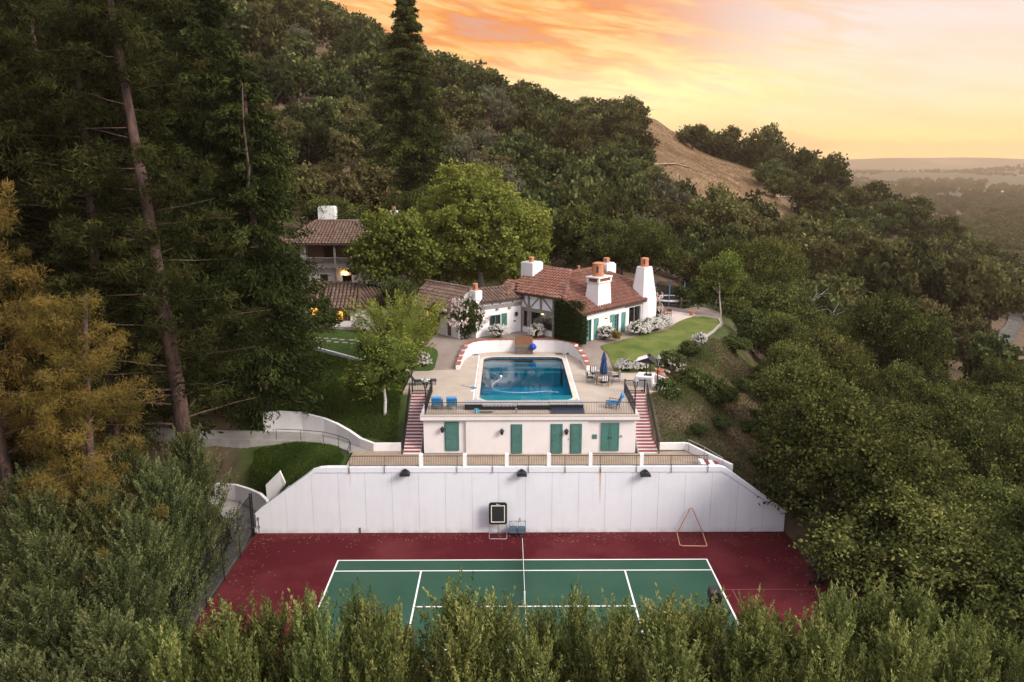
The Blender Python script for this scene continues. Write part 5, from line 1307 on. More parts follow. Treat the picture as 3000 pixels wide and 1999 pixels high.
# ------------------------------------------------------------------ garden furniture
def lounge(label, loc, rz, group=None):
    t = thing('lounge_chair', label, 'chair', loc, rz, group)
    f = MB()
    for x_ in (-.36, .36):
        f.bar((x_, -.35, 0), (x_, -.42, .62), .03); f.bar((x_, .45, 0), (x_, .42, .62), .03); f.bar((x_, -.5, .62), (x_, .45, .62), .035); f.bar((x_, -.4, .3), (x_, .45, .34), .03); f.bar((x_, -.40, .3), (x_, -.66, .95), .03)
    for y_, z_ in ((-.4, .3), (.45, .34), (-.66, .95)): f.bar((-.36, y_, z_), (.36, y_, z_), .03)
    f.build('frame', BLACKM, t)
    MB().box(-.35, .35, -.36, .47, .34, .48).build('seat_cushion', BLUEF, t, bevel=.03)
    M4 = Matrix.Translation((0, -.40, .44)) @ Matrix.Rotation(R(22), 4, 'X')
    MB(M4).box(-.36, .36, -.08, .07, 0, .68).build('back_cushion', BLUEF, t, bevel=.03)
    MB(M4).box(-.37, .37, -.14, .09, .55, .72).build('head_cushion', BLUEF, t, bevel=.03)
    return t
c0 = lounge('blue cushioned lounge chair nearest the left corner of the deck', (-6.12, 56.15, 7.25), 0, 'blue lounge chairs on the deck')
dup(c0, (-5.05, 56.1, 7.25), .04, 'blue cushioned lounge chair beside the black pool cover box')
c3_ = dup(c0, (6.85, 56.2, 7.25), R(62), 'blue lounge chair with tumbled cushions near the right deck corner')
for k in c3_.children:
    if 'cushion' in k.name: k.rotation_euler.z = .35; k.location.x += .06
def dining(label, loc, rz, group):
    t = thing('dining_chair', label, 'chair', loc, rz, group)
    f = MB()
    for x_ in (-.25, .25):
        f.bar((x_, -.25, 0), (x_, -.33, 1.0), .025); f.bar((x_, .25, 0), (x_, .25, .62), .025); f.bar((x_, -.28, .62), (x_, .25, .62), .025); f.bar((x_, -.27, .1), (x_, .25, .1), .02)
    f.bar((-.25, -.33, 1.0), (.25, -.33, 1.0), .025); f.bar((-.25, .25, .4), (.25, .25, .4), .02); f.bar((-.25, -.27, .4), (.25, -.27, .4), .02)
    f.build('frame', BLACKM, t)
    MB().box(-.24, .24, -.25, .26, .41, .49).build('seat_cushion', M('charcoal_cushion', (.03, .035, .045), .9) if 'charcoal_cushion' not in bpy.data.materials else bpy.data.materials['charcoal_cushion'], t, bevel=.02)
    for i in range(6):
        MB(Matrix.Translation((0, -.26, .5)) @ Matrix.Rotation(R(8), 4, 'X')).box(-.24 + i * .08, -.16 + i * .08 - .001, -.04, .04, 0, .45).build('back_stripe', bpy.data.materials['charcoal_cushion'] if i % 2 else WHITE, t)
    return t
tb_ = thing('patio_table', 'square dark patio table with the closed umbrella through its middle', 'table', (6.95, 63.1, 7.25))
TT = M('brown_slate_top', (.14, .105, .09), .6, (.10, .08, .07), 6)
MB().box(-.72, .72, -.72, .72, .68, .73).build('table_top', TT, tb_)
for sx in (-1, 1):
    for sy in (-1, 1): MB().box(sx * .62 - .025, sx * .62 + .025, sy * .62 - .025, sy * .62 + .025, 0, .68).build('leg', BLACKM, tb_)
d0 = dining('striped dining chair on the near side of the patio table', (6.95, 62.0, 7.25), 0, 'dining chairs round the patio table')
dup(d0, (5.85, 63.0, 7.25), R(-80), 'dining chair with white striped cushion on the left side of the table')
dup(d0, (8.0, 63.3, 7.25), R(95), 'dining chair turned to the table on its right side')
dup(d0, (6.3, 64.3, 7.25), R(190), 'dining chair behind the table half hidden by the umbrella')
um = thing('closed_umbrella', 'tall closed navy blue patio umbrella standing in the table', 'umbrella', (6.95, 63.1, 7.25))
MB().tube([(0, 0, 0), (0, 0, 2.62)], .025, 8).build('pole', BLACKM, um)
def folds(prof, n=16):
    vs = []
    for k, (r, z) in enumerate(prof):
        for j in range(n):
            rr = r * (1.0 + (.22 if j % 2 else -.22)); a = 2 * math.pi * j / n + .1 * k; vs.append((rr * math.cos(a), rr * math.sin(a), z))
    k = len(prof)
    return MB().add(vs, [(i * n + j, i * n + (j + 1) % n, (i + 1) * n + (j + 1) % n, (i + 1) * n + j) for i in range(k - 1) for j in range(n)] + [tuple(range((k - 1) * n, k * n)), tuple(range(n - 1, -1, -1))])
folds([(.20, .78), (.27, .85), (.25, 1.2), (.19, 1.7), (.13, 1.82), (.20, 1.86), (.16, 2.1), (.09, 2.4), (.03, 2.6)]).build('canopy', NAVY, um)
MB().tube([(.16 * math.cos(a), .16 * math.sin(a), 1.8) for a in np.linspace(0, 2 * math.pi, 13)[:-1]], .03, 5, True).build('strap', M('dark_strap', (.01, .015, .04), .8), um)
MB().lathe([(.3, 0), (.3, .06), (.06, .1)], (0, 0, 0), 16).build('base', BLACKM, um)
cz = thing('chaise_longue', 'dark sloped chaise longue behind the left iron gate', 'chaise', (-7.7, 62.6, 7.25), R(-80))
DC = M('dark_cushion', (.025, .03, .035), .9)
MB().box(-.33, .33, -.9, .95, .28, .36).build('seat_cushion', bpy.data.materials['charcoal_cushion'], cz); MB().slab([(-.33, -.85, .3), (.33, -.85, .3), (.33, -1.35, .95), (-.33, -1.35, .95)], (0, .1, .08)).build('back_cushion', DC, cz)
for x_ in (-.3, .3):
    for y_ in (-.8, .85): MB().box(x_ - .02, x_ + .02, y_ - .02, y_ + .02, 0, .28).build('leg', BLACKM, cz)
tw_ = MB(); tw_.slab([(-.30, -.2, .365), (.2, -.35, .365), (.32, .4, .365), (-.1, .5, .365)], (0, 0, .03)); tw_.build('towel', WHITE, cz)

ck = thing('wicker_chest', 'brown wicker chest with raised slatted lid against the curved pool wall', 'chest', (.62, 73.15, 7.25))
for i in range(4): MB().box(-.84, .84, -.5, -.46, .02 + i * .19, .19 + i * .19).build('plank', GWOOD, ck)
MB().box(-.84, .84, -.455, .3, 0, .76).build('box', GWOOD, ck)
lid = MB().slab([(-.84, .22, .72), (.84, .22, .72), (.84, .50, 1.50), (-.84, .50, 1.50)], (0, .05, 0)).build('lid', WOOD, ck)
mb = MB()
for i in range(24): x_ = -.83 + i * .0695; mb.slab([(x_, .21, .72), (x_ + .055, .21, .72), (x_ + .055, .49, 1.50), (x_, .49, 1.50)], (0, -.02, .0))
tag(mb.build('reed_slats', WOOD, lid), kind='stuff')
bq = thing('blue_float', 'bright blue folded pool float hanging over the wicker chest corner', 'pool float', (1.45, 72.7, 7.9))
folds([(.05, -.25), (.26, -.1), (.30, .1), (.2, .3), (.04, .4)], 12).build('float_body', M('bright_blue_vinyl', (.01, .05, .42), .4), bq, True)

# grill counter with hood
br = thing('grill_counter', 'white grill counter with pitched dark hood on thin posts beside the lawn', 'counter', (10.2, 62.0, 7.25), R(-18))
MB().box(-.62, .62, -.5, .75, 0, .84).build('counter_base', STUCCO, br); MB().box(-.68, .68, -.56, .81, .842, .92).build('counter_top', WHITE, br)
MB().box(-.56, .56, -.512, -.501, .05, .72).build('counter_front', M('grey_panel', (.30, .29, .29), .7), br)
MB().box(-.1, .5, -.2, .4, .921, .97).build('grill_plate', BLACKM, br)
for x_, y_ in ((.05, -.05), (.35, .25), (.05, .25), (.35, -.05)): MB().bar((x_, y_, .97), (x_, y_, 2.1), .04).build('hood_post', BLACKM, br)
hd = MB().slab([(-.75, -.55, 2.12), (.2, -.62, 2.5), (.2, .75, 2.5), (-.75, .8, 2.12)], (0, 0, .03)); hd.build('hood_panel', WHITE, br)
MB().slab([(.2, -.62, 2.5), (.85, -.55, 1.98), (.85, .75, 1.98), (.2, .75, 2.5)], (0, 0, .03)).build('hood_panel', BLACKM, br); MB().slab([(-.75, -.5, 2.1), (.85, -.5, 1.97), (.2, -.5, 2.48)], (0, .03, 0)).build('hood_end', BLACKM, br)
MB().box(.08, .32, -.05, .3, 2.5, 2.68).build('flue_cap', BLACKM, br)
CLEAR = glass('lantern_glass', (.8, .8, .75))
def lamp_post(label, loc, h=1.9, tip=True):
    t = thing('lamp_post', label, 'lamp post', loc, 0, 'lantern posts at the stair heads')
    MB().tube([(0, 0, 0), (0, 0, h - .55)], [.07, .045], 8).build('post', BLACKM, t)
    MB().lathe([(.10, 0), (.05, .08)], (0, 0, h - .62), 8).build('collar', BLACKM, t)
    MB().lathe([(.09, 0), (.19, .5)], (0, 0, h - .52), 6).build('lantern_glass', CLEAR, t)
    mb = MB()
    for k in range(6):
        a = 2 * math.pi * k / 6; mb.bar((.095 * math.cos(a), .095 * math.sin(a), h - .53), (.2 * math.cos(a), .2 * math.sin(a), h - .01), .022)
    mb.tube([(.2 * math.cos(a), .2 * math.sin(a), h - .02) for a in np.linspace(0, 2 * math.pi, 7)[:-1]], .02, 5, True); mb.build('lantern_frame', BLACKM, t)
    MB().lathe([(.25, 0), (.20, .05), (.06, .25), (.03, .27), (.03, .36), (.005, .4)], (0, 0, h), 6).build('lantern_cap', M('verdigris_cap', (.22, .25, .24), .5) if 'verdigris_cap' not in bpy.data.materials else bpy.data.materials['verdigris_cap'], t)
    return t
p0 = lamp_post('black lantern post standing on the right stairs below the gate', (8.62, 57.2, 5.8), 3.25)
dup(p0, (-7.08, 57.2, 5.8), 0, 'black lantern post standing on the left stairs below the gate')
dup(p0, (11.05, 61.3, 6.5), 0, 'black lantern post with pale cap beside the grill counter')
# wall lanterns
def wall_lantern(label, loc, rz, glow=False):
    t = thing('wall_lantern', label, 'lantern', loc, rz, 'wall lanterns')
    MB().box(-.04, .04, -.03, 0, -.1, .3).build('back_plate', BLACKM, t); MB().bar((0, -.02, .26), (0, -.2, .30), .03).build('arm', BLACKM, t)
    MB().lathe([(.06, 0), (.07, .03), (.13, .28)], (0, -.2, -.1), 6).build('lantern_glass', LAMPGLOW if glow else M('smoked_glass', (.02, .02, .022), .3) if 'smoked_glass' not in bpy.data.materials else bpy.data.materials['smoked_glass'], t)
    MB().lathe([(.18, 0), (.13, .06), (.05, .15), (.02, .2)], (0, -.2, .18), 6).build('lantern_cap', BLACKM if not glow else WOOD, t)
    mb = MB()
    for k in range(6): a = 2 * math.pi * k / 6; mb.bar((.065 * math.cos(a), -.2 + .065 * math.sin(a), -.1), (.135 * math.cos(a), -.2 + .135 * math.sin(a), .18), .02)
    mb.build('lantern_frame', BLACKM if not glow else WOOD, t); return t
l0 = wall_lantern('black lantern on the wall left of the single left door', (-5.63, 54.46, 6.15), 0)
dup(l0, (-1.36, 54.3, 6.03), 0, 'black lantern on the blank wall left of the second door')
dup(l0, (3.27, 54.3, 6.02), 0, 'black lantern between the third and fourth doors')
v_ = lambda x_, y_, z_: tuple(Matrix.Translation((6.04, 72.7, HZ)) @ Matrix.Rotation(R(46.8), 4, 'Z') @ Vector((x_, y_, z_)))
wall_lantern('lit amber lantern between the teal shuttered doors', v_(3.55, -.02, 1.55), R(46.8), True)
q_ = LK @ Vector((.72, .01, 1.75)); wall_lantern('black wall lantern right of the teal shutter on the link wall', tuple(q_), math.atan2(-.56, -.83) + math.pi, False)
gl_ = thing('garden_lantern', 'glowing amber lantern on a post among the roses right of the house', 'lantern', (14.3, 81.6, 8.35))
MB().tube([(0, 0, 0), (0, 0, 1.15)], .04, 8).build('post', BLACKM, gl_); MB().lathe([(.10, 0), (.14, .3)], (0, 0, 1.15), 8).build('lantern_glass', LAMPGLOW, gl_); MB().lathe([(.2, 0), (.05, .15)], (0, 0, 1.46), 8).build('lantern_cap', WOOD, gl_)
gl2 = dup(gl_, (-10.2, 86.0, 12.4), 0, 'small glowing lamp among leaves right of the double pot chimney')
# terrace behind the house: trampoline, rail fence, chairs, pots
tp = thing('trampoline', 'round trampoline with safety net poles behind the house', 'trampoline', (18.3, 93.0, 8.2))
MB().tube([(1.9 * math.cos(a), 1.9 * math.sin(a), .8) for a in np.linspace(0, 2 * math.pi, 29)[:-1]], .13, 6, True).build('padded_rim', WHITE, tp)
MB().lathe([(1.82, .79), (1.82, .81)], (0, 0, 0), 28).build('mat', BLACKM, tp)
BP = M('blue_foam', (.10, .17, .26), .7)
for k in range(6): a = 2 * math.pi * k / 6 + .3; MB().tube([(1.95 * math.cos(a), 1.95 * math.sin(a), 0), (1.95 * math.cos(a), 1.95 * math.sin(a), 2.7)], .06).build('net_pole', BP, tp)
nm = MB(); nn = 24
nm.add([(1.86 * math.cos(2 * math.pi * j / nn), 1.86 * math.sin(2 * math.pi * j / nn), z) for z in (.85, 2.6) for j in range(nn)], [(j, (j + 1) % nn, nn + (j + 1) % nn, nn + j) for j in range(nn)]); nm.build('safety_net', bpy.data.materials['black_fence_mesh'], tp)
rf = thing('rail_fence', 'weathered wooden post and rail fence beyond the back patio', 'fence', (0, 0, 0))
FP = [(17.5, 91.5), (19.2, 90.6), (21.0, 89.8), (22.8, 89.0), (24.4, 87.8)]
for x_, y_ in FP: MB().box(x_ - .08, x_ + .08, y_ - .08, y_ + .08, 7.0, 9.5).build('post', GWOOD, rf)
for a, b in zip(FP[:-1], FP[1:]):
    for z_ in (8.6, 9.2): MB().bar((*a, z_), (*b, z_), .06, .12).build('rail', GWOOD, rf)
for i, (x_, y_, rz) in enumerate(((15.6, 83.4, .8), (16.5, 84.4, 2.6))):
    o = thing('wooden_chair', ['brown wooden chair on the back patio beside the roses', 'brown wooden chair on the back patio turned to the lawn'][i], 'chair', (x_, y_, 8.42), rz)
    for sx in (-.22, .22):
        for sy in (-.22, .22): MB().box(sx - .025, sx + .025, sy - .025, sy + .025, 0, .44 if sy > 0 else .95).build('leg', WOOD, o)
    MB().box(-.25, .25, -.25, .25, .44, .48).build('seat', WOOD, o); MB().box(-.22, .22, -.24, -.2, .6, .9).build('backrest', WOOD, o)
def potted(label, loc, s=1):
    t = thing('terracotta_pot', label, 'pot', loc)
    MB().lathe([(.2 * s, 0), (.3 * s, .42 * s), (.34 * s, .44 * s), (.34 * s, .5 * s), (.28 * s, .5 * s), (.26 * s, .42 * s)], (0, 0, 0), 14).build('pot', POT, t); MB().lathe([(.27 * s, .40 * s), (.02, .43 * s)], (0, 0, 0), 12).build('soil', UNDER, t); return t
potted('terracotta pot at the far edge of the back patio', (19.3, 85.7, 8.41)); potted('terracotta pot beside the grill counter and shrubs', (11.95, 65.2, 7.25), 1.1)
bb = thing('brick_planter', 'low white and brick planter edge right of the grill counter', 'planter', (0, 0, 0))
MB().slab([(11.2, 64.6, 6.9), (11.9, 62.6, 6.9), (11.9, 62.6, 7.75), (11.2, 64.6, 7.6)], (.16, .05, 0)).build('planter_wall', STUCCO, bb)
for i in range(6): a = Vector((11.45, 64.5, 7.55)).lerp(Vector((12.15, 62.6, 7.7)), i / 6); MB().box(a.x, a.x + .2, a.y - .3, a.y - .02, a.z, a.z + .1).build('brick', COPING, bb)
# stepping stones across the left lawn
ss = thing('stepping_stones', 'two rows of flat pale stepping stones across the left lawn', 'stepping stones', (0, 0, 0))
SL = M('pale_flagstone', (.34, .31, .26), .9, (.26, .235, .20), 3)
r_ = random.Random(3)
for k in range(2):
    for i in range(8):
        t_ = i / 7; x_ = -20.0 + 5.8 * t_ + r_.uniform(-.1, .1) + .35 * k; y_ = 75.0 - 1.6 * t_ - .85 * k + r_.uniform(-.08, .08)
        z_ = float(zg(y_)) + .05; MB().prism([(x_ + .32 * math.cos(a) * r_.uniform(.75, 1.1), y_ + .26 * math.sin(a) * r_.uniform(.75, 1.1)) for a in np.linspace(0, 2 * math.pi, 8)[:-1]], z_ - .05, z_ + .01).build('stepping_stone', SL, ss)
# buildings in the valley
def far_house(label, x_, y_, z_, w_, d_, h_, rz=0):
    t = thing('distant_house', label, 'house', (x_, y_, z_), rz)
    wl_ = MB().box(-w_ / 2, w_ / 2, -d_ / 2, d_ / 2, 0, h_).build('wall', WHITE, t)
    mb = MB().add([(-w_ / 2 - .5, -d_ / 2 - .5, h_), (w_ / 2 + .5, -d_ / 2 - .5, h_), (w_ / 2 + .5, d_ / 2 + .5, h_), (-w_ / 2 - .5, d_ / 2 + .5, h_), (-w_ / 2 - .5, 0, h_ + d_ * .22), (w_ / 2 + .5, 0, h_ + d_ * .22)], [(0, 1, 5, 4), (2, 3, 4, 5), (0, 4, 3), (1, 2, 5), (3, 2, 1, 0)]); mb.build('roof', M('dusty_roof', (.38, .33, .30), .9) if 'dusty_roof' not in bpy.data.materials else bpy.data.materials['dusty_roof'], t)
    for k in range(3): MB().box(-w_ / 2 + (k + .5) * w_ / 3 - .8, -w_ / 2 + (k + .5) * w_ / 3 + .8, -d_ / 2 - .05, -d_ / 2 + .02, .8, h_ * .7).build('window', UNDER, t)
far_house('pale house alone among the dark trees at the foot of the slope', 335, 566, -46, 17, 9, 5.5, .2)
far_house('tiny white farm building in the hazy valley at far right', 905, 1500, -47, 34, 16, 8)
far_house('tiny white shed among trees in the middle of the hazy valley', 640, 1650, -47, 30, 14, 7)
# ------------------------------------------------------------------ foliage
rg = np.random.RandomState(21)
def unit(v): return v / np.maximum(np.linalg.norm(v, axis=-1, keepdims=True), 1e-9)
def rdir(n, up=0.0):
    v = rg.normal(size=(n, 3)); v[:, 2] += up; return unit(v)

def leaf_quads(P, axis, L, W, tint, curl=.0):
    """one diamond-ish quad per leaf: centre P, long axis, length L, width W"""
    n = len(P); a = unit(np.asarray(axis, float)); r = rdir(n); b = unit(np.cross(a, r))
    L = np.broadcast_to(np.asarray(L, float), (n,))[:, None]; W = np.broadcast_to(np.asarray(W, float), (n,))[:, None]
    v = np.stack([P - a * L * .5, P + b * W * .5 + a * L * .05, P + a * L * .5, P - b * W * .5 + a * L * .05], 1).reshape(-1, 3)
    f = np.arange(4 * n).reshape(n, 4)
    t = np.repeat(np.clip(tint, 0, 1), 4)
    return v, f, t

class Fol:
    def __init__(s): s.v, s.f, s.t, s.n = [], [], [], 0
    def add(s, v, f, t):
        s.v.append(v); s.f.append(f + s.n); s.t.append(t); s.n += len(v)
    def leaves(s, *a, **k): s.add(*leaf_quads(*a, **k))
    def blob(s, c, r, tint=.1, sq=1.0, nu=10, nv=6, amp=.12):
        """solid crown core, the shade inside painted as a dark tint"""
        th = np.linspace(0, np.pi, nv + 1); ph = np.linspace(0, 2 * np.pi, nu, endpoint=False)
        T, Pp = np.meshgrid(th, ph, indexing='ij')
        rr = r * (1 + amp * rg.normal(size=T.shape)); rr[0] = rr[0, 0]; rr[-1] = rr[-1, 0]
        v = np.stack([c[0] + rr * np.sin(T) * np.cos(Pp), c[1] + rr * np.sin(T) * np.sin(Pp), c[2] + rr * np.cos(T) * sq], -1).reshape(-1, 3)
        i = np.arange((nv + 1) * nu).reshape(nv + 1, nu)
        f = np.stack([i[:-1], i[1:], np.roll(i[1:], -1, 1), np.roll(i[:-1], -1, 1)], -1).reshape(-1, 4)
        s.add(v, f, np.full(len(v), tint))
    def mesh(s, name, mat): return np_mesh(name, np.concatenate(s.v), np.concatenate(s.f), mat, False, {'tint': np.concatenate(s.t)})

def lobed_crown(name, mat, R_, H_, nl, ncl, nleaf, L, W, base=.0, flat=.8, lobe=(.30, .46), sd=.10, core=.42, seed=0, droop=0.0, tint=(.15, .75), upright=0.0, top_bias=.2):
    """broadleaf crown: lobes round an ellipsoid of radius R_ and height H_, leaf clusters over each lobe"""
    global rg
    rg = np.random.RandomState(seed + 100)
    F = Fol()
    d = rdir(nl, .35); d[:, 2] = np.maximum(d[:, 2], -.55)
    c = d * np.array([R_ * .68, R_ * .68, H_ * .36]) * rg.uniform(.65, 1.08, (nl, 1)); c[:, 2] += base + H_ * .52
    c = np.vstack([c, [[0, 0, base + H_ * .55]]])
    lr = rg.uniform(*lobe, nl + 1) * R_; lr[-1] = R_ * .5
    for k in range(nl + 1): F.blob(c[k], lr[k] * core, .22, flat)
    area = lr ** 2; cnt = np.maximum(4, (ncl * area / area.sum())).astype(int)
    for k in range(nl + 1):
        q = rdir(cnt[k], .25); cc = c[k] + q * lr[k] * rg.uniform(.6, 1.1, (cnt[k], 1)) * np.array([1, 1, flat])
        # keep the clusters that lie outside the other lobes
        dd = np.linalg.norm((cc[:, None] - c[None]) / np.array([1, 1, flat]), axis=2) / lr[None]; dd[:, k] = 9
        keep = dd.min(1) > .70; cc, q = cc[keep], q[keep]
        m = len(cc)
        if not m: continue
        ct = rg.uniform(*tint, m) + top_bias * q[:, 2]  # clusters get a paler tint towards the top of their lobe
        P = np.repeat(cc, nleaf, 0) + rg.normal(size=(m * nleaf, 3)) * sd * R_ * np.array([1, 1, .75])
        if droop: P[:, 2] -= np.abs(rg.normal(size=len(P))) * droop
        ax = np.repeat(q, nleaf, 0) * .7 + rdir(m * nleaf) + np.array([0, 0, upright - droop * .8])
        s_ = rg.uniform(.7, 1.3, m * nleaf)
        F.leaves(P, ax, L * s_, W * s_, np.repeat(ct, nleaf) + rg.normal(size=m * nleaf) * .12)
    return F.mesh(name, mat)

def trunk_mesh(name, mat, h, r, branches=(), lean=(0, 0), n=8, wob=.06, seed=0):
    r_ = random.Random(seed); mb = MB(); k = 7
    pts = [(lean[0] * (i / k) ** 1.3 + r_.uniform(-wob, wob) * (i > 0), lean[1] * (i / k) ** 1.3 + r_.uniform(-wob, wob) * (i > 0), h * i / k - .5 * (i == 0)) for i in range(k + 1)]
    mb.tube(pts, [r * (1.25 if i == 0 else 1 - .75 * i / k) for i in range(k + 1)], n)
    for (z0, az, ln, up, rr) in branches:
        t = z0 / h; x0, y0 = lean[0] * t ** 1.3, lean[1] * t ** 1.3; p = []; d = Vector((math.cos(az), math.sin(az), up)); c = Vector((x0, y0, z0))
        for i in range(5): p.append(tuple(c)); c = c + d * ln / 4 + Vector((r_.uniform(-.1, .1), r_.uniform(-.1, .1), r_.uniform(-.06, .1))) * ln * .3
        mb.tube(p, [rr * (1 - .2 * i) for i in range(5)], 5)
    return mb.mesh(name, mat, True)
def spread(n, z, ln, up, rr, seed=0):
    r_ = random.Random(seed); return [(z * r_.uniform(.75, 1.2), 2 * math.pi * i / n + r_.uniform(-.4, .4), ln * r_.uniform(.8, 1.2), up * r_.uniform(.6, 1.3), rr) for i in range(n)]

OAKL = leafmat('oak_leaves', (.013, .015, .007), (.050, .062, .018), (.175, .182, .052), .30, .25, .02)
OAKF = leafmat('hill_oak_leaves', (.015, .017, .009), (.046, .057, .020), (.145, .15, .052), .45, .25, .045)
OAKY = leafmat('yellowish_oak_leaves', (.028, .028, .011), (.09, .085, .032), (.18, .16, .06), .3, .25, .03)
MOSS = leafmat('pale_lichen_oak_leaves', (.032, .033, .018), (.085, .085, .05), (.15, .145, .09), .25, .2, .02)
CONL = leafmat('redwood_needles', (.007, .010, .003), (.026, .034, .010), (.074, .084, .022), .2, .15, .02)
PINL = leafmat('pine_needles', (.007, .009, .003), (.025, .029, .009), (.072, .072, .021), .2, .15, .02)
ORGL = leafmat('browning_pine_needles', (.055, .052, .013), (.14, .105, .025), (.245, .172, .045), .15, .2, .015)
CEDL = leafmat('cedar_needles', (.018, .026, .013), (.06, .085, .04), (.16, .185, .085), .15, .2, .015)
SYCL = leafmat('sycamore_leaves', (.06, .072, .014), (.17, .19, .038), (.27, .28, .065), .1, .3, .01)
MAPL = leafmat('maple_leaves', (.028, .042, .009), (.105, .135, .028), (.22, .24, .055), .1, .3, .01)
HEDL = leafmat('hedge_tree_leaves', (.020, .027, .007), (.088, .112, .030), (.25, .265, .085), .2, .25, .02)
OLIL = leafmat('grey_green_leaves', (.016, .022, .008), (.064, .080, .028), (.175, .19, .078), .2, .25, .02)
ACAL = leafmat('feathery_leaves', (.045, .06, .012), (.135, .165, .032), (.27, .29, .06), .1, .3, .01)
SHRL = leafmat('shrub_leaves', (.016, .024, .009), (.045, .065, .020), (.10, .125, .04), .25, .25, .03)
IVYL = leafmat('ivy_leaves', (.008, .015, .005), (.018, .032, .009), (.04, .06, .016), .1, .2, .01)
AUTL = leafmat('autumn_shrub_leaves', (.05, .03, .006), (.17, .11, .02), (.25, .18, .04), .1, .25, .01)
GRSL = leafmat('bank_grass_blades', (.03, .05, .010), (.075, .115, .022), (.15, .18, .045), .1, .3, .01)
PETAL = leafmat('white_rose_petals', (.50, .47, .42), (.66, .63, .58), (.78, .76, .72), .03, .3, .0)
PINKP = leafmat('pale_pink_petals', (.48, .36, .34), (.62, .48, .46), (.72, .62, .58), .03, .3, .0)

def make_tree(name, label, cat, crown, trunk, loc, rz, sc, group=None, cname='crown'):
    t = thing(name, label, cat, loc, rz, group); t.scale = sc if isinstance(sc, tuple) else (sc,) * 3
    link('trunk', trunk, t); link(cname, crown, t); return t

# crowns: unit oaks of radius 1 are scaled to their size
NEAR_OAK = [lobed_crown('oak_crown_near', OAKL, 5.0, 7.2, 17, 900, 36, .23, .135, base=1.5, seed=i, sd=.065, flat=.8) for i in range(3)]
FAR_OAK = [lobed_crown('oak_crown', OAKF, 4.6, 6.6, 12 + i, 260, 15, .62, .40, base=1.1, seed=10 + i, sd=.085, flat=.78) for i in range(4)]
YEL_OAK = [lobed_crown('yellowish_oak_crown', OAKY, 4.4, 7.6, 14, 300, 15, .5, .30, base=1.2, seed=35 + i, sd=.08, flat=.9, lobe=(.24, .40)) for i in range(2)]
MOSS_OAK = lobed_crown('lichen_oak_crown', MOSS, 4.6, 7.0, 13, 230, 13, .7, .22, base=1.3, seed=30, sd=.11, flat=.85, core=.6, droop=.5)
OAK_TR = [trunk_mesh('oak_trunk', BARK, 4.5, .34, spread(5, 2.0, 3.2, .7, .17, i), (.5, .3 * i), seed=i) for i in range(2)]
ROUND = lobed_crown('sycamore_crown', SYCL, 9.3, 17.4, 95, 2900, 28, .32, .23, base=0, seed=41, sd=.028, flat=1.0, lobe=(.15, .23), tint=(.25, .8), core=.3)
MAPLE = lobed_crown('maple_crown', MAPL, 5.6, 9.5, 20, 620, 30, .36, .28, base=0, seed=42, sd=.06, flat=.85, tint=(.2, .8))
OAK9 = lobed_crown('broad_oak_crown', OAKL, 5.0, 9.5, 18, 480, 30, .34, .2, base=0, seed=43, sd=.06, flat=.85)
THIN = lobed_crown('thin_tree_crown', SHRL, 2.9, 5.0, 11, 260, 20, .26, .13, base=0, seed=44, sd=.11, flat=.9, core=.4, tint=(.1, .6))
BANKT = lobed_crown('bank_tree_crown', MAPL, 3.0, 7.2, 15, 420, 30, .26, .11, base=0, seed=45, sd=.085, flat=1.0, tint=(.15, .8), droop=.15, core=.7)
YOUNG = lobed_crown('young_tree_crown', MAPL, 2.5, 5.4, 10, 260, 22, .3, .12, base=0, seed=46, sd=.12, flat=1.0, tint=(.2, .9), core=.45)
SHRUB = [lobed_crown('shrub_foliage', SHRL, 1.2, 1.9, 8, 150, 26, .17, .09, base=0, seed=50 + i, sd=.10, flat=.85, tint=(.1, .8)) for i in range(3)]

def shoots(name, mat, R_, H_, ns, nleaf, slen, L, W, z0=.25, seed=0, splay=.35, prof=None, tint=(.15, .8)):
    """tree of upright leafy shoots whose tips make a feathered outline"""
    global rg
    rg = np.random.RandomState(seed + 500); F = Fol()
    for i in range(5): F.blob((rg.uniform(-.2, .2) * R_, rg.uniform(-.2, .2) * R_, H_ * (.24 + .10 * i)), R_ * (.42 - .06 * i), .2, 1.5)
    a = rg.uniform(0, 2 * np.pi, ns); u = rg.uniform(0, 1, ns) ** .55; h = rg.uniform(z0, 1, ns)
    env = np.clip(1.12 - h ** 2.2, .12, 1) if prof is None else prof(h)
    base = np.c_[np.cos(a) * u * env * R_, np.sin(a) * u * env * R_, (h * .86) * H_]
    d = unit(np.c_[np.cos(a) * splay * u, np.sin(a) * splay * u, np.ones(ns)] + rg.normal(size=(ns, 3)) * .10)
    ln = slen * rg.uniform(.6, 1.25, ns)
    t = rg.uniform(0, 1, (ns, nleaf)); wid = .085 * slen * (1.15 - t)
    P = base[:, None] + d[:, None] * (t * ln[:, None])[..., None] + rg.normal(size=(ns, nleaf, 3)) * wid[..., None]
    ax = d[:, None] * 1.1 + rg.normal(size=(ns, nleaf, 3)) * .55
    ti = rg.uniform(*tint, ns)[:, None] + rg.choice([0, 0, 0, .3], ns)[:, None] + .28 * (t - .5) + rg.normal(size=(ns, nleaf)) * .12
    s_ = rg.uniform(.7, 1.3, ns * nleaf)
    F.leaves(P.reshape(-1, 3), ax.reshape(-1, 3), L * s_, W * s_, ti.ravel()); return F.mesh(name, mat)
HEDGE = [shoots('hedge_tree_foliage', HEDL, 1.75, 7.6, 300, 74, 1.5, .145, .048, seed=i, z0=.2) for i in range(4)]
OLIVE = [shoots('olive_tree_foliage', OLIL, 2.5, 8.6, 430, 70, 1.35, .15, .048, seed=10 + i, z0=.12, splay=.6) for i in range(3)]
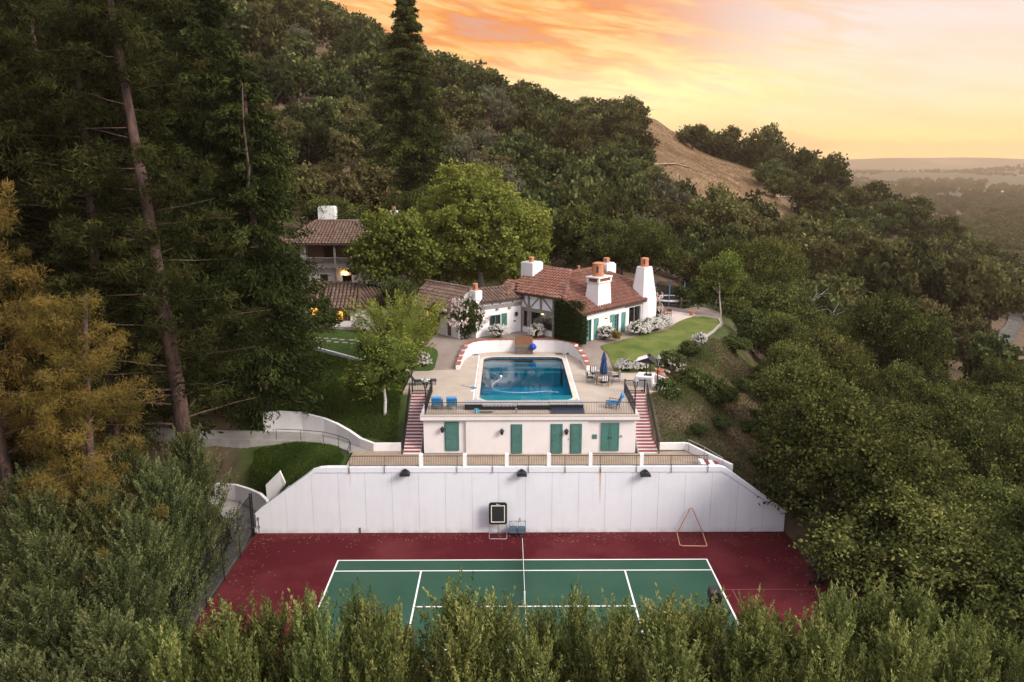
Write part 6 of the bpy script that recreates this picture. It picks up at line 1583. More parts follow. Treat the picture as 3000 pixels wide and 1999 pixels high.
ACACIA = shoots('feathery_tree_foliage', ACAL, 2.9, 5.0, 240, 70, 1.9, .20, .055, seed=20, z0=.02, splay=1.1, tint=(.2, .9), prof=lambda h: .45 + .55 * h)
STEMS = trunk_mesh('tree_stem', BARK, 6.0, .14, spread(4, 1.5, 2.4, 1.6, .06, 3), (.1, .1), seed=4)

def conifer(name, mat, H_, R_, nb, ncl, nleaf, L, W, seed=0, z0=.08, droop=.25, power=.85, sd=.30, tint=(.1, .7), gap=.0):
    """whorled boughs hung with needle sprays"""
    global rg
    rg = np.random.RandomState(seed + 900); F = Fol()
    h = np.sort(rg.uniform(z0, .995, nb)); a = np.arange(nb) * 2.399 + rg.normal(size=nb) * .4
    ln = R_ * np.clip(1.02 - (h - z0) / (1 - z0), .03, 1) ** power * rg.uniform(.62, 1.12, nb)
    for i in range(14):
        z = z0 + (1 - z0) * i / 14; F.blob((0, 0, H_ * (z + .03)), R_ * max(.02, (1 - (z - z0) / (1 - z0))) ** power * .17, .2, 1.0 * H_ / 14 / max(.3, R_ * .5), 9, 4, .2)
    t = np.linspace(.25, 1, ncl)[None] * np.ones((nb, 1)) + rg.normal(size=(nb, ncl)) * .05
    dx = np.cos(a)[:, None] * ln[:, None] * t; dy = np.sin(a)[:, None] * ln[:, None] * t
    dz = h[:, None] * H_ + ln[:, None] * (.18 * t - droop * t ** 2)
    C = np.stack([dx, dy, dz], -1) + rg.normal(size=(nb, ncl, 3)) * np.array([.18, .18, .1]) * np.minimum(1, ln / 2)[:, None, None]
    s_ = sd * np.clip(ln / R_ + .25, .3, 1.1)
    P = np.repeat(C.reshape(-1, 3), nleaf, 0) + rg.normal(size=(nb * ncl * nleaf, 3)) * np.repeat(np.repeat(s_, ncl), nleaf)[:, None] * np.array([1, 1, .6])
    out = np.repeat(np.repeat(np.c_[np.cos(a), np.sin(a), -.25 * np.ones(nb)], ncl, 0), nleaf, 0)
    ax = out * .8 + rg.normal(size=out.shape) * .6 + np.array([0, 0, -.35])
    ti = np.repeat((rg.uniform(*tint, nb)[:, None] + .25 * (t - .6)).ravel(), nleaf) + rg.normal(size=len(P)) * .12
    q = rg.uniform(.7, 1.3, len(P)); F.leaves(P, ax, L * q, W * q, ti); return F.mesh(name, mat)
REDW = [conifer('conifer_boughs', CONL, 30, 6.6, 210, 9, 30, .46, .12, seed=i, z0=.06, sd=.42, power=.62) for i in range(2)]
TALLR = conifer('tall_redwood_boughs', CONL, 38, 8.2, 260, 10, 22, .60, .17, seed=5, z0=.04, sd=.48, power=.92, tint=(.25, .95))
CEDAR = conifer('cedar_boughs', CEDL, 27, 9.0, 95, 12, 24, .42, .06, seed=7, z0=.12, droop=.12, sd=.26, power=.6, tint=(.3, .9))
CON_TR = trunk_mesh('conifer_trunk', PBARK, 30, .50, spread(10, 12, 2.2, .1, .05, 5), (.2, .1), seed=8)

def pine(name, mat, H_, tiers, seed=0, L=.55, W=.035, puff=.75, nleaf=70, tint=(.1, .8), z0=.25, R_=5.5, lean=(0, 0), per=5):
    """open pine: bare bough ends carrying puffs of long needles. returns crown and the trunk with its boughs"""
    global rg
    rg = np.random.RandomState(seed + 1300); F = Fol(); br = []
    for i in range(tiers):
        t = z0 + (.98 - z0) * (i + rg.uniform(0, .6)) / tiers; z = t * H_
        ln = R_ * (1.05 - .75 * ((t - z0) / (1 - z0)) ** 1.3) * rg.uniform(.7, 1.1); az = rg.uniform(0, 6.28); up = rg.uniform(-.12, .25)
        br.append((z, az, ln * .95, up, .09 * (1.2 - t)))
        x0, y0 = lean[0] * t ** 1.3, lean[1] * t ** 1.3
        for k in range(per):
            f = rg.uniform(.35, 1.05); c = np.array([x0 + math.cos(az) * ln * f, y0 + math.sin(az) * ln * f, z + up * ln * f]) + rg.normal(size=3) * np.array([.8, .8, .45])
            r = puff * rg.uniform(.7, 1.35)
            d = rdir(nleaf, .25); P = c + d * r * rg.uniform(.1, 1.0, (nleaf, 1)) * np.array([1, 1, .7]); ct = rg.uniform(*tint) + .15 * d[:, 2]  # upper needles of each puff get a paler tint
            q = rg.uniform(.7, 1.2, nleaf); F.leaves(P, d * .7 + rg.normal(size=(nleaf, 3)) * .6 + np.array([0, 0, -.1]), L * q, W * q, ct + rg.normal(size=nleaf) * .1)
    return F.mesh(name, mat), br
P1C, P1B = pine('pine_crown', PINL, 36, 80, 1, .50, .065, .95, 120, R_=6.5, z0=.22, lean=(-2.6, .6), per=5)
P1T = trunk_mesh('pine_trunk', PBARK, 36, .62, P1B, (-2.6, .6), 10, .05, 2)
P2C, P2B = pine('pine_crown', PINL, 33, 70, 2, .50, .065, 1.05, 120, R_=6.0, z0=.2, per=5)
P2T = trunk_mesh('pine_trunk', PBARK, 33, .42, P2B, (.4, .2), 8, .08, 3)
OPC, OPB = pine('browning_pine_crown', ORGL, 20, 46, 3, .36, .036, .80, 210, R_=4.6, z0=.22, lean=(1.2, .5), tint=(.15, .85), per=6)
OPT = trunk_mesh('browning_pine_trunk', PBARK, 20, .36, OPB, (1.2, .5), 9, .06, 4)

def gz(x, y): return float(terrain_z(np.array([x]), np.array([y]), False)[0])
def zg1(x, y): return float(zg(y))

# --- named trees round the house and court
def put(name, label, cat, crown, trunk, x, y, sc=1.0, rz=0.0, cz=0.0, tz=1.0, ground=None, group=None, csc=None):
    z = gz(x, y) if ground is None else ground
    t = thing(name, label, cat, (x, y, z - .05), rz, group)
    tr = link('trunk', trunk, t); tr.scale = (tz if isinstance(tz, tuple) else (tz,) * 3)
    c = link('crown', crown, t); c.location = (0, 0, cz); c.scale = csc or ((sc,) * 3)
    return t
put('sycamore_tree', 'large round yellow green sycamore rising behind the low wings of the house', 'tree', ROUND, trunk_mesh('sycamore_trunk', PALEBARK, 12, .42, spread(6, 6, 5, .9, .2, 6), seed=6), -4.0, 92.5, ground=8.9, cz=-2.2, csc=(1.13, 1.13, 1.04))
put('maple_tree', 'bright green maple hiding the right half of the two storey house', 'tree', MAPLE, trunk_mesh('maple_trunk', BARK, 7, .24, spread(5, 3.5, 3.2, .8, .12, 7), seed=7), -12.3, 85.2, ground=8.35, cz=2.0)
put('oak_tree', 'dark broad oak between the sycamore and the roof chimneys', 'tree', OAK9, OAK_TR[0], 8.6, 103, ground=9, cz=1.0, tz=1.2)
put('slender_tree', 'thin greyish tree in front of the double pot chimney', 'tree', THIN, trunk_mesh('slender_trunk', PALEBARK, 5, .12, spread(6, 2.0, 2.2, 1.2, .05, 8), seed=8), -11.7, 79.6, sc=.85, ground=8.35, cz=1.0, tz=.85)
put('bank_tree', 'leafy tree with white trunk on the grass bank beside the left stairs', 'tree', BANKT, trunk_mesh('white_trunk', WHITEBARK, 5.5, .17, spread(4, 3.6, 1.5, 1.4, .05, 9), (-.25, .1), seed=9), -10.25, 58.4, ground=4.9, cz=1.3, csc=(1.12, 1.12, .90))
put('feathery_tree', 'bright yellow green feathery tree with long shoots above the bank tree', 'tree', ACACIA, trunk_mesh('feathery_trunk', BARK, 3.5, .12, spread(5, 1.5, 2.2, 1.0, .05, 10), seed=10), -10.4, 67.6, ground=7.4, cz=.7, csc=(1.3, 1.3, 1.0))
put('young_tree', 'pale young tree with thin bent trunk at the right end of the lawn', 'tree', YOUNG, trunk_mesh('young_trunk', PALEBARK, 6.0, .10, spread(5, 3.6, 1.6, 1.1, .04, 11), (-.5, .2), seed=11), 22.4, 85.4, ground=7.9, cz=2.2)
put('pine_tree', 'tall pine with a thick leaning reddish trunk at left', 'tree', P1C, P1T, -21.5, 48.8, ground=.6)
put('browning_pine', 'browning orange needled pine in the left foreground', 'tree', OPC, OPT, -24.6, 41.5, ground=.2, csc=(.85, .85, .90), tz=(1, 1, .90))
put('browning_pine', 'second browning pine cut by the left photo edge', 'tree', OPC, OPT, -29.2, 42.5, ground=.8, rz=2.2, csc=(.9, .9, 1.15), tz=(1, 1, 1.15))
put('cedar_tree', 'cedar with pale layered horizontal boughs over the two storey roof', 'tree', CEDAR, CON_TR, -28.4, 79.0, ground=8.4, rz=.5, tz=(1, 1, .88), csc=(.82, .82, 1))
put('redwood_tree', 'very tall dark redwood standing alone behind the two storey house', 'tree', TALLR, CON_TR, -15.3, 121, ground=12.3, tz=(1, 1, 1.22), csc=(1.2, 1.2, .97))
con = [(-20.2, 60.5, .93, 0, 0, 'broad dark conifer standing over the upper path'), (-24.5, 65, 1.12, 1, 1.2, 'dark conifer with a thin pale bare trunk line left of the broad conifer'), (-30, 58, 1.2, 0, 2.0, None), (-28, 72, 1.2, 1, 3, None),
       (-36, 66, 1.3, 0, 4, None), (-34, 80, 1.15, 1, 5, None), (-42, 58, 1.25, 1, .6, None), (-44, 76, 1.3, 0, 1.7, None), (-52, 68, 1.3, 1, 2.9, None), (-38, 92, 1.05, 0, 3.4, None), (-54, 88, 1.1, 1, .2, None)]
CL = ['dark conifer close behind the leaning pine trunk', 'dark conifer between the broad conifer and the leaning pine', 'tall dark conifer behind the browning pine', 'dark conifer at the back of the left stand above the broad conifer', 'tall dark conifer at the left photo edge above the browning pine', 'dark conifer in the upper left corner', 'far dark conifer at the left photo edge', 'dark conifer left of the two storey house chimney, deep in the stand', 'far dark conifer in the top left of the stand']
for x, y, s, k, rz, lab in con:
    put('conifer_tree', lab or CL.pop(0), 'tree', REDW[k], CON_TR, x, y, s, rz, tz=(1, 1, s), group=None if lab else 'conifers in the dark left stand')
PL_ = ['tall pine just left of the leaning pine trunk', 'tall pine behind the browning pine at left', 'tall pine at the left photo edge behind the browning pine', 'tall pine between the leaning trunk and the left conifers']
for x, y, s, rz in ((-27, 50, 1.05, 0), (-33, 48, 1.1, 1.5), (-38, 52, 1.05, 3), (-31, 54.5, 1.0, 4)):
    put('tall_pine', PL_.pop(0), 'tree', P2C, P2T, x, y, s, rz, tz=s, group='pines in the dark left stand')

sn = bpy.data.objects['conifer_tree']
sm = MB().tube([(.6, -2.3, 17.5), (.75, -2.0, 20), (.5, -1.7, 23), (.45, -1.2, 26)], [.10, .09, .07, .05], 6); sm.build('bare_trunk', BARK, sn)
# upright hedge trees along the near side, olive-like trees along the left side
def P2X(px, Y): return (px - 1150) / 1830. * (Y * .974 + 5.0) - 1.0
r5 = random.Random(5)
HT = [(-15.0, 29.0, 6.3), (-12.9, 29.6, 6.9), (-10.9, 29.3, 7.3), (-9.0, 28.9, 7.5), (-7.2, 29.5, 7.7), (-5.3, 29.0, 7.4), (-3.4, 29.4, 7.6), (-1.6, 29.0, 7.2), (.2, 29.5, 7.3), (2.0, 28.9, 7.7), (3.8, 29.4, 7.3), (5.5, 29.0, 7.9), (7.2, 29.5, 7.2), (9.0, 29.0, 7.2), (10.8, 29.3, 6.4), (12.5, 29.2, 7.6), (14.3, 29.8, 7.9), (16.1, 29.2, 7.3), (18.0, 29.4, 7.0), (19.8, 28.9, 6.3), (21.5, 29.4, 5.6),
      (-13.8, 26.6, 7.0), (-11.0, 26.4, 7.6), (-8.2, 26.6, 8.0), (-5.6, 26.3, 8.1), (-2.8, 26.6, 8.0), (0, 26.3, 8.0), (2.7, 26.6, 8.1), (5.4, 26.3, 8.2), (8.2, 26.6, 7.9), (11.0, 26.4, 7.9), (13.8, 26.5, 8.0), (16.6, 26.6, 7.6), (19.4, 26.3, 7.0)]
HL = ['the dark fence foot at left', 'the left bottom corner of the red court', 'the red strip left of the left lamp', 'the red strip beside the left lamp', 'the left court lamp pole', 'the left baseline end', 'the left service line', 'the green box right of the left service line', 'the net at its left', 'the near end of the net', 'the green box right of the net', 'the middle of the right service box', 'the right court lamp pole', 'the green strip right of the right lamp', 'the right baseline', 'the red strip right of the baseline', 'the worn faint line on the red court', 'the red court corner at right', 'the dark gap below the right oaks', 'the oak shade at right', 'the dark bank at the right edge']
for i, (x, y, h) in enumerate(HT):
    t = thing('hedge_tree', 'upright green hedge tree in front of ' + HL[i] if y > 28 else 'nearest hedge tree at the bottom below ' + HL[(i - 21) * 3 // 2 + 1 if i < 33 else 19], 'tree', (x + r5.uniform(-.3, .3), y + r5.uniform(-.3, .3), gz(x, y) - .1), r5.uniform(0, 6), 'front row of hedge trees' if y > 28 else 'nearest row of hedge trees')
    h += .85; s = (h - gz(x, y)) / 8.1; w_ = r5.uniform(.8, 1.28); s *= r5.uniform(.93, 1.06)
    link('trunk', STEMS, t); c = link('crown', HEDGE[i % 4], t); c.scale = (w_, w_, s)
OL = ['grey green bushy tree leaning over the fence by the wall end', 'grey green bushy tree behind the one by the wall end fence', 'grey green tree against the middle of the far fence half', 'grey green tree left of the far fence half', 'grey green tree against the fence near the middle of the court side', 'grey green tree left of the fence middle', 'grey green tree over the near half of the fence', 'grey green tree left of the near fence half', 'grey green tree at the near end of the fence', 'grey green tree in the bottom left thicket', 'grey green tree at the bottom edge next to the fence foot', 'grey green tree under the browning pine', 'grey green tree at the left photo edge near the bottom', 'grey green tree where thicket and hedge row meet', 'tall grey green tree at the back of the thicket under the leaning pine', 'grey green tree at the left photo edge below the browning pine']
OT = [(-20.2, 45.2, 9.6), (-22.8, 43.2, 9.4), (-20.2, 41.6, 8.6), (-22.4, 39.0, 8.4), (-19.9, 37.6, 7.6), (-23.2, 35.4, 7.8), (-19.6, 34.2, 7.0), (-21.8, 32.2, 7.0), (-18.4, 30.8, 6.7), (-20.8, 28.4, 6.7), (-18.0, 26.6, 7.0), (-25.4, 38.6, 8.6), (-25.2, 32.5, 7.2), (-16.4, 27.6, 7.2), (-25.0, 44.8, 9.2), (-27.5, 41.5, 8.6)]
for i, (x, y, h) in enumerate(OT):
    t = thing('olive_tree', OL[i], 'tree', (x, y, gz(x, y) - .1), r5.uniform(0, 6), None if i == 0 else 'bushy trees left of the court fence')
    h += 1.0 * sstep((y - 28) / 8); s = float(h - gz(x, y)) / 9.2; link('trunk', STEMS, t); c = link('crown', OLIVE[i % 3], t); c.scale = (1.0, 1.0, s)

# --- oaks on the slopes
def oak_field():
    r = random.Random(77); pts = []; cell = {}
    NO = [(PAD_HOUSE, 2.0), (GRASS_PATCH, -1.5), ([(-9, 54), (-9.3, 66), (-30, 78), (-30, 50), (-13, 50)], 1.5), ([(-18.5, 28), (18.6, 28), (18.6, 51), (15, 54), (19, 62), (24, 74), (26, 84), (12, 86), (-9, 66), (-9, 54), (-18.5, 54)], 2.2), ([(-60, 40), (-18, 40), (-18, 92), (-60, 98)], 0)]
    ridge = [(-140, 286), (-46, 292), (-24, 288), (7, 280), (40, 270), (66, 272), (92, 265), (128, 248), (164, 224), (190, 200), (215, 170)]
    rx, ry = zip(*ridge)
    for k in range(60000):
        y = 40 + 262 * r.random() ** .75; x = r.uniform(-.62, .78) * (y + 4)
        if y > np.interp(x, rx, ry): continue
        d = math.hypot(x, y); sp = 5.4 if d < 90 else (6.2 if d < 150 else 7.6)
        key = (int(x // 8), int(y // 8)); ok = True
        for i in (-1, 0, 1):
            for j in (-1, 0, 1):
                for q in cell.get((key[0] + i, key[1] + j), ()):
                    if (q[0] - x) ** 2 + (q[1] - y) ** 2 < (.5 * (sp + q[2])) ** 2: ok = False
        if not ok: continue
        X, Y = np.array([x]), np.array([y])
        if any(poly_sd(X, Y, pl)[0] < m for pl, m in NO): continue
        if min((Vector((x, y)) - Vector(a)).length for a in RD) < 7 or (x / y > .62 and 113 < y < 172): continue
        if x < 15 and y > 150 and math.sin(x * .07 + 1) * math.sin(y * .06) > .93: continue      # open brown patches
        cell.setdefault(key, []).append((x, y, sp)); pts.append((x, y, sp))
    return pts
oaks = oak_field()
oaks.sort(key=lambda p: math.hypot(p[0], p[1]) / p[2])
rk = random.Random(9)
def oak_label(x, y, s):
    """where the tree stands: what lies before it, how far up the slope, how big"""
    px = 1150 + 1830 * x / y; d = math.hypot(x, y)
    marks = [(560, 'behind the dark conifer stand'), (700, 'behind the cedar boughs'), (800, 'above the two storey house chimney'), (900, 'left of the tall redwood'), (1000, 'right of the tall redwood'), (1080, 'above the left half of the sycamore'), (1160, 'above the sycamore top'), (1250, 'above the right half of the sycamore'),
             (1340, 'above the main house roof'), (1430, 'behind the tapered end chimney'), (1520, 'left of the dry grass hill'), (1620, 'below the dry grass hill'), (1720, 'behind the pale young tree'), (1800, 'above the lawn kerb'), (1880, 'right of the upright slope shrub'), (1960, 'near the dead tree'), (2050, 'right of the dead tree'), (2140, 'toward the right valley'), (2240, 'left of the gravel road'), (9999, 'at the right photo edge')]
    if d < 100: marks = [(1760, 'beside the dry bank'), (1840, 'right of the bare bank soil'), (1920, 'right of the raked wall end'), (2000, 'in the middle of the right grove'), (2080, 'deep in the right grove'), (2160, 'toward the right side of the grove'), (2250, 'far right in the grove'), (9999, 'at the right photo edge')]
    m = [t for q, t in marks if px < q][0]
    band = [t for q, t in ((58, 'beside the court'), (68, 'just above the court'), (80, 'level with the pool'), (92, 'level with the house'), (104, 'just behind the house line'), (120, 'at the slope foot'), (140, 'low on the slope'), (160, 'lower middle slope'), (185, 'mid slope'), (210, 'upper middle slope'), (240, 'high on the slope'), (9999, 'on the skyline')) if d < q][0]
    return ('small' if s < .85 else 'broad' if s > 1.12 else 'round') + ' oak ' + m + ', ' + band
def add_oak(x, y, sp, lab=None, grp=None):
    d = math.hypot(x, y); s = sp / 7.2 * (1.0 if grp and grp.startswith('big') else rk.uniform(.78, 1.38))
    z = gz(x, y); lab_ = lab or oak_label(x, y, s)
    t = thing('oak_tree', lab_, 'tree', (x, y, z - .3), rk.uniform(0, 6.28), grp if lab else 'oaks on the wooded slopes')
    t.scale = (s, s, s * rk.uniform(.8, 1.4))
    moss = y > 120 and x < 40 and rk.random() < .16
    cr = MOSS_OAK if moss else (rk.choice(NEAR_OAK) if d < 112 else (rk.choice(YEL_OAK) if rk.random() < .2 else rk.choice(FAR_OAK)))
    if moss: t['label'] = 'pale lichen hung ' + oak_label(x, y, s)
    link('trunk', rk.choice(OAK_TR), t); link('crown', cr, t)
NO_MORE = 279
BIGO = ((20.7, 48.3, 8.2), (22.6, 43.4, 8.2),  (27.5, 46.5, 8.0), (26.5, 39.5, 7.6), (27, 52.5, 7.6), (31.5, 42, 7.5))
oaks = [p for p in oaks if min(math.hypot(p[0] - q[0], p[1] - q[1]) for q in BIGO) > 4.2]
BIGL = ['big dark oak overhanging the right end of the tennis wall', 'big oak bending over the folded blue table at the right court edge', 'big oak behind the one that overhangs the tennis wall end', 'big oak at the right court edge just above the nearest hedge row', 'big dark oak on the bank above the raked right wall end', 'big oak at the right photo edge beyond the folded blue table']
for p, l_ in zip(BIGO, BIGL): add_oak(*p, l_, 'big oaks along the right court edge')
for p in oaks[:NO_MORE]: add_oak(*p)
SK = ['small skyline oak just right of the lone oak', 'second skyline oak right of the lone oak', 'middle oak of the skyline clump', 'tall skyline oak at the right of the clump', 'skyline oak beside the last rounded one', 'oak at the upper right edge of the dry grass hill', 'oak in front of the skyline clump', 'oak below the skyline clump at the dry grass edge', 'lowest oak of the skyline clump']
for x, y, s, lab in ((63.5, 284, 8.2, 'lone spreading oak on the skyline of the dry grass hill'), (72, 294, 7.0, None), (77, 292, 7.5, None), (84, 290, 8.5, None), (90, 286, 10, None), (96, 282, 10, None), (103, 276, 10, 'last rounded oak on the skyline before the valley opens'), (90, 276, 9, None), (94, 268, 9.5, None), (98, 262, 9, None), (101, 254, 9, None)):
    add_oak(x, y, s, lab or SK.pop(0), grp=None if lab else 'oaks in the skyline clump')
rest = oaks[NO_MORE:]
print('oaks', len(oaks), 'as stuff', len(rest))

def gn_instances(name, pts, sources, label):
    """one object whose points carry copies of the source crowns (geometry nodes)"""
    me = bpy.data.meshes.new(name); me.from_pydata([p[:3] for p in pts], [], [])
    a = me.attributes.new('sc', 'FLOAT', 'POINT'); a.data.foreach_set('value', [p[3] for p in pts])
    b = me.attributes.new('rot', 'FLOAT', 'POINT'); b.data.foreach_set('value', [p[4] for p in pts])
    k_ = me.attributes.new('pick', 'INT', 'POINT'); k_.data.foreach_set('value', [p[5] for p in pts])
    o = link(name, me); tag(o, label, None, None, 'stuff')
    ng = bpy.data.node_groups.new(name, 'GeometryNodeTree')
    ng.interface.new_socket('Geometry', in_out='INPUT', socket_type='NodeSocketGeometry'); ng.interface.new_socket('Geometry', in_out='OUTPUT', socket_type='NodeSocketGeometry')
    N, L = ng.nodes.new, ng.links.new
    gi, go = N('NodeGroupInput'), N('NodeGroupOutput'); jn = N('GeometryNodeJoinGeometry'); L(jn.outputs[0], go.inputs[0])
    def attr(nm, ty):
        n = N('GeometryNodeInputNamedAttribute'); n.data_type = ty; n.inputs[0].default_value = nm; return n.outputs[0]
    for i, src in enumerate(sources):
        ob = N('GeometryNodeObjectInfo'); ob.inputs['Object'].default_value = src; ob.inputs['As Instance'].default_value = True
        cmp_ = N('FunctionNodeCompare'); cmp_.data_type = 'INT'; cmp_.operation = 'EQUAL'; L(attr('pick', 'INT'), cmp_.inputs[2]); cmp_.inputs[3].default_value = i
        ip = N('GeometryNodeInstanceOnPoints'); L(gi.outputs[0], ip.inputs['Points']); L(cmp_.outputs[0], ip.inputs['Selection']); L(ob.outputs['Geometry'], ip.inputs['Instance'])
        cx = N('ShaderNodeCombineXYZ'); L(attr('rot', 'FLOAT'), cx.inputs[2]); L(cx.outputs[0], ip.inputs['Rotation'])
        L(attr('sc', 'FLOAT'), ip.inputs['Scale']); L(ip.outputs[0], jn.inputs[0])
    md = o.modifiers.new('scatter', 'NODES'); md.node_group = ng
    return o
# one crown of each kind serves as the source of the far wood
src = {}
for o in bpy.data.objects:
    if o.name.startswith('crown') and o.data in FAR_OAK and o.data not in src: src[o.data] = o
srcs = list(src.values())
pts = []
for x, y, sp in rest:
    pts.append((x, y, gz(x, y) - .4, sp / 7.2 * rk.uniform(.85, 1.35), rk.uniform(0, 6.28), rk.randrange(len(srcs))))
if pts: gn_instances('hillside_woodland', pts, srcs, 'dense far oak woodland covering the upper hillside')
vp = []
while len(vp) < 5200:
    y = 215 + 4300 * rk.random() ** 1.9; x = rk.uniform(.22, .82) * y
    if x < 225 and y < np.interp(x, [100, 128, 164, 190, 225], [300, 275, 250, 225, 190]): continue
    f = math.sin(x * .011 + 1.2 * math.sin(y * .004)) * math.sin(y * .0085 + .6 * math.sin(x * .006)) + .55 * math.sin(x * .003 + y * .0021 + 1)
    if f < (-1.38 if y < 1350 else -.15 + .3 * (y > 2000)): continue
    if x > 330 and 470 < y < 560 and .66 * y < x: continue
    z = float(valley_z(np.array([x]), np.array([y]))[0]) if (abs(x) > 380 or y > 600) else gz(x, y)
    vp.append((x, y, z - .8, rk.uniform(1.0, 2.1), rk.uniform(0, 6.28), rk.randrange(len(srcs))))
gn_instances('valley_trees', vp, srcs, 'scattered hazy trees and groves on the valley floor')

# --- dead tree and pale bare limbs
dt = thing('dead_tree', 'bleached dead oak with bare twisting limbs among the trees', 'tree', (37.5, 106, gz(37.5, 106) - .5))
rd = random.Random(4); mb = MB()
def limb(p, d, ln, r, lvl):
    q = [p]; c = Vector(p)
    for i in range(4): d = (d + Vector((rd.uniform(-.35, .35), rd.uniform(-.35, .35), rd.uniform(-.25, .3)))).normalized(); c = c + d * ln / 4; q.append(c.copy())
    mb.tube(q, [r * (1 - .17 * i) for i in range(5)], 5)
    if lvl:
        for k in range(3): limb(q[rd.choice((2, 3, 4))], (d + Vector((rd.uniform(-1, 1), rd.uniform(-1, 1), rd.uniform(-.4, .8)))).normalized(), ln * .65, r * .5, lvl - 1)
limb(Vector((0, 0, 0)), Vector((-.1, 0, 1)), 5.0, .30, 0); DT = mb.build('trunk', PALEBARK, dt, True); mb = MB()
for d_ in ((1, .2, .25), (-1, 0, .35), (.5, -.3, .9), (-.4, .2, 1), (.9, -.4, -.05), (-.9, -.3, 0)): limb(Vector((-.2, 0, 3.6 + rd.uniform(-.5, 1))), Vector(d_).normalized(), 4.2, .17, 2)
mb.build('limbs', PALEBARK, dt, True)

# --- shrubs, roses, vines
def flower_mesh(name, mat, R_, H_, n, seed, z0=.2, per=9, s=.11):
    global rg
    rg = np.random.RandomState(seed + 2000); F = Fol(); d = rdir(n, .55); d[:, 2] = np.maximum(d[:, 2], -.1)
    c = d * np.array([R_, R_, H_ * .5]) * rg.uniform(.78, 1.16, (n, 1)); c[:, 2] += H_ * .5
    P = np.repeat(c, per, 0) + rg.normal(size=(n * per, 3)) * s * .45
    F.leaves(P, rdir(n * per), s * 1.2, s, rg.uniform(.2, 1, n * per)); return F.mesh(name, mat)
BUSH = [lobed_crown('rose_foliage', SHRL, 1.0, 1.25, 9, 150, 22, .11, .065, base=0, seed=60 + i, sd=.10, flat=.9, tint=(.1, .7)) for i in range(2)]
FLW = [flower_mesh('white_blossoms', PETAL, 1.0, 1.25, 190, i, per=9, s=.12) for i in range(2)]
FLP = flower_mesh('pink_blossoms', PINKP, 1.0, 1.25, 90, 5, per=7, s=.09)
def rose(label, x, y, z, sx, sy, sz, k=0, fl=None, group='white rose bushes'):
    t = thing('rose_bush', label, 'rose bush', (x, y, z - .05), 0, group); 
    a = link('foliage', BUSH[k % 2], t); b = link('blossoms', fl or FLW[k % 2], t); tag(b, kind='stuff')
    for o in (a, b): o.scale = (sx, sy, sz); o.rotation_euler.z = k * 1.3
    return t
rose('white rose bush below the teal window of the link wall', -1.85, 74.75, 8.35, .95, .75, 1.05, 0)
rose('white rose bush below the big half timbered window', 1.9, 75.15, 8.35, 1.25, .75, 1.0, 1)
rose('white rose bush between the two teal shuttered doors', 8.45, 74.3, 8.35, .95, .75, 1.0, 2)
rose('long white rose bed below the garden window at right', 12.0, 76.3, 8.35, 1.2, 1.1, 1.0, 3)
rose('white roses continuing past the house corner to the patio', 13.7, 78.1, 8.35, 1.2, 1.2, 1.0, 4)
rose('white rose bush at the far end of the rose bed by the amber lantern', 15.0, 79.9, 8.35, 1.0, 1.0, .95, 5)
rose('white rose bush at the front tip of the left lawn', -8.6, 67.9, 7.3, 1.15, .9, 1.0, 6)
rose('white rose bush at the lawn edge behind the patio table', 9.15, 66.6, 7.25, .75, .5, .85, 7)
rose('white rose bush at the lawn edge behind the grill counter', 10.6, 66.7, 7.25, .85, .55, .85, 8)
rose('dim white rose bush in shade below the cottage windows', -15.5, 78.0, 8.35, 1.2, .8, 1.05, 9)
rose('small white rose at the curb of the right lawn', 17.2, 73.2, 7.9, .7, .6, 1.0, 10)
rose('white roses half hidden in the bank tree at the kerb wall', -12.6, 68.0, 7.4, .9, .5, .7, 11)
rose('tall climbing pink rose against the garden wing chimney', -4.85, 74.9, 8.3, 1.95, 1.3, 3.1, 12, FLP, 'pink climbing roses')
rose('tall pink climbing rose on the right corner of the house', 14.3, 82.2, 8.35, 1.3, 1.1, 2.9, 13, FLP, 'pink climbing roses')
# clipped ivy on the house corner
def ivy_mesh():
    global rg
    rg = np.random.RandomState(77); F = Fol(); n = 9000
    x = -rg.uniform(0, .75, n); y = rg.uniform(-.45, 2.75, n); z = rg.uniform(0, 1, n)
    f = rg.randint(0, 4, n); x = np.where(f < 2, -.72 + .07 * rg.normal(size=n), x); y = np.where(f == 2, -.48 + .06 * rg.normal(size=n), np.where(f == 3, 2.72 + .06 * rg.normal(size=n), y))
    top = np.clip(2.75 + .55 * (y + .45), 2.75, 3.65) + .15 * np.sin(y * 5); zz = z * top
    tp = rg.uniform(0, 1, n) < .14; zz = np.where(tp, top + rg.normal(size=n) * .12, zz); x = np.where(tp, -rg.uniform(0, .75, n), x); y = np.where(tp, rg.uniform(-.45, 2.7, n), y)
    F.leaves(np.c_[x, y, zz], rdir(n), .17, .12, rg.uniform(.05, .9, n))
    v = np.array([(a, b, c) for b, t_ in ((-.4, 2.65), (2.65, 3.5)) for a in (-.64, -.02) for c in (0, t_)], float); fq = np.array([(0, 1, 3, 2), (4, 6, 7, 5), (0, 4, 5, 1), (2, 3, 7, 6), (1, 5, 7, 3)])
    F.add(v, fq, np.zeros(8)); return F.mesh('ivy_foliage', IVYL)
iv_ = link('ivy_hedge', ivy_mesh()); iv_.location = (6.04, 72.7, HZ); iv_.rotation_euler.z = R(46.8); tag(iv_, 'dark clipped ivy block covering the house corner left of the teal door', 'ivy')
au = thing('autumn_shrub', 'small yellow brown shrub beside the white roses on the lawn corner', 'shrub', (9.25, 73.5, 8.3)); AUM = lobed_crown('autumn_foliage', AUTL, .7, .95, 7, 110, 22, .10, .06, seed=70, sd=.1); link('foliage', AUM, au)
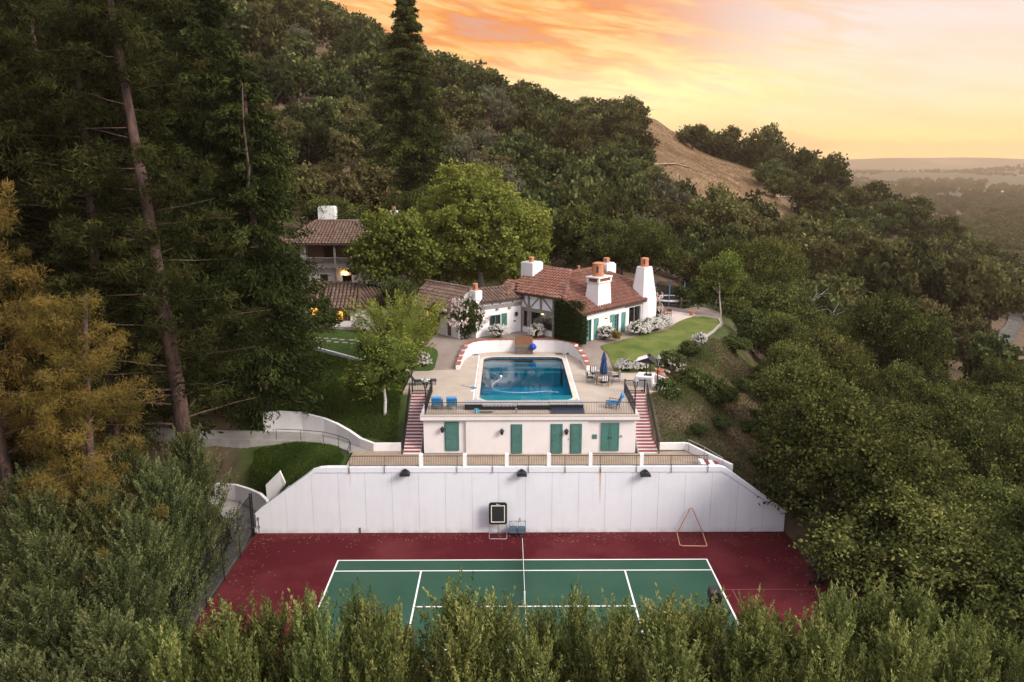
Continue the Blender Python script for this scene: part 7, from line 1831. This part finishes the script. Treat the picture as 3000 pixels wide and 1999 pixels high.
def shrub(label, x, y, s, k, z=None, group=None, crown=None, name='shrub'):
    t = thing(name, label, 'shrub', (x, y, (gz(x, y) if z is None else z) - .1), k * 1.1, group)
    c = link('foliage', crown or SHRUB[k % 3], t); c.scale = s if isinstance(s, tuple) else (s, s, s)
    link('stems', STEMS, t).scale = (.25, .25, .12); return t
t_ = shrub('rounded dark shrub with small white flowers beside the right gate', 11.6, 60.6, (1.25, 1.1, 1.35), 0, 5.6); b = link('blossoms', FLP, t_); b.scale = (1.4, 1.2, 1.6); tag(b, kind='stuff')
shrub('large olive green shrub right of the flowering gate shrub', 14.6, 63.0, (1.6, 1.5, 1.7), 1, 5.0)
shrub('small dark shrub on the bank right of the olive green shrub', 16.6, 62.0, (1.1, 1.0, 1.2), 2)
t_ = shrub('pinkish brown flowering shrub behind the grill counter', 13.2, 66.8, (1.35, 1.0, .95), 1, 7.0); b = link('blossoms', FLP, t_); b.scale = (1.6, 1.2, 1.2); tag(b, kind='stuff')
shrub('bright green shrub at the front curb of the right lawn', 15.6, 70.4, (1.2, .9, .8), 0, 7.5)
shrub('leafy orange tree bush beside the pale young tree', 20.7, 87.0, (1.6, 1.5, 2.2), 1, 7.9)
shrub('yellow green bush behind the rail fence', 19.6, 92, (1.8, 1.6, 1.6), 2, 7.6, crown=SHRUB[0])
shrub('upright leafy shrub on the slope right of the lawn curb', 24.0, 79.5, (1.7, 1.6, 2.4), 0)
shrub('spreading green shrub below the lawn curb', 21.2, 75.5, (1.5, 1.4, .9), 2)
shrub('dark climbing plant on the garden wing wall', -8.0, 76.6, (.8, .6, 1.5), 1, 8.35)
shrub('low dark shrub at the foot of the garden wing wall', -8.9, 77.0, (.9, .8, .8), 2, 8.35)
shrub('dark shrub mass below the cottage window', -19.0, 78.6, (2.0, 1.0, 1.1), 0, 8.35)
shrub('dark creeper hanging on the cottage corner', -19.6, 80.2, (.8, .6, 1.7), 1, 8.35)
SCR = ['on the dry bank halfway between stairs and bare soil', 'below the large olive green shrub', 'close to the upper part of the right handrail', 'at the upper end of the bare soil patch', 'on the bank above the right end of the wall railing', 'at the oak edge beside the bare soil', 'on the upper bank near the lawn corner', 'below the curb rose', 'below the upright slope shrub', 'just behind the raked right wall end', 'under the oak behind the raked wall end']
for i, (x, y, s) in enumerate(((15.5, 58.5, .8), (18.5, 60, .9), (13.2, 56.5, .7), (20.5, 63.5, 1.1), (17.8, 55.5, .8), (21.5, 58, 1.0), (19.8, 67.5, 1.0), (22.5, 71, 1.2), (24.0, 74.5, 1.3), (19.5, 52.6, 1.1), (21.3, 54, 1.2))):
    shrub('low scrubby shrub ' + SCR[i], x, y, (s * 1.1, s, s * .6), i, group='scrub on the dry right bank')

# grass blades on the banks, dry scrub
def blades(name, n, region, hgt, mat, seed, wd=.03):
    global rg
    rg = np.random.RandomState(seed); q = np.array(region); x = rg.uniform(q[:, 0].min(), q[:, 0].max(), n * 3); y = rg.uniform(q[:, 1].min(), q[:, 1].max(), n * 3)
    k = poly_sd(x, y, region) < 0; x, y = x[k][:n], y[k][:n]; z = terrain_z(x, y, False)
    h = hgt * rg.uniform(.5, 1.3, len(x)); P = np.c_[x, y, z + h * .35]; F = Fol()
    cl = .5 + .5 * fbm(x, y, 1.1)
    F.leaves(P, np.c_[rg.normal(size=len(x)) * .5, -.35 + rg.normal(size=len(x)) * .4, np.ones(len(x))], h, wd, .15 + .5 * cl + rg.normal(size=len(x)) * .15)
    return tag(link(name, F.mesh(name, mat)), None, None, None, 'stuff')
tag(blades('bank_grass', 60000, [(-9.2, 55.8), (-9.4, 66.2), (-14, 68.7), (-19.5, 71.8), (-24, 71), (-22, 60), (-18.5, 59.6), (-15, 58.8), (-12.6, 57.3)], .20, GRSL, 1, .05), 'long green grass on the steep left bank')
tag(blades('knoll_grass', 34000, [(-12.6, 53.6), (-13.4, 55.6), (-16.6, 56.8), (-20, 56.8), (-20, 55.2), (-17.6, 52), (-12.8, 51.4)], .24, GRSL, 2, .05), 'long grass on the knoll between the path and tennis wall')
DRYL = leafmat('dry_bank_grass', (.04, .045, .016), (.11, .098, .042), (.21, .165, .085), .1, .3, .01)
tag(blades('dry_grass', 50000, [(10.3, 54.9), (10.4, 60), (12.5, 60.5), (12.8, 66), (17, 72), (19, 75), (26, 78), (26, 66), (22, 56), (18, 51.4), (14.4, 51.6), (12.6, 55)], .20, DRYL, 3, .045), 'dry mixed grass on the right bank below the lawn')

DHG = blades('dry_hill_grass', 60000, GRASS_PATCH, .55, leafmat('dry_hill_grass_blades', (.14, .095, .05), (.29, .20, .115), (.42, .30, .18), .1, .2, .01), 4, .09)
tag(DHG, 'dry blond grass over the open hill')
# ------------------------------------------------------------------ haze over the valley (sky stays outside)
hz = MB().box(-7300, 7300, -1600, 7600, -64, 150).build('haze'); tag(hz, kind='stuff')
hm, nt = nodes('haze_air'); out = nt.nodes.new('ShaderNodeOutputMaterial'); pv = nt.nodes.new('ShaderNodeVolumePrincipled')
pv.inputs['Color'].default_value = (1.0, .79, .60, 1); pv.inputs['Density'].default_value = .0002; pv.inputs['Anisotropy'].default_value = .66
nt.links.new(pv.outputs[0], out.inputs['Volume']); hz.data.materials.append(hm)
